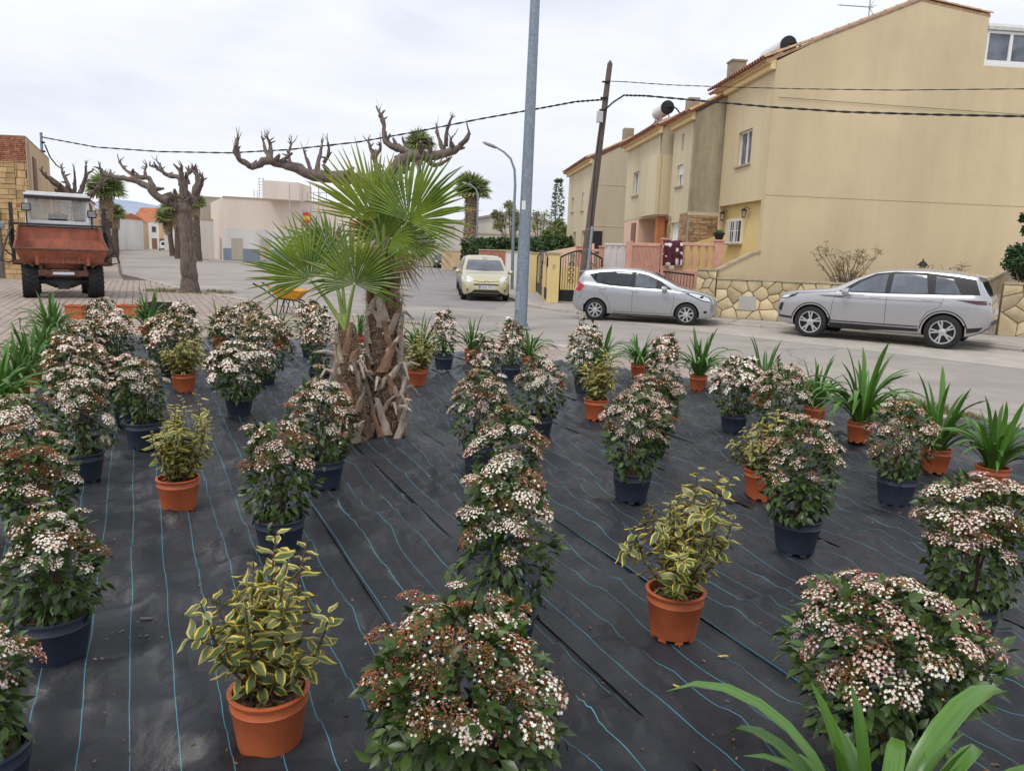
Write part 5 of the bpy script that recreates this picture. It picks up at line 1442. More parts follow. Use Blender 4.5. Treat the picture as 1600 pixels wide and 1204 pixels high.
# ---------------------------------------------------------------- leafy trees, conifer, hedge, shrubs
LV = np.array([(0, 0, 0), (.32, .45, .06), (0, 1, 0), (-.32, .45, .06)]); LF = [(0, 1, 2), (0, 2, 3)]
m_leafA = mat('tree_leaf_olive', S(128, 132, 78), .65, rand=.35, island=True, trans=.25)
m_leafC = mat('conifer_leaf', S(92, 112, 74), .7, rand=.3, island=True)
m_leafH = mat('hedge_leaf', S(58, 82, 38), .6, rand=.45, island=True)
m_leafD = mat('shrub_leaf_dark', S(48, 76, 36), .55, rand=.45, island=True)
def leafcloud(name, parent, C_, n, size, mt, off, flat=.5):
    """leaves gathered in clumps: C_ list of (centre, radius)"""
    T = []
    for _ in range(n):
        c, r_ = random.choice(C_); d = Vector((random.gauss(0, 1), random.gauss(0, 1), random.gauss(0, 1))).normalized() * r_ * random.random() ** .4
        T.append((c.x + d.x - off.x, c.y + d.y - off.y, c.z + d.z * .8 - off.z))
    T = np.array(T); m_ = len(T)
    M3 = frames(RNG.normal(0, 1, (m_, 3)) + np.array([0, 0, .5]), RNG.normal(0, 1, (m_, 3))) * (size * RNG.uniform(.6, 1.3, m_))[:, None, None]
    return place(name, scatter_mesh(name, LV, LF, [mt], M3, T), parent)
def leafy_tree(basepx, D, crown, label, mt, n, size, trunk_r=.16):
    base = PD(*basepx, D); base.z = 0; t = empty('leafy_tree', base, label, 'tree'); top = PD(*crown[0][0], D); fork = lerp(base, top, .42)
    mb = MB(); gnarl(mb, [base, fork], [trunk_r, trunk_r * .7], 8, .08); mb.build('trunk', m_bark2, t, smooth=60)
    mb = MB(); C_ = []
    for (x, y), r_ in crown:
        c = PD(x, y, D + random.uniform(-1.5, 1.5)); rm = r_ / pxm(c); C_.append((c, rm)); gnarl(mb, [fork, lerp(fork, c, .5) + Vector((0, 0, -.2)), c], [trunk_r * .6, trunk_r * .35, .03], 6, .1)
        for k in range(6):
            e = c + Vector((random.gauss(0, 1), random.gauss(0, 1), random.gauss(0, 1))) * rm * .6; mb.tube([lerp(fork, c, .7), e], [.03, .01], 4)
    mb.build('limbs', m_bark2, t, smooth=60); leafcloud('crown', t, C_, n, size, mt, base)
leafy_tree((798, 396), 70, [((800, 330), 11), ((785, 345), 13), ((812, 340), 12), ((775, 335), 9), ((795, 320), 8), ((806, 352), 10), ((778, 352), 9)], 'olive green airy tree behind the curved street lamp', m_leafA, 1700, .2)
leafy_tree((842, 396), 75, [((845, 345), 12), ((835, 355), 9), ((852, 335), 9), ((838, 335), 7)], 'thin leafed tree with bare branches right of the galvanised pole', m_leafA, 420, .2)
leafy_tree((868, 396), 64, [((868, 365), 14), ((880, 372), 13), ((856, 368), 12), ((872, 350), 9), ((886, 360), 9)], 'bushy green tree below the thin conifer', mat('tree_leaf_mid', S(108, 122, 66), .65, rand=.35, island=True, trans=.25), 1700, .26)
def conifer(basepx, D, toppx, wpx, label):
    base = PD(*basepx, D); base.z = 0; top = PD(*toppx, D); t = empty('conifer', base, label, 'tree'); mb = MB(); mb.tube([base, top], [.14, .02], 7); mb.build('trunk', m_bark2, t)
    n = 1100; f = RNG.uniform(.35, 1, n); f = np.where(RNG.uniform(0, 1, n) < .12, .97, f); wm = wpx / pxm(top); an = RNG.uniform(0, 6.28, n)
    lev = np.floor(f * 22) / 22 * .5 + f * .5 + RNG.normal(0, .008, n); r_ = wm * (1.08 - lev) * 1.3 * RNG.uniform(.1, 1, n) + .05
    T = np.stack([r_ * np.cos(an), r_ * np.sin(an), lev * (top.z - base.z) + .12 * r_], 1); d = np.stack([np.cos(an), np.sin(an), .3 + 0 * an], 1) + RNG.normal(0, .4, (n, 3))
    M3 = frames(RNG.normal(0, 1, (n, 3)), d) * RNG.uniform(.2, .42, n)[:, None, None]
    place('crown', scatter_mesh('crown', LV * np.array([.6, 1, 1]), LF, [m_leafC], M3, T), t)
conifer((868, 396), 80, (869, 278), 17, 'tall thin conifer with sparse tiers rising over the bushy trees')
# clipped hedge
ha, hb = PD(722, 385, 66), PD(892, 385, 46); n = 6500; f = RNG.uniform(0, 1, n); ht = PD(722, 376, 66).z; hb_ = 1.0
off = RNG.uniform(-1, 1, n); zz = RNG.uniform(0, 1, n); shell = RNG.uniform(0, 1, n) < .5
zz = np.where(shell, .92 + .1 * RNG.uniform(0, 1, n), zz); off = np.where(shell, off, -1 + .15 * RNG.uniform(0, 1, n))
T = np.stack([ha.x + (hb.x - ha.x) * f, ha.y + (hb.y - ha.y) * f + off * .5, hb_ + zz * (ht - hb_ + .12 * np.sin(f * 60) * .5)], 1); T -= np.array([ha.x, ha.y, 0])
M3 = frames(RNG.normal(0, 1, (n, 3)), RNG.normal(0, 1, (n, 3))) * (RNG.uniform(.16, .34, n))[:, None, None]
t = empty('hedge', (ha.x, ha.y, 0), 'clipped dark green hedge above the garden walls', 'hedge'); place('foliage', scatter_mesh('foliage', LV, LF, [m_leafH], M3, T), t)
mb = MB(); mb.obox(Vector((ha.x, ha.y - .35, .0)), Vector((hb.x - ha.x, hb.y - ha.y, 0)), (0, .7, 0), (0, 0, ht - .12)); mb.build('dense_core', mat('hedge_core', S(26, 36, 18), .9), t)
# bare shrubs above the stone wall
def bare_shrub(basepx, D, z0, spreadpx, hpx, label, n, leaves, lm, lean=0.0):
    base = PD(*basepx, D); base.z = z0; s_ = 1 / pxm(base); t = empty('bare_shrub', base, label, 'shrub'); mb = MB(); tips = []
    for i in range(n):
        a = random.uniform(0, 6.28); h = hpx * s_ * random.uniform(.6, 1); sp = spreadpx * s_ * random.uniform(.15, 1); e = base + Vector((math.cos(a) * sp + lean, math.sin(a) * sp * .5, h)); q = lerp(base, e, .5) + Vector((random.uniform(-.1, .1), 0, h * .08))
        mb.tube([base + Vector((random.uniform(-.05, .05), 0, 0)), q, e], [.022, .014, .005], 5)
        for k in range(7):
            f = random.uniform(.3, 1); p = lerp(q, e, f) if f > .5 else lerp(base, q, f * 2); d = Vector((random.gauss(0, 1), random.gauss(0, .6), random.uniform(.1, 1))).normalized() * random.uniform(.12, .34)
            mb.tube([p, p + d * .6 + Vector((0, 0, .03)), p + d], [.008, .006, .003], 4); tips.append(p + d); tips.append(p + d * .6)
    mb.build('branches', m_bark2, t)
    if leaves: leafcloud('leaves', t, [(p, .06) for p in tips], leaves, .06, lm, base)
m_leafS = mat('shrub_leaf_ochre', S(150, 136, 74), .7, rand=.35, island=True)
bare_shrub((1322, 440), 23.4, .72, 60, 78, 'spiky half-bare shrub with small ochre leaves above the stone wall', 22, 650, m_leafS)
bare_shrub((1486, 440), 22.6, .72, 28, 62, 'bare twiggy shrub behind the rear of the silver SUV', 14, 40, m_leafS)
bare_shrub((1470, 440), 22.6, .72, 20, 55, 'bare grey shrub beside the garden lantern', 8, 10, m_leafS, lean=-.5)
sb = PD(1610, 430, 21.6); sb.z = .72
t = empty('evergreen_shrub', sb, 'dense dark evergreen shrub at the right above the stone wall', 'shrub'); C_ = [(PD(x, y, 21.8 + dx), r_ / 54) for x, y, r_, dx in ((1592, 395, 17, 0), (1610, 405, 24, .3), (1585, 412, 18, -.2), (1625, 390, 26, .2), (1600, 425, 18, 0), (1640, 420, 28, 0), (1608, 360, 9, 0), (1602, 340, 7, 0))]
leafcloud('foliage', t, C_, 4200, .10, m_leafD, sb); mb = MB()
for c, r_ in C_: mb.tube([sb, lerp(sb, c, .5), c], [.04, .03, .01], 5)
mb.build('branches', m_bark2, t)
# garden lantern on a post
lb_ = PD(1441, 440, 22.9); lb_.z = .72
t = empty('garden_lantern', lb_, 'black garden lantern on a short post above the roof of the silver SUV', 'lantern'); lt = PD(1441, 420, 22.9)
mb = MB(); mb.tube([lb_, (lb_.x, lb_.y, lt.z - .12)], .03, 8); mb.build('post', m_iron, t)
mb = MB(); mb.lathe([(.001, .3), (.02, .28), (.02, .24), (.07, .2), (.15, .11), (.15, .09), (.12, .09), (.11, .09)], 8, lt); mb.lathe([(.001, -.14), (.07, -.13), (.07, -.1), (.001, -.1)], 8, lt)
for a in range(4):
    e = Vector((math.cos(a * 1.57 + .4), math.sin(a * 1.57 + .4), 0)); mb.tube([lt + e * .07 + Vector((0, 0, -.11)), lt + e * .11 + Vector((0, 0, .1))], .009, 4)
mb.build('lantern_frame', m_iron, t); mb = MB(); mb.lathe([(.001, -.1), (.06, -.1), (.098, .09), (.001, .09)], 8, lt); mb.build('lantern_glass', MATS['lantern_glass'], t)
# ================================================================== potted plants on the weed mat
m_blue = mat('pot_navy', S(52, 60, 76), .5, scale=7, c2=S(40, 47, 62), bump=.06, rand=.12)
m_terra = mat('pot_terracotta', S(196, 104, 62), .55, scale=7, c2=S(178, 90, 52), bump=.05, rand=.10)
grime(m_terra, .84, 1.05, 5); grime(m_blue, 1, 1.0, 6, p0=.3, p1=.45, tint=(1.5, 1.4, 1.3))
m_soil = mat('pot_soil', S(104, 82, 64), .95, scale=30, c2=S(58, 44, 36), bump=.8, bscale=60)
m_chip = mat('bark_chip', S(140, 112, 86), .9, scale=12, c2=S(78, 58, 44), rand=.4, island=True)
m_vleaf = mat('viburnum_leaf', S(82, 102, 46), .36, scale=9, c2=S(48, 70, 30), rand=.45, island=True, trans=.12)
m_vleafo = mat('viburnum_leaf_single', S(82, 102, 46), .36, scale=9, c2=S(48, 70, 30), rand=.45, trans=.12)
m_fwhite = mat('floret_white', S(255, 246, 230), .6, var=.04, rand=.06, island=True, trans=.2)
m_fpink = mat('floret_pink', S(228, 194, 180), .6, var=.08, rand=.12, island=True, trans=.15)
m_rust = mat('bud_rust', S(156, 98, 62), .75, var=.2, rand=.35, island=True)
m_rose = mat('bud_rose', S(172, 108, 90), .7, var=.2, rand=.3, island=True)
m_tanb = mat('bud_tan', S(184, 142, 96), .75, var=.2, rand=.3, island=True)
m_stem = mat('stem_brown', S(94, 74, 58), .85, var=.25)
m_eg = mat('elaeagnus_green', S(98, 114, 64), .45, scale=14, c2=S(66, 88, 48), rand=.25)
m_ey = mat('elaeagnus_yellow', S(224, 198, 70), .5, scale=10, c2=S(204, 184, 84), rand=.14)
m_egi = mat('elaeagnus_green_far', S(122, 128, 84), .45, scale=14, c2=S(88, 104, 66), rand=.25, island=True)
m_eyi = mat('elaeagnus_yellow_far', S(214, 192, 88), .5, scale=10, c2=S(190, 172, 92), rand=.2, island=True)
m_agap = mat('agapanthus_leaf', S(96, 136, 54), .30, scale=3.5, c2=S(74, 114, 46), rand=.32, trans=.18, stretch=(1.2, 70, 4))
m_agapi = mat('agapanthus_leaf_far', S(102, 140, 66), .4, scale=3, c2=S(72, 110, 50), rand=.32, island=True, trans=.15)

def pot_mesh(name, r1, r0, h, mt):
    mb = MB(); n = 28
    prof = [(.001, .006), (r0 - .03, .006), (r0 - .012, 0.012), (r0, .014), (r0 + .004, .03), (lerp(r0, r1, .84), h - .050), (lerp(r0, r1, .84) + .003, h - .046), (r1 - .004, h - .042), (r1 - .006, h - .012), (r1 + .004, h - .010), (r1 + .006, h - .002), (r1, h), (r1 - .010, h), (r1 - .014, h - .012), (r1 - .022, h - .06)]
    mb.lathe(prof, n)
    for k in range(8):                                        # little feet round the base
        a = k * math.pi / 4; c = Vector(((r0 - .012) * math.cos(a), (r0 - .012) * math.sin(a), .008)); mb.box(c, (.02, .036, .018), Matrix.Rotation(a, 3, 'Z'))
    for k in range(4):                                        # moulded ribs under the rim
        pass
    me = bpy.data.meshes.new(name); me.from_pydata(mb.V, [], mb.F); me.materials.append(mt)
    me.polygons.foreach_set('use_smooth', [True] * len(mb.F)); me.set_sharp_from_angle(angle=R(38)); return me
POT = {'V': (pot_mesh('pot_navy', .134, .104, .205, m_blue), .205, .134), 'E': (pot_mesh('pot_terracotta', .128, .10, .215, m_terra), .215, .128), 'A': (pot_mesh('pot_terracotta_tall', .118, .092, .20, m_terra), .20, .118)}
def soil_mesh(name, r_):
    mb = MB(); mb.lathe([(.001, .012), (r_ * .5, .008), (r_, -.004)], 20); me = bpy.data.meshes.new(name); me.from_pydata(mb.V, [], mb.F); me.materials.append(m_soil); me.polygons.foreach_set('use_smooth', [True] * len(mb.F)); return me
SOIL = soil_mesh('soil', .106)
SOIL_A = soil_mesh('soil_small', .097)

# --- leaf and flower prototypes
def leaf_proto(l, w, fold, tip=1.0, bend=.15):
    V = [(0, 0, 0), (-w * .75, l * .28, fold), (0, l * .30, 0), (w * .75, l * .28, fold), (-w, l * .55, fold * 1.1 - bend * l * .2), (0, l * .58, -bend * l * .25), (w, l * .55, fold * 1.1 - bend * l * .2), (0, l, -bend * l)]
    F = [(0, 2, 1), (0, 3, 2), (1, 2, 5, 4), (2, 3, 6, 5), (4, 5, 7), (5, 6, 7)]
    return np.array(V), F
VL, VLF = leaf_proto(.062, .0145, .004)
VLfar, VLFf = np.array([(0, 0, 0), (.016, .030, .004), (0, .064, -.008), (-.016, .030, .004)]), [(0, 1, 2, 3)]
def elae_leaf():
    l, w = .078, .019; V = []; F = []; M_ = []
    rows = [(0, 0), (.16, .62), (.42, 1.0), (.70, .78), (1.0, 0)]
    for f, ww in rows:
        z = -.012 * f * f + .006 * math.sin(f * 7); x = w * ww
        V += [(-x, f * l, z + .006 * ww + .003 * math.sin(f * 19)), (-x * .68, f * l, z + .003 * ww), (0, f * l, z), (x * .68, f * l, z + .003 * ww), (x, f * l, z + .006 * ww - .003 * math.sin(f * 17))]
    for r_ in range(4):
        for c in range(4):
            a = r_ * 5 + c; F.append((a, a+1, a+6, a+5)); M_.append(1 if c in (0, 3) or r_ == 3 and False else 0)
    return np.array(V), F, M_
EL, ELF, ELM = elae_leaf()
def npmesh(name, V, F, mats, M_=None, smooth=True):
    me = bpy.data.meshes.new(name); me.from_pydata([tuple(v) for v in V], [], F)
    for mm in mats: me.materials.append(mm)
    if M_ is not None: me.polygons.foreach_set('material_index', M_)
    if smooth: me.polygons.foreach_set('use_smooth', [True] * len(F))
    me.update(); return me
VLEAF = npmesh('leaf', VL, VLF, [m_vleafo]); ELEAF = npmesh('variegated_leaf', EL, ELF, [m_eg, m_ey], ELM)
def corymb(kind, detail, seed):
    """flat-domed flower head: open five-petalled florets, round buds and their fine stalks; slots white/pink/rust"""
    rnd = random.Random(seed); V, F, M_ = [], [], []; Rr = rnd.uniform(.040, .058)
    n = 88 if detail else 34
    pw = {'white': .86, 'mixed': .50, 'rust': .12, 'pink': .56, 'tan': .36}[kind]
    for i in range(n):
        r_ = Rr * math.sqrt((i + .5) / n); a = i * 2.39996 + rnd.uniform(-.3, .3); x, y = r_ * math.cos(a), r_ * math.sin(a); z = .012 - (r_ / Rr) ** 2 * .014 + rnd.uniform(-.004, .004)
        tx, ty = x / Rr * .6 + rnd.uniform(-.3, .3), y / Rr * .6 + rnd.uniform(-.3, .3); k = len(V)
        nrm = Vector((tx, ty, 1)).normalized(); ex = nrm.orthogonal().normalized(); ey = nrm.cross(ex); c = Vector((x, y, z))
        if rnd.random() < pw:
            s_ = rnd.uniform(.0049, .0066) * (1 if detail else 1.75)
            if detail:
                V.append(tuple(c - nrm * .0015))
                for j in range(10):
                    an = j * math.pi / 5; rr_ = s_ * (1 if j % 2 == 0 else .55); V.append(tuple(c + (ex * math.cos(an) + ey * math.sin(an)) * rr_))
                F += [(k, k+1+j, k+1+(j+1) % 10) for j in range(10)]; M_ += [0 if rnd.random() < (.9 if kind != 'pink' else .4) else 1] * 10
            else:
                for j in range(5):
                    an = j * math.pi * .4; V.append(tuple(c + (ex * math.cos(an) + ey * math.sin(an)) * s_))
                F.append(tuple(range(k, k+5))); M_.append(0 if rnd.random() < (.85 if kind != 'pink' else .4) else 1)
        else:
            s_ = rnd.uniform(.0026, .0038) * (1 if detail else 1.7)
            V += [tuple(c + ex * s_), tuple(c + ey * s_), tuple(c - ex * s_), tuple(c - ey * s_), tuple(c + nrm * s_ * 1.3), tuple(c - nrm * s_ * 1.6)]
            F += [(k, k+1, k+4), (k+1, k+2, k+4), (k+2, k+3, k+4), (k+3, k, k+4), (k+1, k, k+5), (k+2, k+1, k+5), (k+3, k+2, k+5), (k, k+3, k+5)]; M_ += [2] * 8
    if detail:
        for i in range(9):                                       # stalks fanning from the stem
            a = i * .7; k = len(V); e = Vector((Rr * .75 * math.cos(a), Rr * .75 * math.sin(a), .004)); s_ = Vector((-math.sin(a), math.cos(a), 0)) * .0012
            V += [(0, 0, -.03), tuple(e + s_), tuple(e - s_)]; F.append((k, k+1, k+2)); M_.append(2)
    return np.array(V), F, M_
CK = ('white', 'mixed', 'rust', 'pink', 'tan')
BUD = {'white': m_rust, 'mixed': m_rust, 'rust': m_rust, 'pink': m_rose, 'tan': m_tanb}
CNEAR = {k: [npmesh('flower_head', *(lambda c: (c[0], c[1], [m_fwhite, m_fpink, BUD[k]], c[2]))(corymb(k, True, i + 11 * j)), smooth=False) for i in range(3)] for j, k in enumerate(CK)}
CFAR = {k: corymb(k, False, 5 + j) for j, k in enumerate(CK)}

def egg(f, n=1.0):
    """relative radius of the bush at height fraction f"""
    return max(.05, (math.sin(math.pi * min(1, (f * .80 + .17))) ** .75)) if f < .62 else max(.02, math.sqrt(max(0, 1 - ((f - .62) / .40) ** 2)))
def bush_points(n, Rb, z0, z1, rnd, shell=.75, lumps=None):
    f = rnd.beta(1.25, 1.25, n); r_ = np.array([egg(x) for x in f]) * Rb
    an = rnd.uniform(0, 2 * np.pi, n); k = np.where(rnd.uniform(0, 1, n) < shell, rnd.uniform(.82, 1.06, n), np.sqrt(rnd.uniform(.05, .8, n)))
    lump = 1 + .22 * np.sin(an * 2 + lumps[0] + f * 5) + .14 * np.sin(an * 5 + lumps[1] - f * 9) + .10 * np.sin(an + lumps[1])
    r_ = r_ * k * lump
    P = np.stack([r_ * np.cos(an), r_ * np.sin(an), z0 + f * (z1 - z0)], 1)
    out = np.stack([np.cos(an), np.sin(an), (f - .45) * 2.2], 1); out /= np.linalg.norm(out, axis=1, keepdims=True)
    return P, out, f
def plant_dims(bx, by, top, wpx):
    g = G(bx, by); s_ = pxm(g); lo, hi = .1, 2.
    for _ in range(30):
        m_ = (lo + hi) / 2
        if proj(g + Vector((0, 0, m_)))[1] > top: lo = m_
        else: hi = m_
    return g, lo, wpx / pxm(g + Vector((0, 0, lo * .6)))
PLANTN = [0]
def start(kind, g, name, label, cat, group):
    z = mz(g) if inside(mp2, g.x, g.y) else 0.0
    t = empty(name, (g.x, g.y, max(0, z - .004)), label, cat, group, rz=0)
    me, h, r_ = POT[kind]
    PLANTN[0] += 1
    return t, h, r_
def add_pot(kind, t, h, dist, tilt=0):
    p = place('pot', POT[kind][0], t); p.rotation_euler = (0, 0, random.uniform(0, 6.28))
    s_ = place('soil', SOIL if kind != 'A' else SOIL_A, t, (0, 0, h - .035))
    if dist < 4.6:
        n = 150; an = RNG.uniform(0, 6.28, n); rr_ = .098 * np.sqrt(RNG.uniform(0, 1, n)); T = np.stack([rr_ * np.cos(an), rr_ * np.sin(an), np.full(n, .012)], 1)
        cv = np.array([(-.004, -.012, 0), (.004, -.012, 0), (.004, .012, 0), (-.004, .012, 0), (-.003, -.011, .005), (.003, -.011, .005), (.003, .011, .005), (-.003, .011, .005)]); cf = [(4, 5, 6, 7), (0, 1, 5, 4), (1, 2, 6, 5), (2, 3, 7, 6), (3, 0, 4, 7)]
        M3 = frames(np.array([[0, 0, 1.]]) + RNG.normal(0, .4, (n, 3)), RNG.normal(0, 1, (n, 3)) * np.array([1, 1, .2])) * RNG.uniform(.6, 1.5, n)[:, None, None]
        o = place('bark_mulch', scatter_mesh('bark_mulch', cv, cf, [m_chip], M3, T), t, (0, 0, h - .04)); o['kind'] = 'stuff'
def viburnum(bx, by, top, wpx, mix, label, dens=1.0, H=None):
    g, h, w = plant_dims(bx, by, top, wpx)
    if H: h = H
    h = min(max(h, .58), .92); Rb = min(max(w / 2, .16), .34) * (.64 if w < .6 else .77)
    dist = (g - CP).length - .5 if False else math.hypot(g.x, g.y)
    t, ph, pr = start('V', g, 'potted_viburnum', label, 'potted shrub', 'flowering viburnums in navy pots')
    add_pot('V', t, ph, dist)
    near = dist < 5.0; rnd = np.random.default_rng(100 + PLANTN[0]); lum = rnd.uniform(0, 6.28, 2)
    z0, z1 = ph + .0, h - .03
    # stems
    mb = MB(); r2 = random.Random(PLANTN[0])
    for k in range(7):
        a = k * .9 + r2.uniform(-.3, .3); e = Vector((math.cos(a) * Rb * r2.uniform(.2, .6), math.sin(a) * Rb * r2.uniform(.2, .6), lerp(z0, z1, r2.uniform(.45, .7)))); mb.tube([(math.cos(a) * .02, math.sin(a) * .02, ph - .05), lerp(Vector((0, 0, ph)), e, .5) + Vector((0, 0, .04)), e], [.007, .005, .003], 5)
    mb.build('stems', m_stem, t, local=True)
    # leaves
    n = int((1400 if near else 900) * dens * (Rb / .21) ** 1.7)
    P, out, f = bush_points(n, Rb, z0 - .02, z1 - .01, rnd, lumps=lum)
    d = out * 1.0 + rnd.normal(0, .55, (n, 3)); d[:, 2] -= .05 + .25 * (f < .35)
    nr = out * .6 + np.array([0, 0, .9]) + rnd.normal(0, .45, (n, 3)); M3 = frames(nr, d) * rnd.uniform(.6, 1.1, n)[:, None, None]
    # stray shoots that break the outline, each tipped with a flower head later
    tips = []
    for k in range(9):
        a = rnd.uniform(0, 6.28); fz = rnd.uniform(.45, 1.0); rr = egg(fz) * Rb * .8; o_ = np.array([math.cos(a) * (1.1 - fz), math.sin(a) * (1.1 - fz), .45 + fz * .6]); o_ /= np.linalg.norm(o_); s0 = np.array([rr * math.cos(a), rr * math.sin(a), lerp(z0, z1, fz * .93)]); l = rnd.uniform(.07, .15)
        tips.append((s0 + o_ * l, o_)); m_ = 9
        ps = s0 + o_ * l * rnd.uniform(.1, .95, m_)[:, None]; ds = o_ * .5 + rnd.normal(0, .7, (m_, 3)); P = np.vstack([P, ps]); out = np.vstack([out, np.tile(o_, (m_, 1))]); M3 = np.concatenate([M3, frames(rnd.normal(0, .5, (m_, 3)) + np.array([0, 0, 1]), ds) * rnd.uniform(.7, 1.1, m_)[:, None, None]]); n += m_
    npart = 300 if dist < 3.6 else 0
    if npart:
        # the 300 outermost leaves that face the camera are pieces of their own
        face = out @ np.array([-g.x, -g.y, EYE - .5]); sel = np.argsort(-(face + .5 * np.linalg.norm(P[:, :2], axis=1) / Rb))[:npart]; keep = np.ones(n, bool); keep[sel] = False
        for i in sel:
            Mx = Matrix(M3[i].tolist()); s_ = Mx.col[0].length; place('leaf', VLEAF, t, P[i], Mx.to_quaternion(), s_)
        P, M3 = P[keep], M3[keep]
    o = place('foliage', scatter_mesh('foliage', VL if near else VLfar, VLF if near else VLFf, [m_vleaf], M3, P, smooth=near), t); o['kind'] = 'stuff'
    # flower heads on the upper surface
    nc = int((50 if near else 54) * (Rb / .22) ** 1.4)
    Pc, oc, fc = bush_points(nc * 6, Rb * 1.02, z0, z1, rnd, shell=1.0, lumps=lum)
    wgt = np.clip((fc - .28) / .45, .03, 1) ** 1.7 * (1.25 - .3 * np.abs(fc - .8)); sel = []
    for i in rnd.permutation(len(Pc)):
        if rnd.uniform() > wgt[i]: continue
        if all(np.sum((Pc[i] - Pc[j]) ** 2) > (.066 if fc[i] > .55 else .085) ** 2 for j in sel): sel.append(i)
        if len(sel) >= nc: break
    acc = {k: [] for k in CK}
    for p, o_ in tips[:6]: acc[CK[int(rnd.choice(5, p=np.array(mix) / sum(mix)))]].append((p, o_ + np.array([0, 0, .4]), rnd.uniform(.7, 1.05)))
    for i in sel:
        nrm = oc[i] + np.array([0, 0, .9]) + rnd.normal(0, .2, 3); x = rnd.uniform()
        c = 0; s_ = rnd.uniform(.82, 1.25)
        patch = .5 + .5 * math.sin(Pc[i][0] * 11 + lum[0]) * math.cos(Pc[i][1] * 11 + lum[1] + Pc[i][2] * 9)
        w_ = np.array(mix, float); w_[2] *= .3 + 1.4 * patch; w_[0] *= .5 + (1 - patch); w_ = np.cumsum(w_ / w_.sum()); kind = CK[int(np.searchsorted(w_, x))]
        acc[kind].append((Pc[i] + nrm / np.linalg.norm(nrm) * .012, nrm, s_))
    for kind, L_ in acc.items():
        if not L_: continue
        if dist < 7.2:
            for p, nrm, s_ in L_:
                q = Vector(nrm).to_track_quat('Z', 'Y') @ Quaternion((0, 0, 1), random.uniform(0, 6.28)); place('flower_head', random.choice(CNEAR[kind]), t, p, q, s_)
        else:
            T = np.array([l[0] for l in L_]); nn = np.array([l[1] for l in L_]); M3 = frames(nn, np.cross(nn, rnd.normal(0, 1, nn.shape))) * np.array([l[2] for l in L_])[:, None, None] * 1.1
            V, F, M_ = CFAR[kind]; o = place('flower_heads', scatter_mesh('flower_heads', V, F, [m_fwhite, m_fpink, BUD[kind]], M3, T, M_), t); o['kind'] = 'stuff'
    return t
def elaeagnus(bx, by, top, wpx, label, pale=False):
    g, h, w = plant_dims(bx, by, top, wpx); h = min(max(h, .62), .86); Rb = max(w / 2, .2) * 1.0; dist = math.hypot(g.x, g.y)
    t, ph, pr = start('E', g, 'potted_elaeagnus', label, 'potted shrub', 'variegated elaeagnus in terracotta pots')
    add_pot('E', t, ph, dist); rnd = random.Random(50 + PLANTN[0]); mb = MB(); L_ = []
    ns = 14
    for k in range(ns):
        a = k * 2.4 + rnd.uniform(-.4, .4); spread = Rb * (.2, .95, .6, 1.05)[k % 4] * rnd.uniform(.85, 1.1); hh = h * (rnd.uniform(.90, 1.0) if k % 5 == 0 else rnd.uniform(.55, .82)) - ph
        base = Vector((math.cos(a) * .025, math.sin(a) * .025, ph - .04)); e = Vector((math.cos(a) * spread, math.sin(a) * spread, ph + hh)); mid = lerp(base, e, .5) + Vector((math.cos(a) * spread * .16, math.sin(a) * spread * .16, -.01)); pts = [base, lerp(base, mid, .5), mid, lerp(mid, e, .5) + Vector((rnd.uniform(-.015, .015), rnd.uniform(-.015, .015), .01)), e]
        mb.tube(pts, [.006, .005, .0042, .0035, .002], 5)
        m_ = int(16 + hh * 20)
        for i in range(m_):
            f = .10 + .9 * (i + .5) / m_; x = f * 4; q = min(int(x), 3); p = lerp(pts[q], pts[q+1], x - q); ax = (pts[q+1] - pts[q]).normalized(); an = i * 2.4 + k; side = ax.orthogonal().normalized(); side.rotate(Quaternion(ax, an)); L_.append((p, side * 1.0 + ax * rnd.uniform(.2, .8), ax, rnd.uniform(.55, 1.05) * (1 if f < .9 else .7)))
        for s2 in range(2):                                      # side twigs
            f = rnd.uniform(.35, .7); x = f * 4; q = min(int(x), 3); p = lerp(pts[q], pts[q+1], x - q); d = Vector((rnd.uniform(-1, 1), rnd.uniform(-1, 1), rnd.uniform(.2, .9))).normalized() * rnd.uniform(.07, .13); mb.tube([p, p + d], [.003, .0015], 4)
            for i in range(6): an = i * 2.4; ax = d.normalized(); side = ax.orthogonal().normalized(); side.rotate(Quaternion(ax, an)); L_.append((p + d * ((i + 1) / 6), side + ax * .5, ax, rnd.uniform(.5, .95)))
    mb.build('stems', m_stem, t, local=True)
    rnd.shuffle(L_)
    T = np.array([tuple(l[0]) for l in L_]); d = np.array([tuple(l[1]) for l in L_]); nn = np.array([tuple(l[2]) for l in L_]) + np.array([0, 0, .5]) + np.random.default_rng(3).normal(0, .3, d.shape); d[:, 2] -= .15
    M3 = frames(nn, d) * np.array([l[3] for l in L_])[:, None, None] * (1.04 if dist < 6 else 1.12)
    n = min(300, len(T)) if dist < 5.2 else 0
    for i in range(n):
        Mx = Matrix(M3[i].tolist()); s_ = Mx.col[0].length; place('leaf', ELEAF, t, T[i], Mx.to_quaternion(), s_)
    if n < len(T):
        o = place('foliage', scatter_mesh('foliage', EL, ELF, [m_egi, m_eyi], M3[n:], T[n:], ELM, smooth=True), t); o['kind'] = 'stuff'
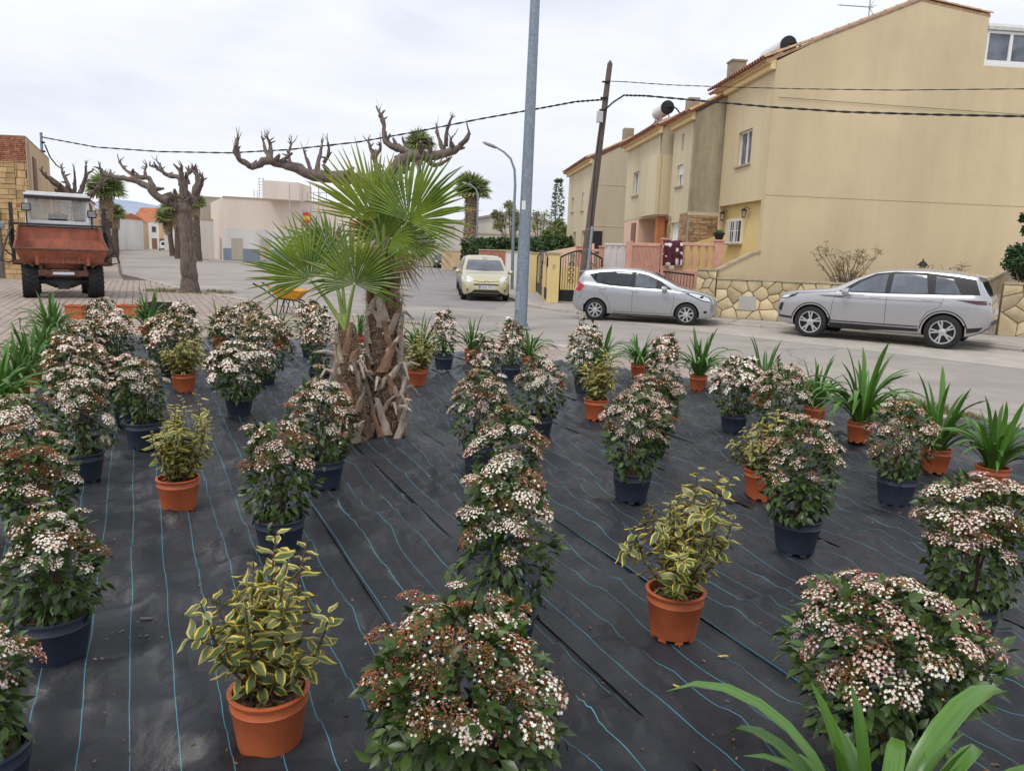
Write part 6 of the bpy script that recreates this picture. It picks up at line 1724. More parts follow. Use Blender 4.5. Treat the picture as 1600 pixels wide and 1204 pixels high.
def strap(l, w, el, curl, rnd):
    """one strap leaf in the plane x(out)-z, y its width"""
    n = 9; V, F = [], []; x = z = 0.0; a = el
    for i in range(n + 1):
        f = i / n; ww = w * (.55 + .9 * f if f < .35 else .87 + .13 * math.sin(f * 3)) * (1 if f < .72 else max(.10, 1 - ((f - .72) / .28) ** 2.6))
        nx, nz_ = -math.sin(a), math.cos(a); V += [(x + nx * ww * .28, -ww / 2, z + nz_ * ww * .28), (x, 0, z), (x + nx * ww * .28, ww / 2, z + nz_ * ww * .28)]
        x += math.cos(a) * l / n; z += math.sin(a) * l / n; a -= curl / n * (.4 + 1.2 * f)
    for i in range(n):
        k = i * 3; F += [(k, k+1, k+4, k+3), (k+1, k+2, k+5, k+4)]
    return V, F
rs = random.Random(4)
STRAPS = [npmesh('strap_leaf', *strap(rs.uniform(.44, .66), rs.uniform(.026, .036), R(el), R(cu), rs), [m_agap]) for el, cu in ((84, 45), (84, 85), (80, 110), (76, 135), (72, 150), (66, 150), (60, 150), (70, 120), (86, 25), (55, 140))]
STRAPNP = [(np.array([v.co[:] for v in me.vertices]), [tuple(p.vertices) for p in me.polygons]) for me in STRAPS]
def agapanthus(bx, by, top, wpx, label, n=34, wide=1.0, g=None, h=None, pot=True, scale=None, partlim=9.0, spin=None, chosen=None):
    if g is None: g, h, w = plant_dims(bx, by, top, wpx)
    h = min(max(h, .55), .95); dist = math.hypot(g.x, g.y)
    t, ph, pr = start('A', g, 'potted_agapanthus', label, 'potted plant', 'strap-leaved agapanthus in terracotta pots')
    add_pot('A', t, ph, 9); rnd = random.Random(70 + PLANTN[0]); s0 = scale or (h - ph + .03) / .60
    s0 = min(max(s0 * 1.18, .95), 1.4) if scale is None else scale; acc = []
    for i in range(n):
        a = i * 2.4 + rnd.uniform(-.3, .3) if chosen is None or i >= len(chosen) else chosen[i][0]
        k = rnd.randrange(len(STRAPS)) if chosen is None or i >= len(chosen) else chosen[i][1]
        s_ = s0 * rnd.uniform(.72, 1.04) if chosen is None or i >= len(chosen) else chosen[i][2]
        q = Quaternion((0, 0, 1), a) @ Quaternion((1, 0, 0), rnd.uniform(-.22, .22)); p = (math.cos(a) * .035, math.sin(a) * .035, ph - .045)
        if dist < partlim: place('leaf', STRAPS[k], t, p, q, (s_, s_ * wide, s_))
        else: acc.append((k, p, q, s_))
    if acc:
        V, F = [], []
        for k, p, q, s_ in acc:
            v, f = STRAPNP[k]; o_ = len(V); mm_ = np.array(q.to_matrix()); V += list((v * s_) @ mm_.T + np.array(p)); F += [tuple(i + o_ for i in ff) for ff in f]
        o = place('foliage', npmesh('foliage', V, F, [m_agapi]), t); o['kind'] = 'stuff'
# mixes: white, mixed, rust, pink, tan
WHT, MIX, RST, PNK, TAN = (5, 4, 1, 0, .5), (3, 5, 3, .3, .3), (1, 4, 6, .3, .3), (1.5, 2, 1.5, 5, .5), (2, 2, 2, .5, 4)
V_ = [
 (90, 1035, 800, 168, (5, 5, 1, .5, .3), 'white flowering viburnum in navy pot beside the wet patch on the mat'),
 (720, 1290, 965, 330, (1.5, 4, 9, .3, 0), 'big rust and white viburnum right of the variegated shrub, its pot out of view'),
 (-25, 1275, 1040, 150, MIX, 'viburnum at the left edge in front of the wet patch'),
 (1372, 1215, 912, 300, PNK, 'wide pink and white viburnum behind the broad strap leaves'),
 (1502, 1005, 745, 205, (2, 3, 3, 5, 0), 'full pink flowering viburnum by the dark opening in the mat'),
 (785, 1025, 715, 180, (4, 5, 2, .5, .5), 'tall leafy viburnum with white heads, second in the column behind the big rust one'),
 (788, 868, 635, 122, (2, 5, 4, .3, 0), 'rust tipped viburnum, third in the column behind the big rust one'),
 (748, 735, 580, 104, TAN, 'tan and white viburnum, fourth in the column right of the palm trunks'),
 (757, 640, 528, 62, (2, 2, 2, 4, 1), 'small pinkish viburnum, fifth in the column right of the palm trunks'),
 (840, 690, 563, 93, WHT, 'white viburnum in navy pot beside the mat seam, left of a terracotta pot'),
 (797, 598, 505, 52, TAN, 'narrow tan viburnum in navy pot at the foot of the lamp post'),
 (693, 583, 490, 47, (4, 3, 3, .5, 1), 'slim upright viburnum in navy pot right of the tall palm trunk'),
 (912, 620, 512, 72, (3, 2, 1, 2, 3), 'pale viburnum behind the terracotta pot near the edging'),
 (985, 788, 620, 128, (4, 5, 1, 3, 0), 'white viburnum in navy pot just behind the variegated shrub on the open mat'),
 (1018, 715, 587, 104, (2, 3, 1, 5, 0), 'pink topped viburnum behind the white one on the open mat'),
 (1033, 645, 530, 60, (0, .5, 1.5, 2, .5), 'sparse young viburnum by the strap-leaved plants near the edging'),
 (1145, 675, 555, 92, (4, 4, 1, 1.5, .5), 'white viburnum in navy pot near the road edging'),
 (1215, 715, 572, 98, (3, 4, 2, 3, .3), 'pinkish white viburnum behind the crowded variegated shrub'),
 (1240, 873, 665, 140, (4, 4, 1, 3, 0), 'white and pink viburnum in navy pot in front of the crowded variegated shrub'),
 (1396, 793, 635, 118, (3, 3, 2, 1.5, 3), 'cream viburnum in navy pot before a terracotta pot of strap leaves'),
 (374, 652, 535, 98, WHT, 'white viburnum in navy pot left of the short palm trunk'),
 (414, 604, 490, 82, (3, 2, 2, 0, 4), 'tan and white viburnum in navy pot behind the white one left of the palms'),
 (500, 606, 482, 60, (4, 3, 2, .5, 2), 'white viburnum in navy pot directly left of the short palm trunk'),
 (507, 765, 592, 122, (4, 5, 3, .3, .5), 'white and rust viburnum in navy pot in front of the short palm trunk'),
 (438, 865, 655, 130, (1.5, 4, 5, 2, 0), 'rust flowered viburnum in navy pot behind the nearest variegated shrub'),
 (225, 710, 570, 86, WHT, 'white viburnum in navy pot behind the variegated shrub on the left mat strip'),
 (132, 755, 575, 116, (4, 3, 2, .3, .5), 'white viburnum in navy pot in the left row by the strap-leaved border'),
 (42, 835, 625, 110, (5, 4, 2, .3, .3), 'white and rust viburnum at the left edge, behind the rustiest one'),
 (66, 905, 700, 138, (1, 3, 7, .3, .3), 'rustiest viburnum in the left row, behind the white one by the wet patch'),
 (203, 668, 562, 86, (1, 2, 2, 4, 1), 'pinkish viburnum half hidden behind a white one in the left row'),
 (128, 672, 541, 102, (.6, 1.5, 3, 3, .5), 'reddish viburnum with few open flowers in the left row'),
 (134, 632, 510, 100, (1, 1.5, 1.5, .5, 3), 'greenish viburnum with small cream heads in the left row'),
 (184, 590, 490, 76, (2, 2, 1, 3, 2), 'pinkish cream viburnum with dark foliage at the far end of the left row'),
 (160, 560, 470, 62, (1, 1, 1, 2, 4), 'tan viburnum farthest in the left row beside a terracotta planter'),
 (268, 594, 490, 92, (3, 2, 1, 1, 4), 'cream viburnum in navy pot behind the small variegated shrub'),
 (285, 562, 472, 62, TAN, 'tan viburnum farthest back near the black crate'),
 (356, 582, 478, 66, (1, 1, 2, .5, 6), 'brownish viburnum at the back edge of the mat between strap-leaved plants'),
 (392, 562, 472, 60, (1, 1, 2, .5, 6), 'brown headed viburnum at the back edge of the mat left of the wheelbarrow'),
 (566, 628, 545, 40, (3, 2, 1, 0, 2), 'viburnum glimpsed between the two palm trunks'),
 (485, 560, 470, 50, (1, 2, 3, .5, 3), 'rusty viburnum at the back edge below the wheelbarrow'),
]
for x, y, tp, w, mx_, lab in V_:
    viburnum(x, y, tp, w, mx_, lab)
E_ = [(422, 1170, 822, 215, 'nearest variegated shrub with yellow edged leaves in terracotta pot'), (1050, 1000, 728, 190, 'variegated shrub in terracotta pot standing alone on the open mat'), (280, 797, 612, 100, 'variegated shrub in terracotta pot on the left mat strip'), (288, 618, 520, 68, 'small dark variegated shrub in terracotta pot in front of a cream viburnum'), (652, 606, 520, 56, 'pale variegated shrub in terracotta pot right of the tall palm trunk'), (930, 658, 545, 60, 'upright golden variegated shrub in terracotta pot beyond the mat seam'), (1187, 778, 628, 90, 'pale variegated shrub in terracotta pot crowded between viburnums')]
for x, y, tp, w, lab in E_:
    elaeagnus(x, y, tp, w, lab)
A_ = [(1340, 697, 560, 100, 'tall agapanthus in terracotta pot beside the kerb paving'), (1270, 663, 568, 76, 'loose agapanthus in terracotta pot right of a pinkish white viburnum'), (1090, 611, 522, 72, 'drooping agapanthus in terracotta pot near the edging, right of the sparse viburnum'), (997, 592, 518, 70, 'dense agapanthus in terracotta pot near the edging, left of the sparse viburnum'), (1190, 640, 540, 66, 'agapanthus with short upright leaves behind a white viburnum'), (1458, 742, 602, 76, 'agapanthus in terracotta pot behind the cream viburnum'), (1545, 775, 652, 122, 'broad agapanthus in terracotta pot at the right edge of the mat'), (737, 572, 506, 48, 'short agapanthus in terracotta pot left of the lamp post'), (827, 577, 508, 44, 'agapanthus in terracotta pot at the right of the lamp post foot'), (656, 578, 492, 66, 'agapanthus behind the pale variegated shrub by the tall palm trunk'), (560, 545, 490, 36, 'agapanthus between the palm trunks at the back edge'), (437, 545, 482, 50, 'agapanthus at the back edge below the wheelbarrow handles'), (233, 535, 460, 62, 'agapanthus at the back edge beside the black crate'), (343, 548, 480, 40, 'agapanthus at the back edge between brown viburnums'), (936, 600, 515, 40, 'agapanthus with a few tips showing behind the pale viburnum')]
for x, y, tp, w, lab in A_:
    agapanthus(x, y, tp, w, lab, n=62 if w > 60 else 44, wide=1.2)
for k, (x, y, tp) in enumerate([(82, 542, 462), (70, 572, 495), (50, 600, 515), (28, 634, 535), (2, 672, 550), (-30, 712, 570)]):
    agapanthus(x, y, tp, 70, ['agapanthus at the far end of the left border, beside the terracotta planter', 'agapanthus second from the terracotta planter in the left border', 'agapanthus third from the terracotta planter in the left border', 'agapanthus fourth from the terracotta planter in the left border', 'agapanthus fifth from the terracotta planter in the left border', 'agapanthus sixth from the terracotta planter in the left border'][k], n=76, wide=1.35)
# the broad agapanthus close to the camera
ang = lambda dx, dy: math.atan2(dy, dx)
agapanthus(0, 0, 0, 0, 'broad glossy agapanthus close by in front of the wide pink viburnum', g=Vector((.90, 1.60, 0)), h=.8, n=42, scale=.9, wide=1.45, chosen=[(R(-8), 0, .92), (R(150), 3, 1.15), (R(170), 5, 1.1), (R(200), 4, 1.15), (R(120), 1, .85), (R(-25), 6, 1.25), (R(5), 4, 1.3), (R(60), 7, .95), (R(90), 2, .9), (R(-60), 3, 1.2), (R(230), 5, 1.2), (R(30), 3, 1.2), (R(-5), 3, 1.35), (R(185), 3, 1.05), (R(165), 2, 1.0), (R(215), 7, 1.3), (R(250), 1, .9), (R(300), 8, .8), (R(-35), 7, 1.25), (R(110), 8, .8)])
# terracotta planters, black crate and stake at the back of the bed
def planter(px, py, wpx, label):
    g = G(px, py); w = wpx / pxm(g); t = empty('planter', g, label, 'planter'); mb = MB()
    a, b_ = w / 2, w * .36; h = .26
    for s_ in (-1, 1): mb.box((g.x + s_ * (a - .01), g.y, h / 2), (.02, b_ * 2, h)); mb.box((g.x, g.y + s_ * (b_ - .01), h / 2), (w - .042, .02, h))
    mb.box((g.x, g.y, .012), (w - .042, b_ * 2 - .042, .02)); mb.build('body', m_terra, t)
    mb = MB()
    for s_ in (-1, 1): mb.box((g.x + s_ * a, g.y, h + .012), (.05, b_ * 2 + .05, .022)); mb.box((g.x, g.y + s_ * b_, h + .012), (w - .052, .05, .022))
    mb.build('rim', m_terra, t); mb = MB(); mb.box((g.x, g.y, h - .06), (w - .045, b_ * 2 - .045, .05)); mb.build('soil', m_soil, t)
planter(120, 497, 26, 'empty terracotta planter left of the tan viburnum at the back'); planter(203, 496, 30, 'empty terracotta planter behind the back agapanthus')
g = G(252, 490); t = empty('crate', g, 'black plastic crate behind the back agapanthus', 'crate')
for z in (.03, .10, .17, .24):
    for sx_, sy_, l_, w_ in ((0, -.2, .62, .02), (0, .2, .62, .02), (-.3, 0, .02, .38), (.3, 0, .02, .38)):
        mb = MB(); mb.box((g.x + sx_, g.y + sy_, z), (l_, w_, .045)); mb.build('slat', m_black, t)
mb = MB(); mb.box((g.x, g.y, .012), (.6, .38, .02)); mb.build('bottom', m_black, t)
for sx_ in (-.3, .3):
    for sy_ in (-.2, .2): mb = MB(); mb.box((g.x + sx_, g.y + sy_, .135), (.035, .035, .27)); mb.build('corner_post', m_black, t)
g = G(32, 515); mb = MB(); mb.tube([g, g + Vector((0, 0, .18))], .009, 6); mb.tube([g + Vector((0, 0, .18)), g + Vector((0, 0, .22))], [.02, .016], 6); o = mb.build('stake', m_iron); tag(o, 'small dark stake standing in the tiles left of the border', 'stake')
# fallen leaf and litter on the mat
for px, py, a, lab in ((1060, 1088, .3, 'dry fallen leaf on the mat in front of the lone variegated shrub'), (1138, 1038, 1.2, 'small dry leaf on the mat right of the lone variegated shrub'), (1478, 1105, 2.0, 'dry leaf on the mat right of the wide pink viburnum')):
    g = G(px, py); o = place('fallen_leaf', npmesh('fallen_leaf', EL, ELF, [m_tanb, m_ey], ELM), None, (g.x, g.y, mz(g) + .012), Quaternion((0, 0, 1), a), .6); tag(o, lab, 'leaf', 'fallen leaves on the mat')
# crumbs of soil and dry bits on the mat
n = 520; T = []
for k in range(n):
    g = G(random.uniform(-20, 1620), random.uniform(640, 1230)); T.append((g.x, g.y, mz(g) + .006))
T = np.array(T); M3 = frames(RNG.normal(0, .5, (n, 3)) + np.array([0, 0, 1]), RNG.normal(0, 1, (n, 3)) * np.array([1, 1, .2])) * (RNG.uniform(.15, 1, n) ** 2 * .9 + .12)[:, None, None]
o = place('soil_crumbs', scatter_mesh('soil_crumbs', np.array([(-.005, -.01, 0), (.005, -.01, 0), (.005, .01, 0), (-.005, .01, 0), (0, 0, .006)]), [(0, 1, 4), (1, 2, 4), (2, 3, 4), (3, 0, 4)], [m_chip], M3, T)); tag(o, 'crumbs of soil and dry bits strewn over the black mat', 'debris', kind='stuff')
# shallow water lying in the folds near the first pot
m_water = mat('water_film', (.02, .021, .024), .04, var=.1, spec=.6)
mb = MB(); g0 = G(205, 975); t = empty('water_puddle', (g0.x, g0.y, mz(g0)), 'small splash of water drops on the mat right of the navy pot', 'puddle'); rw = random.Random(6)
for k in range(14):
    px, py = (rw.uniform(160, 235), rw.uniform(965, 1005)) if k else (231, 978)
    g = G(px, py); r_ = rw.uniform(.005, .013) * (1.3 if k == 0 else 1); el = 2.4 if k == 0 else rw.uniform(.8, 1.5); n = 10; V = []; z = mz(g) + .0015
    for ring, (f, hh) in enumerate(((1, 0), (.8, .001), (.35, .0014))):
        for j in range(n): a = j * 6.2832 / n; V.append((g.x + math.cos(a) * r_ * f * el, g.y + math.sin(a) * r_ * f, z + hh))
    F = [(q*n+j, q*n+(j+1) % n, (q+1)*n+(j+1) % n, (q+1)*n+j) for q in range(2) for j in range(n)] + [tuple(range(2*n, 3*n))]
    mb = MB(); mb.add(V, F); mb.build('drop', m_water, t, smooth=80)
# ================================================================== the fan palms in the middle of the bed
m_pleaf = mat('fan_leaf', S(128, 150, 46), .36, scale=5, c2=S(76, 104, 30), rand=.2, trans=.2)
m_pleafy = mat('fan_leaf_young', S(150, 158, 56), .4, scale=5, c2=S(102, 126, 38), rand=.15, trans=.35)
m_pdry = mat('fan_leaf_dry', S(178, 156, 108), .8, scale=5, c2=S(140, 116, 78), rand=.2, trans=.2)
m_petiole = mat('petiole', S(140, 158, 74), .5, scale=6, c2=S(112, 132, 58))
m_boot = mat('leaf_base', S(198, 184, 168), .9, scale=7, c2=S(148, 130, 114), bump=.5, bscale=26, rand=.28, stretch=(3, 3, .7))
m_boot2 = mat('leaf_base_brown', S(156, 122, 98), .9, scale=7, c2=S(106, 80, 62), bump=.5, bscale=26, rand=.28)
m_fibre = mat('palm_fibre', S(112, 88, 70), .98, scale=20, c2=S(62, 46, 36), bump=1.0, bscale=40)
def fan_leaf(name, parent, hub, facing, up, Rm, mt, nseg=46, spread=148, droop=.25, split=.52, rnd=random, tiltcup=.25):
    """costapalmate fan: pleated blade joined to `split`, then free pointed segments; facing = blade normal, up = axis of the middle segment"""
    up = up.normalized(); z = (facing - up * facing.dot(up)).normalized(); x = up.cross(z)
    V, F, MI = [], [], []
    for i in range(nseg):
        brown = rnd.choice((9, 9, 4, 4, 3))
        f = (i + .5) / nseg; a = R(lerp(-spread, spread, f) + rnd.uniform(-1.3, 1.3)); da = R(spread) / nseg
        L_ = Rm * (1 - .28 * abs(2 * f - 1) ** 2.2) * rnd.uniform(.93, 1.05); dr = droop * rnd.choice((.5, .8, 1, 1.3, 2.4)); tw = rnd.uniform(-.02, .02)
        rows = [(.02, 1), (.28, 1), (split, 1), (split + (1 - split) * .45, .62), (.93, .22), (1.0, .02)]; k = len(V)
        for q, (r_, wf) in enumerate(rows):
            rr = r_ * L_; half = rr * math.tan(da) * (1.0 if r_ <= split else (split / r_) * wf)
            cup = tiltcup * rr * abs(math.sin(a / 1.6)) * .6
            bend = -dr * Rm * max(0, r_ - split * .8) ** 2.0 * 1.6
            fold = half * .75
            for s_ in (-1, 0, 1):
                aa = a; u = math.cos(aa) * rr - math.sin(aa) * half * s_ + (tw * (r_ > split)); v = math.sin(aa) * rr + math.cos(aa) * half * s_
                p = up * u + x * v + z * (cup + bend + (fold if s_ == 0 else 0)) + Vector((0, 0, -abs(bend) * .5)); V.append(hub + p)
        for q in range(len(rows) - 1):
            b_ = k + q * 3; F += [(b_, b_+1, b_+4, b_+3), (b_+1, b_+2, b_+5, b_+4)]; MI += [1 if q >= brown else 0] * 2
    mb = MB(); mb.add(V, F); mb.M = MI; return mb.build(name, [mt, m_pdry], parent)
def petiole(parent, a, mid, b_, r0=.022, r1=.011):
    mb = MB(); P = [(1-t_)**2 * a + 2*t_*(1-t_) * mid + t_*t_ * b_ for t_ in [i / 10 for i in range(11)]]; mb.tube(P, [lerp(r0, r1, i / 10) for i in range(11)], 7); mb.build('leaf_stalk', m_petiole, parent, smooth=60)
def palm_trunk(parent, base, crown, r0, r1, nb, seed, brown=.3):
    rnd = random.Random(seed); mb = MB(); k = 14
    mb.tube([lerp(base, crown, i / k) - (Vector((0, 0, .03)) if i == 0 else Vector()) for i in range(k + 1)], [lerp(r0, r1, i / k) * rnd.uniform(.92, 1.05) * .86 for i in range(k + 1)], 16, jit=.07); mb.build('trunk_core', m_fibre, parent, smooth=70)
    ax = (crown - base); H_ = ax.length
    # old leaf bases: split straps that cross in a lattice, each a bent tapered slab
    for i in range(nb):
        f = (i + .5) / nb; a = i * 2.4 + rnd.uniform(-.6, .6); r_ = lerp(r0, r1, f) * .88; p = base + ax * (f * .97)
        o = Vector((math.cos(a), math.sin(a), 0)); s_ = Vector((-math.sin(a), math.cos(a), 0))
        for side in (-1, 1):
            if rnd.random() < .18: continue
            l = rnd.uniform(.11, .30); w = rnd.uniform(.022, .055); tilt = rnd.uniform(-.05, .05); k_ = 1.4 if f < .3 else 1; l *= k_; w *= 1.15 if f < .3 else 1; V = []; F = []; nn = 6
            for j in range(nn + 1):
                g_ = j / nn; th = side * (1 - g_) * rnd.uniform(.55, .75) * 1.0; oo = Vector((math.cos(a + th), math.sin(a + th), 0)); tt = Vector((-oo.y, oo.x, 0))
                c = p + oo * (r_ * (1.0 + .10 * g_ + (.28 * max(0, g_ - .75) if rnd.random() < .5 else .05 * g_)) + .006 * (i % 3)) + Vector((0, 0, (g_ - .6) * l + tilt * math.sin(g_ * 4))); ww = w * (1.0 - .45 * g_)
                V += [c - tt * ww - oo * .012, c - tt * ww * .6 + oo * .012, c + tt * ww * .6 + oo * .012, c + tt * ww - oo * .012]
            for j in range(nn):
                b_ = j * 4
                for q in range(3): F.append((b_+q, b_+q+1, b_+q+5, b_+q+4))
            F.append((nn*4, nn*4+1, nn*4+2, nn*4+3)); mbb = MB(); mbb.add(V, F); mbb.build('leaf_base', m_boot2 if rnd.random() < brown else m_boot, parent, smooth=60)
    # hairy fibre between the bases
    n = 3200; ff = RNG.uniform(0, 1, n); an = RNG.uniform(0, 6.28, n); rr_ = (r0 + (r1 - r0) * ff) * .92
    T = np.stack([rr_ * np.cos(an), rr_ * np.sin(an), ff * H_ * .98], 1) + (np.array(ax)[None] * ff[:, None] * np.array([1, 1, 0])); d = np.stack([np.cos(an), np.sin(an), RNG.uniform(-1.2, .8, n)], 1) + RNG.normal(0, .6, (n, 3))
    fv = np.array([(-.0018, 0, 0), (.0018, 0, 0), (0, 1, 0)]); M3 = frames(RNG.normal(0, 1, (n, 3)), d) * np.stack([np.ones(n), RNG.uniform(.03, .10, n), np.ones(n)], 1)[:, None, :]
    o = place('fibre', scatter_mesh('fibre', fv, [(0, 1, 2)], [m_dead], M3, T), parent, base - ORG[parent.name]); o['kind'] = 'stuff'
    # frayed dead stubs
    for i in range(22):
        f = rnd.uniform(.0, 1); a = rnd.uniform(0, 6.28); p = base + ax * f; o_ = Vector((math.cos(a), math.sin(a), 0)); r_ = lerp(r0, r1, f); l = rnd.uniform(.08, .2); q = p + o_ * r_ * .9
        mbb = MB(); mbb.tube([q, q + o_ * l * .5 + Vector((0, 0, .03)), q + o_ * l + Vector((0, 0, rnd.uniform(-.12, .05)))], [.022, .016, .006], 5); mbb.build('dead_stub', m_boot, parent)
PB = G(604, 682); PD0 = PB.y
t1 = empty('fan_palm', PB, 'taller fan palm of the pair, its grey trunk latticed with old leaf bases', 'palm tree')
C1 = PD(598, 420, PD0); palm_trunk(t1, PB, C1, .19, .135, 44, 3)
SBs = G(546, 692) + Vector((0, .02, 0))
t2 = empty('fan_palm', SBs, 'shorter fan palm of the pair with brown hairy trunk', 'palm tree')
C2 = PD(540, 516, SBs.y); palm_trunk(t2, SBs, C2, .16, .075, 32, 4, brown=.6)
def P3(x, y, dy): return PD(x, y, PD0 + dy)
BK = Vector((0, -1, 0))
rf_ = random.Random(9)
def frond(tree, crown, hub_px, dy, tip_px, Rpx, mt, face=(0, -1, .3), **k):
    hub = P3(*hub_px, dy); tip = P3(*tip_px, dy + k.pop('tdy', 0)); s_ = 1 / pxm(hub); mid = lerp(crown, hub, .5) + Vector((0, 0, k.pop('rise', .06)))
    if k.pop('stalk', True): petiole(tree, crown, mid, hub)
    return fan_leaf('fan_leaf', tree, hub, Vector(face), tip - hub, Rpx * s_, mt, rnd=rf_, **k)
# shorter palm: two big fans in front
frond(t2, C2, (484, 436), -.15, (436, 358), 112, m_pleaf, face=(.35, -1, .25), droop=.14, spread=96, nseg=38)
frond(t2, C2, (554, 444), -.30, (556, 370), 108, m_pleaf, face=(-.1, -1, .35), droop=.2, spread=112, nseg=42)
frond(t2, C2, (516, 400), .25, (470, 340), 90, m_pleaf, face=(.3, -1, .5), droop=.2, spread=80, nseg=30)
frond(t2, C2, (535, 440), .1, (530, 380), 60, m_pleafy, face=(0, -1, .2), spread=40, nseg=16, droop=.05)
# taller palm
frond(t1, C1, (638, 345), -.20, (668, 270), 128, m_pleaf, face=(-.25, -1, .25), droop=.14, spread=98, nseg=40)
frond(t1, C1, (584, 345), -.05, (548, 262), 128, m_pleafy, face=(.25, -1, .35), droop=.1, spread=64, nseg=28)
frond(t1, C1, (648, 385), .15, (700, 372), 66, m_pleaf, face=(-.1, -.7, .8), droop=.35, spread=100)
frond(t1, C1, (590, 330), .35, (596, 260), 90, m_pleafy, face=(0, -1, .5), droop=.15, spread=58, nseg=26)
frond(t1, C1, (612, 372), -.25, (660, 395), 58, m_pleaf, face=(-.2, -1, .6), droop=.4, spread=80, nseg=28)
frond(t1, C1, (622, 398), -.1, (640, 450), 52, m_pdry, face=(-.2, -1, .4), droop=.5, spread=80, nseg=26)
frond(t1, C1, (590, 385), -.2, (570, 440), 60, m_pdry, face=(.1, -1, .3), droop=.4, spread=60, nseg=18)
frond(t1, C1, (600, 350), 0, (598, 270), 75, m_pleafy, face=(0, -1, .2), spread=14, nseg=9, droop=.02)
frond(t1, C1, (598, 372), .12, (570, 300), 84, m_pleaf, face=(.2, -1, .5), droop=.2, spread=84, nseg=32)
frond(t1, C1, (618, 378), .2, (648, 318), 82, m_pleaf, face=(-.2, -1, .5), droop=.25, spread=84, nseg=32)
# loose dead stalk on the ground by the trunks
mb = MB(); mb.tube([G(585, 650) + Vector((0, 0, .10)), G(610, 668) + Vector((0, 0, .06)), G(652, 682) + Vector((0, 0, .02))], [.02, .012, .007], 6); mb.build('dead_stub', m_boot, t1)
# ================================================================== vehicles
def paint(name, c, rough=.3, metal=.55):
    return mat(name, c, rough, metal=metal, var=.03, scale=1.2, coat=.9, spec=.5)
m_silver = paint('paint_silver', S(176, 178, 182)); m_silver2 = paint('paint_platinum', S(178, 178, 180)); m_gold = paint('paint_pale_gold', S(198, 190, 154), .32, .4); m_cdark = paint('paint_charcoal', S(62, 66, 74)); m_cgrey = paint('paint_grey', S(110, 112, 116)); m_cwhite = paint('paint_white', S(228, 228, 228), .35, 0)
m_glass = mat('car_glass', S(34, 38, 44), .06, var=.25, scale=1.5, spec=.8); m_glassl = mat('windscreen_glass', S(112, 118, 128), .07, c2=S(70, 75, 84), scale=1.4, spec=.8)
m_plast = mat('black_plastic', S(32, 32, 34), .55, var=.15); m_tyre = mat('tyre_rubber', S(36, 36, 37), .85, var=.2, scale=12, bump=.15); m_alloy = mat('alloy', S(196, 198, 200), .32, metal=.7, var=.06); m_alloyd = mat('alloy_dark', S(52, 53, 56), .5, metal=.4, var=.1)
m_lamp = mat('headlamp', S(214, 218, 222), .1, var=.1, scale=14, spec=.9); m_tail = mat('tail_lamp', S(176, 24, 26), .15, var=.15, spec=.8); m_chrome = mat('chrome', S(220, 222, 224), .12, metal=1, var=.02); m_plate = mat('number_plate', S(226, 228, 232), .4, var=.03); m_seam = mat('panel_gap', S(44, 45, 47), .7, var=.05); m_blueb = mat('plate_blue', S(50, 74, 150), .4)

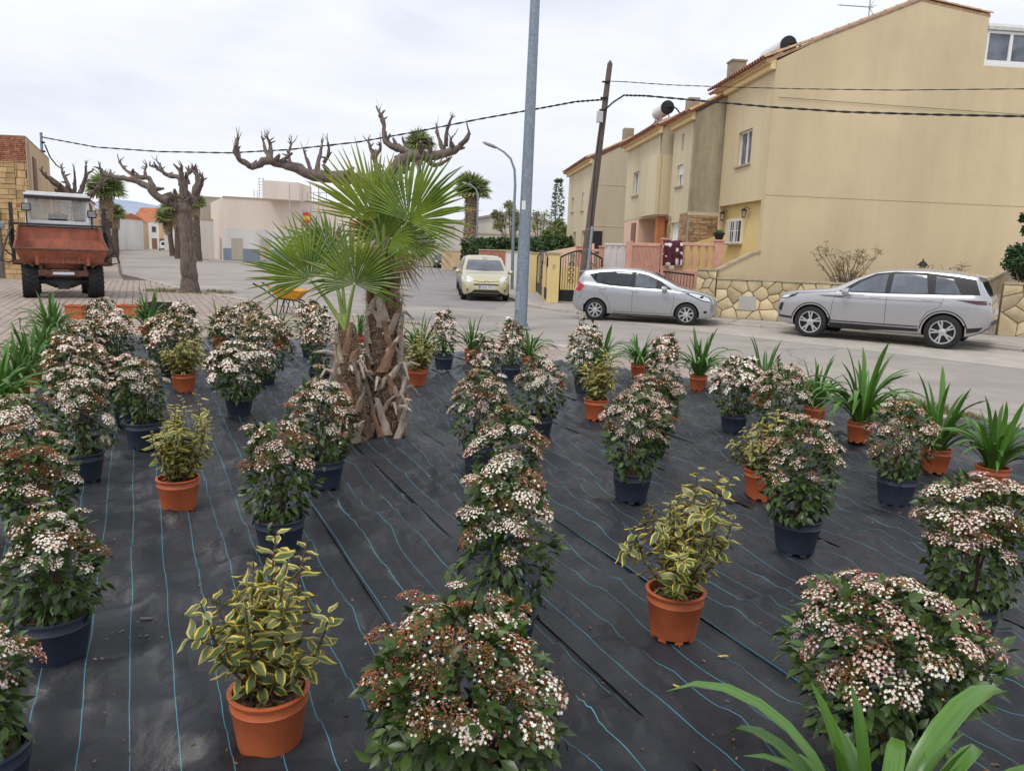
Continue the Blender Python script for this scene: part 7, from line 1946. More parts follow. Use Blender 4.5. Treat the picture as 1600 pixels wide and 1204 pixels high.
def car(name, label, loc, rz, sp, scale=1.0):
    t = empty(name, loc, label, 'car', sp.get('group'), rz); t.scale = (scale,) * 3; ORG.pop(t.name, None)
    Ln, W2 = sp['L'], sp['W'] / 2
    top, bot, belt, wid = pchip(*zip(*sp['top'])), pchip(*zip(*sp['bot'])), pchip(*zip(*sp['belt'])), pchip(*zip(*sp['wid']))
    ns = 72; ss = [Ln * (.5 - .5 * math.cos(math.pi * i / (ns - 1))) * .35 + Ln * i / (ns - 1) * .65 for i in range(ns)]
    rings = []
    for s_ in ss:
        zb, zt, w = bot(s_), top(s_), W2 * wid(s_); zl = min(belt(s_), zt - .015); D_ = zl - zb; h = zt - zl; k = min(1, h / .32); tum = sp.get('tum', .34)
        half = [(0, zb), (.78 * w, zb), (.92 * w, zb + .02), (.965 * w, zb + .09), (.985 * w, zb + .30 * D_), (.992 * w, zb + .48 * D_), (1.0 * w, zb + .72 * D_), (.995 * w, zb + .88 * D_), (.982 * w, zb + .965 * D_), (.955 * w, zl)]
        y0 = .955 * w
        half += [(y0 - tum * h * .25 * 1, zl + h * .30 * 1), (y0 - tum * h * .62, zl + h * .66), (y0 - tum * h * .95 - .01, zl + h * .90), (y0 - tum * h * 1.05 - .07 * w - .02 * k, zl + h * .975), (y0 * .62, zt + .004), (y0 * .32, zt + .010 * k + .006), (0, zt + .013 * k + .008)]
        rings.append([Vector((Ln / 2 - s_, y, z)) for y, z in half])
    n = len(rings[0]); V = []; F = []
    for rg in rings:
        V += [v.copy() for v in rg] + [Vector((v.x, -v.y, v.z)) for v in rg[1:-1][::-1]]
    m_ = 2 * n - 2
    for i in range(ns - 1):
        for j in range(m_):
            a, b_ = i * m_ + j, i * m_ + (j + 1) % m_; F.append((a, b_, b_ + m_, a + m_))
    F.append(tuple(range(m_))[::-1]); F.append(tuple(range((ns - 1) * m_, ns * m_)))
    bvh = BVHTree.FromPolygons(V, F)
    me = bpy.data.meshes.new('body'); me.from_pydata(V, [], F); me.materials.append(sp['paint']); me.materials.append(m_plast)
    bm = bmesh.new(); bm.from_mesh(me); bmesh.ops.recalc_face_normals(bm, faces=bm.faces); bm.to_mesh(me); bm.free()
    body = bpy.data.objects.new('body', me); col.objects.link(body)
    # wheel arches cut out of the body
    rw = sp['wheel'] / 2; ra = rw + .045; cuts = []
    for ws in sp['axles']:
        for sd in (-1, 1):
            mb = MB(); cy = sd * (W2 - .10); mb.lathe([(.001, -.26), (ra, -.26), (ra, .26), (.001, .26)], 40, (Ln / 2 - ws, cy, rw), axis='y'); c = mb.build('cut', m_plast)
            b2 = bmesh.new(); b2.from_mesh(c.data); bmesh.ops.remove_doubles(b2, verts=b2.verts, dist=.0015); bmesh.ops.recalc_face_normals(b2, faces=b2.faces); b2.to_mesh(c.data); b2.free()
            md = body.modifiers.new('arch', 'BOOLEAN'); md.operation = 'DIFFERENCE'; md.object = c; md.solver = 'EXACT'; cuts.append(c)
    dg = bpy.context.evaluated_depsgraph_get(); nme = bpy.data.meshes.new_from_object(body.evaluated_get(dg)); body.modifiers.clear(); body.data = nme
    for c in cuts: bpy.data.objects.remove(c, do_unlink=True)
    if len(nme.materials) < 2: nme.materials.append(m_plast)
    for p in nme.polygons:
        c = p.center; p.use_smooth = True; p.material_index = 0
        for ws in sp['axles']:
            if math.hypot(c.x - (Ln / 2 - ws), c.z - rw) < ra + .002 and abs(c.y) < W2 - .015: p.material_index = 1
        if c.z < bot(Ln / 2 - c.x) + .03: p.material_index = 1
    nme.set_sharp_from_angle(angle=R(32)); body.parent = t
    def patch(nm, poly, axis, mt, parent=t, off=.006, grid=.07, side=1, thick=0.0):
        """piece shaped in side ('y'), front ('x') or rear ('-x') view, laid on the body surface"""
        P = []
        for i in range(len(poly)):
            a, b_ = Vector(poly[i]), Vector(poly[(i + 1) % len(poly)]); k = max(1, int((b_ - a).length / grid)); P += [a.lerp(b_, j / k) for j in range(k)]
        no = len(P); xs = [p.x for p in P]; ys = [p.y for p in P]; x = min(xs) + grid
        pp = [(p.x, p.y) for p in P]
        while x < max(xs):
            y = min(ys) + grid
            while y < max(ys):
                if inside(pp, x, y) and min((Vector((x, y)) - q).length for q in P) > grid * .5: P.append(Vector((x, y)))
                y += grid
            x += grid
        rv, _, rfaces, *_ = delaunay_2d_cdt(P, [], [list(range(no))], 1, 1e-5)
        V2 = []
        for p in rv:
            if axis == 'y': o_, d = Vector((Ln / 2 - p.x, side * 3, p.y)), Vector((0, -side, 0))
            elif axis == 'x': o_, d = Vector((5, p.x, p.y)), Vector((-1, 0, 0))
            elif axis == '-x': o_, d = Vector((-5, p.x, p.y)), Vector((1, 0, 0))
            else: o_, d = Vector((Ln / 2 - p.x, p.y, 5)), Vector((0, 0, -1))
            hit = bvh.ray_cast(o_, d)[0]
            if hit is None: hit = bvh.find_nearest(o_ + d * (3 if axis == 'y' else 5 - Ln / 2))[0]
            V2.append(hit - d * off)
        mb = MB(); fs = []
        for f in rfaces:
            a, b_, c = (V2[i] for i in f[:3]); nrm = (b_ - a).cross(c - a); fs.append(tuple(f) if nrm.dot(-d) > 0 else tuple(f)[::-1])
        mb.add(V2, fs); o = mb.build(nm, mt, parent, smooth=50, local=True)
        if thick: sm = o.modifiers.new('t', 'SOLIDIFY'); sm.thickness = thick; sm.offset = 1
        return o
    def line(nm, pts, axis, mt=m_seam, r_=.004, side=1, parent=None):
        P = []
        for a, b_ in zip(pts[:-1], pts[1:]):
            k = max(2, int(math.hypot(b_[0] - a[0], b_[1] - a[1]) / .08)); P += [(lerp(a[0], b_[0], i / k), lerp(a[1], b_[1], i / k)) for i in range(k)]
        P.append(pts[-1]); Q = []
        for p in P:
            o_, d = (Vector((Ln / 2 - p[0], side * 3, p[1])), Vector((0, -side, 0))) if axis == 'y' else ((Vector((5, p[0], p[1])), Vector((-1, 0, 0))) if axis == 'x' else (Vector((Ln / 2 - p[0], p[1], 5)), Vector((0, 0, -1))))
            h_ = bvh.ray_cast(o_, d)[0]
            if h_ is not None: Q.append(h_ - d * .001)
        if len(Q) > 1: mb = MB(); mb.tube(Q, r_, 5); mb.build(nm, mt, parent or t, local=True)
    # wheels
    for wi, ws in enumerate(sp['axles']):
        for sd in (-1, 1):
            c = Vector((Ln / 2 - ws, sd * (W2 - .115), rw)); mb = MB(); tw = .105; ri = rw * sp.get('rim', .66)
            mb.lathe([(ri, -tw), (ri + .02, -tw - .004), (rw - .03, -tw), (rw - .006, -tw * .8), (rw, -tw * .5), (rw, tw * .5), (rw - .006, tw * .8), (rw - .03, tw), (ri + .02, tw + .004), (ri, tw), (ri - .01, tw * .6), (ri - .01, -tw * .6)], 36, c, axis='y', closed=True); wh = mb.build('wheel', m_tyre, t, smooth=40, local=True)
            mb = MB(); mb.lathe([(ri - .004, -.04), (ri * .98, .02), (.001, .02)] if sd > 0 else [(.001, -.02), (ri * .98, -.02), (ri - .004, .04)], 32, c, axis='y'); mb.build('brake_disc', m_alloyd, wh, smooth=40, local=True)
            mb = MB(); yo = sd * .085; mb.lathe([(ri * 1.0, yo - .012), (ri * 1.0, yo + .012), (ri * .90, yo + .010), (ri * .90, yo - .012)], 36, c, axis='y', closed=True); mb.lathe([(.001, yo + sd * .012), (.035, yo + sd * .012), (.075, yo), (.08, yo - sd * .03), (.001, yo - sd * .03)], 20, c, axis='y')
            nsp = sp.get('spokes', 5); rot0 = .3 + wi
            for q in range(nsp):
                a = q * 2 * math.pi / nsp + rot0
                for da, wd in (sp.get('twin') or ((0, .05),)):
                    d0 = Vector((math.cos(a + da * .35), 0, math.sin(a + da * .35))); d1 = Vector((math.cos(a + da), 0, math.sin(a + da))); p0 = c + d0 * .06 + Vector((0, yo - sd * .004, 0)); p1 = c + d1 * ri * .93 + Vector((0, yo - sd * .002, 0)); mb.bar(p0, p1, wd, .022, up=(0, 1, 0))
            mb.build('rim', m_alloy, wh, smooth=40, local=True)
    # windows, lamps and trim from the specification
    for sd in (-1, 1):
        for nm, poly, mt, off in sp.get('side', ()): patch(nm, poly, 'y', mt, off=off, side=sd)
        for pts in sp.get('seams', ()): line('panel_gap', pts, 'y', side=sd)
        for nm, pts, mt, r_ in sp.get('strips', ()): line(nm, pts, 'y', mt, r_, side=sd)
        for hs, hz_ in sp.get('handles', ()):
            h_ = bvh.ray_cast(Vector((Ln / 2 - hs, sd * 3, hz_)), Vector((0, -sd, 0)))[0]
            if h_ is not None: mb = MB(); mb.tube([h_ + Vector((.09, 0, 0)), h_ + Vector((.07, sd * .03, .002)), h_ + Vector((-.07, sd * .03, .002)), h_ + Vector((-.09, 0, 0))], .014, 8); mb.build('door_handle', sp['paint'], t, smooth=60, local=True)
        ms, mzz = sp['mirror']; h_ = bvh.ray_cast(Vector((Ln / 2 - ms, sd * 3, mzz - .05)), Vector((0, -sd, 0)))[0] or Vector((Ln / 2 - ms, sd * W2 * .9, mzz))
        mb = MB(); c = h_ + Vector((0, sd * .13, .05)); mb.tube([c + Vector((-.06, 0, 0)), c + Vector((-.05, 0, 0)), c + Vector((.02, 0, 0)), c + Vector((.08, 0, 0)), c + Vector((.11, 0, 0))], [.06, .085, .085, .06, .015], 12)
        for i_, v in enumerate(mb.V): mb.V[i_] = (v[0], c.y + (v[1] - c.y) * 1.25, v[2])
        mr = mb.build('mirror', sp.get('mirror_mat', sp['paint']), t, smooth=60, local=True); mb = MB(); mb.bar(h_ - Vector((0, sd * .02, 0)), c - Vector((0, 0, .04)), .05, .03); mb.build('mirror_arm', m_plast, mr, local=True)
    for nm, poly, mt, off in sp.get('front', ()):
        patch(nm, poly, 'x', mt, off=off, grid=.08)
    for nm, poly, mt, off in sp.get('rear', ()):
        patch(nm, poly, '-x', mt, off=off, grid=.08)
    for nm, pts, mt, r_ in sp.get('front_lines', ()): line(nm, pts, 'x', mt, r_)
    for nm, a, b_, w, h, mt in sp.get('bars', ()):
        for sd in (-1, 1): mb = MB(); mb.bar(Vector((Ln/2 - a[0], sd * a[1], a[2])), Vector((Ln/2 - b_[0], sd * b_[1], b_[2])), w, h); mb.build(nm, mt, t, local=True, bevel=.006)
    if sp.get('plate'):
        for axn, z, sgn in (('x', sp['plate'][0], 1), ('-x', sp['plate'][1], -1)):
            h_ = bvh.ray_cast(Vector((sgn * 5, 0, z)), Vector((-sgn, 0, 0)))[0]
            mb = MB(); mb.box(h_ + Vector((sgn * .012, 0, 0)), (.012, .52, .115)); pl = mb.build('number_plate', m_plate, t, local=True); mb = MB(); mb.box(h_ + Vector((sgn * .0195, sgn * -.235, 0)), (.003, .045, .11)); mb.build('plate_band', m_blueb, pl, local=True)
            if sp.get('text'):
                cu = bpy.data.curves.new('txt', 'FONT'); cu.body = sp['text']; cu.size = .105; cu.align_x = 'CENTER'; cu.align_y = 'CENTER'; cu.extrude = .001; to = bpy.data.objects.new('txt', cu); col.objects.link(to); dgx = bpy.context.evaluated_depsgraph_get(); tm = bpy.data.meshes.new_from_object(to.evaluated_get(dgx)); bpy.data.objects.remove(to, do_unlink=True); tm.materials.clear(); tm.materials.append(m_iron)
                o = place('plate_lettering', tm, pl, h_ + Vector((sgn * .0205, sgn * .025, 0))); o.rotation_mode = 'XYZ'; o.rotation_euler = (R(90), 0, R(90) if sgn > 0 else R(-90)); o['label'] = 'dark number plate lettering'
    # underbody shade comes from a real floor pan
    mb = MB(); mb.box((0, 0, .30), (Ln * .8, W2 * 1.3, .12)); mb.build('floor_pan', m_plast, t, local=True)
    for nm, V3, F3, mt in sp.get('extra', ()): mb = MB(); mb.add(V3, F3); mb.build(nm, mt, t, smooth=50, local=True)
    return t

def ell(cx_, cy_, a, b_, n=14): return [(cx_ + a * math.cos(2 * math.pi * i / n), cy_ + b_ * math.sin(2 * math.pi * i / n)) for i in range(n)]
# --- silver SUV (facing left in the photograph)
suv = dict(L=4.37, W=1.90, wheel=.71, rim=.70, axles=(.87, 3.55), paint=m_silver2, tum=.36, spokes=5, twin=((-.17, .034), (.17, .034)),
  top=[(0, .80), (.06, .90), (.2, .985), (.5, 1.05), (.95, 1.10), (1.22, 1.135), (1.36, 1.19), (1.75, 1.40), (2.10, 1.555), (2.45, 1.615), (2.9, 1.63), (3.4, 1.61), (3.85, 1.56), (4.06, 1.52), (4.12, 1.40), (4.24, 1.20), (4.32, 1.08), (4.36, .98), (4.37, .80)],
  bot=[(0, .44), (.1, .32), (.35, .26), (.6, .25), (3.9, .26), (4.15, .34), (4.37, .50)],
  belt=[(0, .74), (.3, .90), (.8, .99), (1.3, 1.04), (2.2, 1.065), (3.4, 1.10), (4.0, 1.12), (4.37, .96)],
  wid=[(0, .60), (.06, .78), (.2, .90), (.5, .97), (.9, 1), (3.5, 1), (3.9, .975), (4.15, .93), (4.3, .86), (4.37, .76)],
  mirror=(1.62, 1.08), handles=(), plate=(.60, .80),
  side=[('window_band', [(1.42, 1.075), (1.80, 1.34), (2.12, 1.50), (2.5, 1.555), (3.1, 1.555), (3.7, 1.50), (4.02, 1.45), (4.14, 1.15), (3.6, 1.125), (2.4, 1.09)], m_plast, .006),
        ('window', [(1.60, 1.10), (1.86, 1.31), (2.16, 1.46), (2.38, 1.50), (2.36, 1.10)], m_glassl, .011), ('window', [(2.47, 1.105), (2.49, 1.51), (2.80, 1.525), (3.12, 1.50), (3.20, 1.125)], m_glassl, .011), ('window', [(3.33, 1.135), (3.30, 1.485), (3.62, 1.45), (3.80, 1.15)], m_glassl, .011),
        ('headlamp_bezel', [(.07, .84), (.18, .94), (.54, 1.0), (.44, .91), (.25, .85)], m_plast, .006), ('headlamp', [(.10, .86), (.20, .93), (.50, .985), (.42, .93), (.25, .87)], m_lamp, .010), ('lower_trim', [(1.26, .27), (1.26, .385), (3.10, .385), (3.10, .27)], m_plast, .007), ('rear_trim', [(3.98, .36), (3.98, .46), (4.25, .50), (4.25, .42)], m_plast, .007), ('front_trim', [(.12, .42), (.12, .47), (.42, .45), (.42, .40)], m_plast, .007), ('air_intake', [(.07, .55), (.14, .74), (.22, .76), (.17, .56)], m_plast, .007),
        ('tail_lamp', [(3.86, 1.005), (3.95, .985), (4.12, .955), (4.33, .955), (4.33, 1.0), (4.1, 1.005)], mat('tail_lamp_dark', S(92, 34, 38), .15, spec=.8), .008), ('tail_trim', [(3.72, 1.03), (4.34, 1.035), (4.34, 1.005), (3.86, 1.008)], m_plast, .007), ('fender_vent', [(1.00, .975), (1.45, .985), (1.62, .99), (1.50, .955), (1.15, .95)], m_plast, .007)],
  seams=[[(1.30, .39), (1.31, .75), (1.36, 1.02)], [(2.42, .39), (2.42, 1.08)], [(3.52, 1.09), (3.44, .86), (3.22, .74), (3.10, .52)], [(1.37, .945), (2.4, .95), (3.48, .965)], [(.5, .99), (1.0, 1.03), (1.38, 1.06)]],
  strips=[('trim_strip', [(1.27, .425), (2.2, .425), (3.08, .43)], m_plast, .014), ('vent_chrome', [(1.10, .962), (1.5, .965)], m_chrome, .008), ('arch_lip', [(3.55 + .44 * math.cos(a), .355 + .44 * math.sin(a)) for a in np.linspace(.1, 3.04, 18)], m_plast, .012), ('arch_lip', [(.87 + .44 * math.cos(a), .355 + .44 * math.sin(a)) for a in np.linspace(.1, 3.04, 18)], m_plast, .012)],
  front=[('grille', [(-.55, .66), (-.6, .80), (.6, .80), (.55, .66)], m_plast, .006), ('lower_grille', [(-.5, .46), (-.55, .58), (.55, .58), (.5, .46)], m_plast, .006), ('windscreen', [(-.70, 1.19), (-.60, 1.5), (-.3, 1.56), (.3, 1.56), (.60, 1.5), (.70, 1.19)], m_glass, .006)],
  rear=[('rear_window', [(-.66, 1.14), (-.56, 1.42), (.56, 1.42), (.66, 1.14)], m_glass, .006), ('rear_trim', [(-.7, .52), (-.72, .62), (.72, .62), (.7, .52)], m_plast, .006)],
  bars=[('spoiler', (3.98, .30, 1.545), (4.20, .30, 1.495), .60, .03, m_silver2), ('door_handle', (2.08, .945, .985), (2.30, .945, .985), .012, .03, m_silver2), ('door_handle', (3.10, .945, 1.0), (3.32, .945, 1.0), .012, .03, m_silver2)])
def road_pt(x, y): return G(x, y, ZR)
def put(front_px, rear_px, sp, side):
    """stand a car so that its near-side tyres touch the road where the photograph shows them; side = -1 near side is the car's right"""
    a, b_ = road_pt(*front_px), road_pt(*rear_px); f = (a - b_); f.z = 0; rz = math.atan2(f.y, f.x); f.normalize(); lft = Vector((-f.y, f.x, 0)); mid = (a + b_) / 2; wm = (sp['axles'][0] + sp['axles'][1]) / 2
    sc = sp.get('fit') or ((a - b_).length / (sp['axles'][1] - sp['axles'][0])); c = mid - lft * side * (sp['W'] / 2 - .115) * sc - f * (sp['L'] / 2 - wm) * sc
    return Vector((c.x, c.y, ZR)), rz, sc
l_, r_, s_ = put((1262, 526), (1473, 545), suv, 1); s_ = min(s_, 1.08); suv['fit'] = s_
l_, r_, s_ = put((1262, 526), (1473, 545), suv, 1)
car('parked_suv', 'silver SUV with black glass band parked facing left before the stone wall', l_, r_, suv, s_)
# --- silver hatchback (facing right)
note = dict(L=4.10, W=1.695, wheel=.62, rim=.68, axles=(.80, 3.40), paint=m_silver, tum=.32, spokes=8, twin=((0, .042),),
  top=[(0, .66), (.05, .76), (.18, .86), (.45, .945), (.8, 1.01), (.98, 1.05), (1.10, 1.10), (1.5, 1.30), (1.9, 1.455), (2.3, 1.52), (2.75, 1.53), (3.2, 1.505), (3.6, 1.45), (3.82, 1.40), (3.88, 1.30), (3.98, 1.06), (4.05, .92), (4.09, .78), (4.10, .6)],
  bot=[(0, .34), (.1, .24), (.4, .20), (3.7, .21), (3.95, .27), (4.1, .40)],
  belt=[(0, .62), (.3, .80), (.8, .90), (1.2, .95), (2.2, .985), (3.2, 1.03), (3.8, 1.06), (4.1, .86)],
  wid=[(0, .58), (.05, .74), (.2, .88), (.5, .965), (.9, 1), (3.3, 1), (3.75, .97), (3.95, .92), (4.1, .80)],
  mirror=(1.45, 1.0), handles=((2.28, .90), (3.20, .935)), plate=(.50, .82),
  side=[('window_band', [(1.22, .985), (1.55, 1.20), (1.95, 1.365), (2.3, 1.43), (2.8, 1.44), (3.3, 1.40), (3.62, 1.32), (3.40, 1.09), (3.0, 1.03), (2.2, 1.0)], m_plast, .006), ('quarter_window', [(1.32, .995), (1.60, 1.17), (1.62, 1.0)], m_glass, .011), ('window', [(1.68, 1.01), (1.68, 1.22), (2.0, 1.355), (2.27, 1.405), (2.29, 1.02)], m_glassl, .011), ('window', [(2.40, 1.03), (2.39, 1.415), (2.8, 1.42), (3.10, 1.395), (3.14, 1.075)], m_glass, .011), ('quarter_window', [(3.22, 1.09), (3.18, 1.38), (3.35, 1.365), (3.55, 1.30), (3.40, 1.11)], m_glass, .011),
        ('headlamp_bezel', [(.10, .66), (.17, .80), (.50, .915), (.96, .955), (.70, .835), (.38, .70)], m_plast, .006), ('headlamp', [(.14, .69), (.20, .79), (.50, .895), (.90, .94), (.67, .85), (.37, .725)], m_lamp, .010), ('tail_lamp', [(3.86, .82), (3.74, 1.0), (3.86, 1.06), (3.93, 1.12), (4.04, .95), (4.08, .86)], m_tail, .009), ('fog_lamp', ell(.28, .40, .05, .04), m_plast, .008)],
  seams=[[(1.22, .30), (1.16, .70), (1.20, .95)], [(2.34, .28), (2.34, .99)], [(3.42, 1.06), (3.30, .86), (3.08, .68), (2.98, .48), (2.96, .30)], [(1.15, .30), (2.9, .29)], [(.88, .93), (1.18, .965)], [(3.68, 1.03), (3.80, .80), (3.90, .6)]],
  strips=[('sill_trim', [(1.15, .225), (2.9, .225)], m_plast, .02)],
  front=[('grille', [(-.42, .56), (-.30, .75), (.30, .75), (.42, .56)], m_plast, .006), ('lower_grille', [(-.5, .28), (-.42, .40), (.42, .40), (.5, .28)], m_plast, .006), ('windscreen', [(-.64, 1.09), (-.56, 1.38), (-.3, 1.45), (.3, 1.45), (.56, 1.38), (.64, 1.09)], m_glassl, .006), ('badge', ell(0, .64, .07, .06), m_chrome, .012), ('badge_bar', [(-.09, .63), (-.09, .65), (.09, .65), (.09, .63)], m_chrome, .016)],
  front_lines=[('grille_chrome', [(-.30, .74), (-.18, .60), (0, .56), (.18, .60), (.30, .74)], m_chrome, .012)],
  rear=[('rear_window', [(-.58, 1.08), (-.50, 1.34), (.50, 1.34), (.58, 1.08)], m_glass, .006)],
  bars=[('spoiler', (3.70, .27, 1.43), (3.95, .27, 1.385), .54, .03, m_silver), ('roof_aerial', (3.5, .0, 1.47), (3.65, .0, 1.62), .008, .008, m_plast)])
l_, r_, s_ = put((1068, 508), (932, 500), note, -1); note['fit'] = max(.97, min(1.03, s_)); l_, r_, s_ = put((1068, 508), (932, 500), note, -1)
car('parked_hatchback', 'silver hatchback with red tail lamp parked facing right by the wooden pole', l_, r_, note, s_)
# --- pale gold people carrier, facing the camera
mpv = dict(L=4.55, W=1.83, wheel=.65, rim=.66, axles=(.90, 3.63), paint=m_gold, tum=.30, spokes=7,
  top=[(0, .62), (.05, .74), (.2, .88), (.5, .98), (.9, 1.05), (1.05, 1.10), (1.5, 1.36), (2.0, 1.585), (2.4, 1.655), (3.2, 1.67), (3.9, 1.62), (4.2, 1.55), (4.32, 1.35), (4.45, 1.05), (4.53, .9), (4.55, .6)],
  bot=[(0, .30), (.1, .23), (.4, .21), (4.1, .22), (4.4, .28), (4.55, .4)], belt=[(0, .58), (.3, .84), (.9, .97), (1.3, 1.02), (3.0, 1.06), (4.2, 1.10), (4.55, .86)], wid=[(0, .66), (.05, .80), (.2, .92), (.5, .98), (.9, 1), (3.8, 1), (4.2, .96), (4.4, .9), (4.55, .8)],
  mirror=(1.45, 1.05), handles=((2.2, .93), (3.1, .95)), plate=(.53, .9), text='0296 FSD',
  side=[('window', [(1.30, 1.05), (1.65, 1.30), (1.95, 1.47), (2.2, 1.52), (2.22, 1.07)], m_glass, .008), ('window', [(2.32, 1.08), (2.30, 1.53), (3.15, 1.54), (3.2, 1.09)], m_glass, .008), ('window', [(3.3, 1.10), (3.25, 1.53), (3.9, 1.50), (4.1, 1.14)], m_glass, .008), ('headlamp', [(.1, .70), (.2, .84), (.55, .955), (.66, .93), (.45, .80), (.2, .68)], m_lamp, .009)],
  seams=[[(1.2, .3), (1.2, 1.0)], [(2.27, .3), (2.27, 1.05)], [(3.25, 1.05), (3.1, .7), (3.05, .3)]],
  front=[('windscreen', [(-.74, 1.12), (-.66, 1.40), (-.58, 1.57), (0, 1.61), (.58, 1.57), (.66, 1.40), (.74, 1.12), (0, 1.09)], m_glassl, .006), ('headlamp', [(-.80, .74), (-.80, .90), (-.62, .93), (-.46, .80), (-.5, .73), (-.7, .71)], m_lamp, .008), ('headlamp', [(.80, .74), (.80, .90), (.62, .93), (.46, .80), (.5, .73), (.7, .71)], m_lamp, .008), ('upper_grille', [(-.47, .595), (-.47, .64), (.47, .64), (.47, .595)], m_plast, .008), ('lower_grille', [(-.56, .31), (-.44, .43), (.44, .43), (.56, .31)], m_plast, .008), ('fog_lamp_recess', [(-.83, .36), (-.80, .46), (-.64, .44), (-.70, .35)], m_plast, .008), ('fog_lamp_recess', [(.83, .36), (.80, .46), (.64, .44), (.70, .35)], m_plast, .008)],
  front_lines=[('chevron_trim', [(-.48, .755), (-.30, .725), (-.10, .715), (0, .755), (.10, .715), (.30, .725), (.48, .755)], m_plast, .010), ('chevron_trim', [(-.09, .695), (0, .73), (.09, .695)], m_chrome, .014), ('wiper', [(-.5, 1.13), (.1, 1.125), (.5, 1.12)], m_plast, .012)],
  rear=[('rear_window', [(-.6, 1.1), (-.55, 1.5), (.55, 1.5), (.6, 1.1)], m_glass, .006)], bars=[('sun_visor', (2.0, .12, 1.50), (2.0, .05, 1.50), .03, .04, m_plast)])
fa_ = road_pt(730, 468); dirc = Vector((.10, -.995, 0)); lf_ = Vector((-dirc.y, dirc.x, 0)); near = road_pt(757, 471); cc = near - dirc * (mpv['L'] / 2)
car('parked_minivan', 'pale gold minivan with white bonnet reflections facing the camera beside the kerb', Vector((cc.x + .05, cc.y, ZR)), math.atan2(dirc.y, dirc.x), mpv, 1.0)
# --- generic hatch for the smaller, farther cars
def hatch(paintm, hh=1.47, **k):
    d = dict(L=4.2, W=1.74, wheel=.62, rim=.66, axles=(.85, 3.4), paint=paintm, tum=.32, spokes=6,
      top=[(0, .62), (.05, .74), (.2, .85), (.6, .94), (1.0, 1.0), (1.15, 1.05), (1.6, hh - .2), (2.0, hh - .04), (2.4, hh), (3.2, hh), (3.7, hh - .08), (3.9, hh - .2), (4.08, 1.0), (4.17, .85), (4.2, .6)], bot=[(0, .32), (.1, .24), (.4, .2), (3.8, .21), (4.1, .28), (4.2, .4)], belt=[(0, .58), (.3, .8), (.9, .92), (1.3, .96), (3.2, 1.02), (3.9, 1.04), (4.2, .84)], wid=[(0, .62), (.05, .78), (.2, .9), (.5, .97), (.9, 1), (3.5, 1), (3.9, .96), (4.2, .8)],
      mirror=(1.4, 1.0), plate=(.48, .80), side=[('window', [(1.35, 1.0), (1.75, 1.25), (2.1, hh - .11), (2.3, hh - .09), (2.3, 1.02)], m_glass, .008), ('window', [(2.4, 1.03), (2.4, hh - .09), (3.2, hh - .1), (3.55, hh - .2), (3.4, 1.06)], m_glass, .008)], seams=[[(1.2, .3), (1.2, .95)], [(2.35, .3), (2.35, 1.0)]],
      front=[('windscreen', [(-.66, 1.06), (-.56, hh - .1), (0, hh - .06), (.56, hh - .1), (.66, 1.06)], m_glassl, .006), ('headlamp', [(-.78, .66), (-.76, .80), (-.5, .76), (-.52, .66)], m_lamp, .008), ('headlamp', [(.78, .66), (.76, .80), (.5, .76), (.52, .66)], m_lamp, .008), ('grille', [(-.4, .62), (-.42, .72), (.42, .72), (.4, .62)], m_plast, .008), ('lower_grille', [(-.6, .3), (-.5, .42), (.5, .42), (.6, .3)], m_plast, .008)],
      rear=[('rear_window', [(-.58, 1.04), (-.5, hh - .14), (.5, hh - .14), (.58, 1.04)], m_glass, .006), ('tail_lamp', [(-.78, .80), (-.74, 1.02), (-.58, 1.0), (-.60, .8)], m_tail, .008), ('tail_lamp', [(.78, .80), (.74, 1.02), (.58, 1.0), (.60, .8)], m_tail, .008)])
    d.update(k); return d
g2 = road_pt(712, 450)
car('parked_estate', 'dark grey tall hatchback with red tail lamp parked behind the gold minivan', Vector((cc.x - .55, cc.y + 5.9, ZR)), math.atan2(.995, -.10), hatch(m_cgrey, 1.62), 1.0)
g3 = road_pt(687, 419)
car('parked_hatchback', 'black hatchback with headlamps facing out of the side street', Vector((g3.x, g3.y + 2, ZR)), math.atan2(-.99, .12), hatch(m_cdark, 1.45), 1.0)
def street_car(px, py, sp, lab, rear=True, nm='distant_car'):
    g = road_pt(px, py); d = SD if rear else -SD; c = g + SD * 2.1; car(nm, lab, Vector((c.x, c.y, ZR)), math.atan2(d.y, d.x), sp, 1.0)
street_car(257, 391.5, hatch(m_cwhite, 1.85), 'white van-like car seen from behind in the far street')
street_car(243, 387.3, hatch(m_cdark, 1.46), 'dark car ahead of the white van in the far street')
street_car(236, 385.5, hatch(m_cwhite, 1.5), 'white car farthest ahead of the white van in the far street')
street_car(205, 384.8, hatch(m_cgrey, 1.5), 'silver grey car driving towards us in the far street', rear=False)

# ---------------------------------------------------------------- orange dumper with cab
m_skip = mat('skip_orange', S(178, 106, 80), .75, scale=4, c2=S(136, 86, 68), bump=.2); m_rust2 = mat('rusty_steel', S(120, 84, 66), .85, scale=9, c2=S(76, 56, 48), bump=.25); m_steel = mat('dark_steel', S(56, 52, 52), .6, scale=8, var=.25); m_cabw = mat('cab_white', S(222, 224, 226), .5, scale=4, var=.06)
m_cabg = mat('cab_glass', S(196, 196, 190), .05, var=.15, scale=3)
N, L = m_cabg.node_tree.nodes, m_cabg.node_tree.links
trn = N.new('ShaderNodeBsdfTransparent'); mxs = N.new('ShaderNodeMixShader'); mxs.inputs['Fac'].default_value = .3; L.new(trn.outputs['BSDF'], mxs.inputs[1]); L.new(N['Principled BSDF'].outputs['BSDF'], mxs.inputs[2]); L.new(mxs.outputs['Shader'], N['Material Output'].inputs['Surface'])
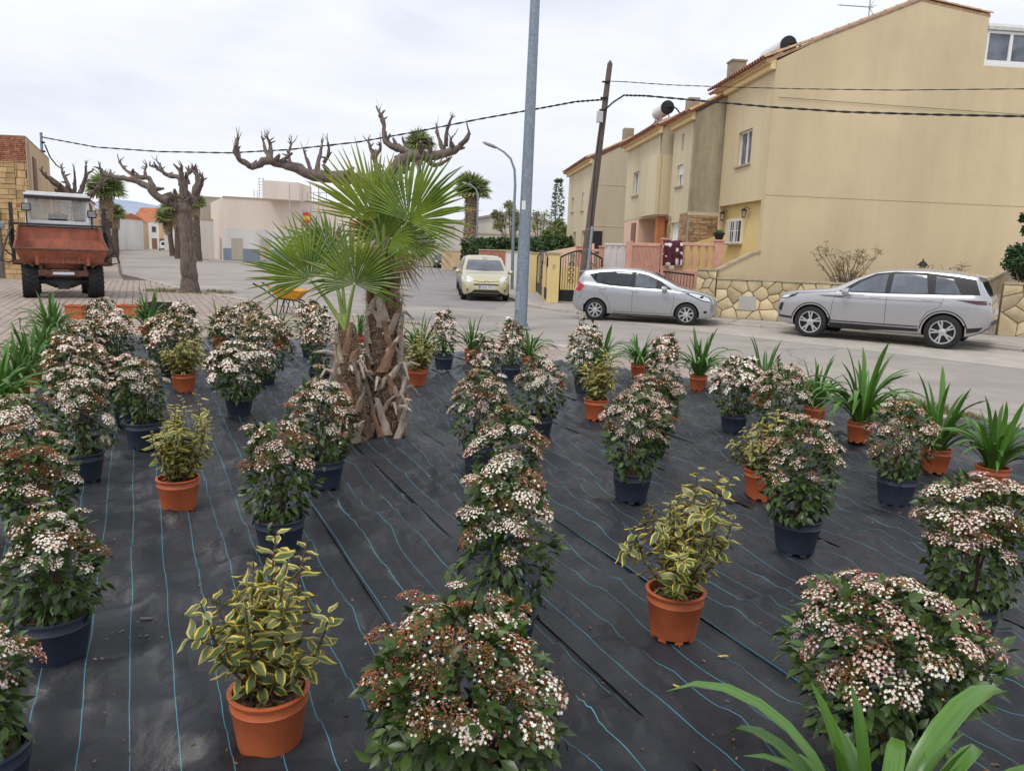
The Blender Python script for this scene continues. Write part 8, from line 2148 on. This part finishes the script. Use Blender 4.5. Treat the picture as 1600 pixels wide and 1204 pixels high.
ga, gb = G(51, 466), G(152, 463); wc = G(101, 464.5); xr = Vector((.85, .53, 0)).normalized(); tr_ = 101 / (proj(wc + xr * .5)[0] - proj(wc - xr * .5)[0]); fw = Vector((xr.y, -xr.x, 0))     # fw points towards the camera
T_ = empty('site_dumper', wc, 'orange skip dumper with white cab parked on the tiled pavement', 'dumper', rz=math.atan2(fw.y, fw.x)); ORG.pop(T_.name, None)
KD = 1.0
# local frame: x forward (to the camera), y to the dumper's left (photo right), z up
def tyre(name, c, r_, w, parent):
    mb = MB(); mb.lathe([(r_ * .55, -w * .45), (r_ * .80, -w * .5), (r_ * .95, -w * .46), (r_ * .97, -w * .2), (r_ * .97, w * .2), (r_ * .95, w * .46), (r_ * .80, w * .5), (r_ * .55, w * .45)], 30, c, axis='y', closed=True); wh = mb.build(name, m_tyre, parent, smooth=40, local=True)
    mb = MB()
    for i in range(20):
        a = i * 2 * math.pi / 20
        for sd in (-1, 1):
            aa = a + (math.pi / 20 if sd > 0 else 0); d = Vector((math.cos(aa), 0, math.sin(aa))); d2 = Vector((math.cos(aa + .22), 0, math.sin(aa + .22))); mb.bar(c + d * (r_ * .985) + Vector((0, sd * w * .03, 0)), c + d2 * (r_ * .965) + Vector((0, sd * w * .49, 0)), .055, r_ * .075, up=d)
    lg = mb.build('tread_lugs', m_tyre, wh, local=True); lg['kind'] = 'stuff'
    mb = MB(); mb.lathe([(r_ * .56, -w * .3), (r_ * .5, -w * .1), (r_ * .2, w * .05), (r_ * .18, w * .25), (.001, w * .25)], 20, c, axis='y'); mb.lathe([(r_ * .56, w * .3), (r_ * .5, w * .1), (.001, w * .05)], 20, c, axis='y'); mb.build('hub', m_rust2, wh, smooth=40, local=True)
hy = tr_ / 2
for sd in (-1, 1): tyre('front_wheel', Vector((0, sd * hy, .46)), .46, .40, T_); tyre('rear_wheel', Vector((-2.0, sd * hy * .9, .46)), .46, .36, T_)
mb = MB(); mb.tube([(0, -hy, .46), (0, -hy * .55, .46), (0, -.2, .42), (0, .2, .42), (0, hy * .55, .46), (0, hy, .46)], [.07, .08, .15, .15, .08, .07], 10); mb.box((.02, 0, .32), (.26, .30, .16)); mb.build('axle', m_steel, T_, smooth=40, local=True)
mb = MB(); mb.tube([(-2, -hy * .85, .46), (-2, hy * .85, .46)], .07, 8); mb.build('axle', m_steel, T_, local=True)
for sd in (-1, 1): mb = MB(); mb.bar((.35, sd * .36, .66), (-2.6, sd * .36, .72), .12, .18); mb.build('chassis_rail', m_steel, T_, local=True)
mb = MB(); mb.box((.42, 0, .70), (.08, 1.22, .16)); mb.build('bumper', m_rust2, T_, local=True, bevel=.01); mb = MB(); mb.box((.465, 0, .70), (.012, .52, .07)); mb.build('number_plate', m_plate, T_, local=True)
for sd in (-1, 1): mb = MB(); mb.bar((.36, sd * .54, .70), (.30, sd * .56, 1.06), .07, .07); mb.build('bracket', m_rust2, T_, local=True)
# skip: flared open bucket
w0, w1, w2 = .94, 1.16, 1.26
def loop(x0, x1, w, z0, z1): return [(x1, -w, z1), (x1, w, z1), (x0, w, z0), (x0, -w, z0)]
P0 = [(.30, -.98, .98), (.30, .98, .98), (-.75, .98, 1.0), (-.75, -.98, 1.0)]; P1 = [(.66, -1.13, 1.36), (.66, 1.13, 1.36), (-.92, 1.02, 1.62), (-.92, -1.02, 1.62)]; P2 = [(-.95, -1.0, 1.98), (-.95, 1.0, 1.98)]
mb = MB(); tk = .03
V = [Vector(p) for p in P0 + P1 + P2]
F = [(0, 1, 2, 3), (0, 1, 5, 4), (1, 2, 6, 5), (3, 0, 4, 7), (2, 3, 7, 6), (7, 6, 9, 8)]
mb.add(V, F); mb.add([Vector((-.5, -1.02, 1.96)), Vector((.0, -1.06, 1.62)), Vector(P1[0]), Vector(P1[3]), Vector(P2[0])], [(0, 1, 2, 3, 4)]); mb.add([Vector((-.5, 1.02, 1.96)), Vector((.0, 1.06, 1.62)), Vector(P1[1]), Vector(P1[2]), Vector(P2[1])], [(4, 3, 2, 1, 0)])
sk = mb.build('skip', m_skip, T_, local=True); sm = sk.modifiers.new('t', 'SOLIDIFY'); sm.thickness = tk
mb = MB(); mb.tube([P1[0], P1[1]], .025, 6); mb.tube([P1[0], (.0, -1.06, 1.62), (-.5, -1.02, 1.96), P2[0], P2[1], (-.5, 1.02, 1.96), (.0, 1.06, 1.62), P1[1]], .022, 6); mb.build('rim', m_rust2, sk, local=True)
mb = MB(); mb.box((.36, 0, 1.13), (.06, 1.30, .32)); mb.build('front_plate', m_skip, sk, local=True, bevel=.01)
for sd in (-1, 1): mb = MB(); mb.box((.42, sd * .62, 1.14), (.10, .09, .44)); mb.build('hinge_bracket', m_skip, sk, local=True, bevel=.01)
for sd in (-1, 0, 1): mb = MB(); mb.box((.41, sd * .40, 1.08), (.05, .06, .22)); mb.build('stiffener', m_skip, sk, local=True)
mb = MB(); mb.box((.41, 0, 1.24), (.05, 1.14, .05)); mb.build('stiffener', m_skip, sk, local=True)
for sd in (-1, 1):
    mb = MB(); mb.tube([(.25, sd * 1.15, .98), (.28, sd * .85, .98), (.32, sd * .7, .88)], .04, 6); mb.build('mudguard', m_rust2, T_, local=True)
# cab
cx0, cx1, cw, cz0, cz1 = -2.35, -1.15, .80, 1.05, 2.84
for px_, py_ in ((cx1, -cw), (cx1, cw), (cx0, -cw), (cx0, cw)):
    mb = MB(); mb.bar((px_, py_ * 1.04, cz0), (px_ - (.06 if px_ == cx1 else -.06), py_ * .93, cz1), .09, .09); mb.build('cab_post', m_cabw, T_, local=True, bevel=.01)
mb = MB(); mb.box(((cx0 + cx1) / 2, 0, cz1 + .05), (1.42, 1.70, .06)); mb.box(((cx0 + cx1) / 2, 0, cz1 + .11), (1.30, 1.56, .06)); mb.build('cab_roof', m_cabw, T_, local=True, bevel=.02)
mb = MB(); mb.box((cx1 + .03, 0, cz1 - .03), (.10, 1.68, .09)); mb.build('roof_visor', m_steel, T_, local=True)
mb = MB(); mb.box((cx1, 0, cz0 + .56), (.05, 1.62, 1.12)); mb.build('cab_front', m_cabw, T_, local=True)
mb = MB(); mb.box((cx0, 0, cz0 + .35), (.05, 1.62, .70)); mb.build('cab_back', m_cabw, T_, local=True)
for sd in (-1, 1): mb = MB(); mb.box(((cx0 + cx1) / 2, sd * cw, cz0 + .3), (1.15, .04, .6)); mb.build('cab_door', m_cabw, T_, local=True)
mb = MB(); mb.box((cx1 - .02, 0, 2.5), (.012, 1.44, .56)); mb.build('windscreen', m_cabg, T_, local=True); mb = MB(); mb.box((cx0 + .02, 0, 2.3), (.012, 1.44, .96)); mb.build('rear_screen', m_cabg, T_, local=True)
mb = MB(); mb.box((-1.75, 0, 2.0), (.12, .5, .75)); mb.box((-1.6, 0, 1.55), (.45, .5, .12)); mb.build('seat', m_plast, T_, local=True, bevel=.03)
mb = MB(); mb.lathe([(.17, -.015), (.185, 0), (.17, .015), (.155, 0)], 20, (-1.32, 0, 2.24), axis='x', closed=True); mb.build('steering_wheel', m_plast, T_, local=True)
mb = MB(); mb.box((-1.05, .0, 1.86), (.18, 1.70, .24)); mb.build('dash_panel', m_steel, T_, local=True, bevel=.02)
mb = MB(); mb.box((-2.7, 0, 1.05), (1.2, 1.2, .7)); mb.build('engine_cover', m_skip, T_, local=True, bevel=.05)
# side frames, hydraulics, work lamps
for sd, hh in ((-1, 2.62), (1, 2.58)):
    y = sd * 1.17
    mb = MB(); mb.bar((-.9, y, .95), (-.9, y, hh), .10, .10); mb.build('side_post', m_steel, T_, local=True)
    mb = MB(); mb.tube([(-.75, y - sd * .02, 1.05), (-.78, y + sd * .06, 1.6), (-.82, y + sd * .04, 2.1)], .035, 8); mb.build('hydraulic_ram', m_steel, T_, local=True, smooth=60)
    mb = MB(); mb.tube([(-.7, y, 1.95), (-.55, y + sd * .14, 1.6), (-.4, y + sd * .32, 1.0), (-.45, y + sd * .12, .95), (-.6, y, 1.0)], .025, 6); mb.tube([(-.45, y + sd * .2, 1.3), (-.6, y, 1.1)], .02, 6); mb.build('guard_rail', m_steel, T_, local=True)
    mb = MB(); mb.tube([(-.85, y, 1.9), (-.8, y - sd * .12, 1.75), (-.75, y + sd * .1, 1.5), (-.8, y, 1.2)], .014, 5); mb.build('hose', m_black, T_, local=True)
    mb = MB(); mb.bar((-.4, y, .95), (-1.4, y * .8, .95), .08, .12); mb.build('frame_foot', m_steel, T_, local=True)
mb = MB(); mb.bar((-.92, -1.17, 2.04), (-.92, 1.17, 2.04), .06, .06); mb.build('cross_bar', m_steel, T_, local=True)
for sd, yy in ((-1, -.80), (1, .86)):
    mb = MB(); mb.box((-1.0, yy, 2.52 - (sd > 0) * .12), (.14, .24, .22)); lp_ = mb.build('work_lamp', m_plast, T_, local=True, bevel=.02); mb = MB(); mb.box((-.926, yy, 2.52 - (sd > 0) * .12), (.01, .19, .16)); mb.build('lens', mat('lamp_lens', S(140, 142, 146), .15, scale=20, var=.3), lp_, local=True); mb = MB(); mb.tube([(-1.0, yy, 2.42), (-1.1, yy, 1.95)], .02, 6); mb.build('lamp_stem', m_plast, lp_, local=True)
mb = MB(); mb.box((-1.05, -.99, 2.54), (.06, .10, .10)); mb.build('indicator', m_orange, T_, local=True)
mb = MB(); mb.tube([(-1.0, .95, 2.36), (-.95, 1.1, 2.46), (-.9, 1.28, 2.48)], .02, 6); mb.build('lamp_bracket', m_alu, T_, local=True)
mb = MB(); mb.box((-.85, -1.42, 1.98), (.12, .16, .18)); mb.build('mirror_head', m_alu, T_, local=True, bevel=.03)

# ---------------------------------------------------------------- yellow wheelbarrow
wb = G(452, 491); B_ = empty('wheelbarrow', wb, 'yellow wheelbarrow with black legs standing on the paving behind the plants', 'wheelbarrow', rz=R(-4)); ORG.pop(B_.name, None)
m_yel = mat('barrow_yellow', S(226, 168, 44), .5, scale=6, c2=S(196, 138, 36))
mb = MB(); t0_ = [(-.42, -.30, .66), (.44, -.30, .60), (.44, .30, .60), (-.42, .30, .66)]; b0_ = [(-.22, -.17, .40), (.20, -.17, .36), (.20, .17, .36), (-.22, .17, .40)]
mb.add(b0_ + t0_, [(0, 1, 2, 3), (0, 1, 5, 4), (1, 2, 6, 5), (2, 3, 7, 6), (3, 0, 4, 7)]); tr2 = mb.build('tray', m_yel, B_, local=True); sm = tr2.modifiers.new('t', 'SOLIDIFY'); sm.thickness = .008
mb = MB(); mb.tube(t0_ + [t0_[0]], .014, 6); mb.build('tray_rim', m_yel, tr2, local=True)
for sd in (-1, 1):
    mb = MB(); mb.tube([(.62, sd * .07, .2), (.25, sd * .18, .36), (-.25, sd * .22, .40), (-.55, sd * .26, .62), (-.78, sd * .28, .74)], .017, 7); mb.build('handle', m_iron, B_, local=True, smooth=60); mb = MB(); mb.tube([(-.66, sd * .27, .675), (-.80, sd * .285, .745)], .023, 8); mb.build('grip', m_black, B_, local=True)
    mb = MB(); mb.tube([(-.05, sd * .21, .39), (-.16, sd * .23, 0.01), (-.24, sd * .235, 0.01), (-.20, sd * .22, .40)], .014, 6); mb.build('leg', m_iron, B_, local=True); mb = MB(); mb.tube([(-.02, sd * .2, .38), (.15, sd * .2, .06), (.2, sd * .19, .36)], .012, 6); mb.build('brace', m_iron, B_, local=True)
mb = MB(); mb.lathe([(.10, -.035), (.165, -.045), (.19, -.02), (.19, .02), (.165, .045), (.10, .035)], 24, (.60, 0, .19), axis='y', closed=True); wv_ = mb.build('wheel', m_tyre, B_, smooth=40, local=True)
mb = MB(); mb.lathe([(.001, .03), (.03, .03), (.05, .012), (.105, .02), (.105, -.02), (.05, -.012), (.03, -.03), (.001, -.03)], 20, (.60, 0, .19), axis='y'); mb.build('rim', m_yel, wv_, smooth=40, local=True)
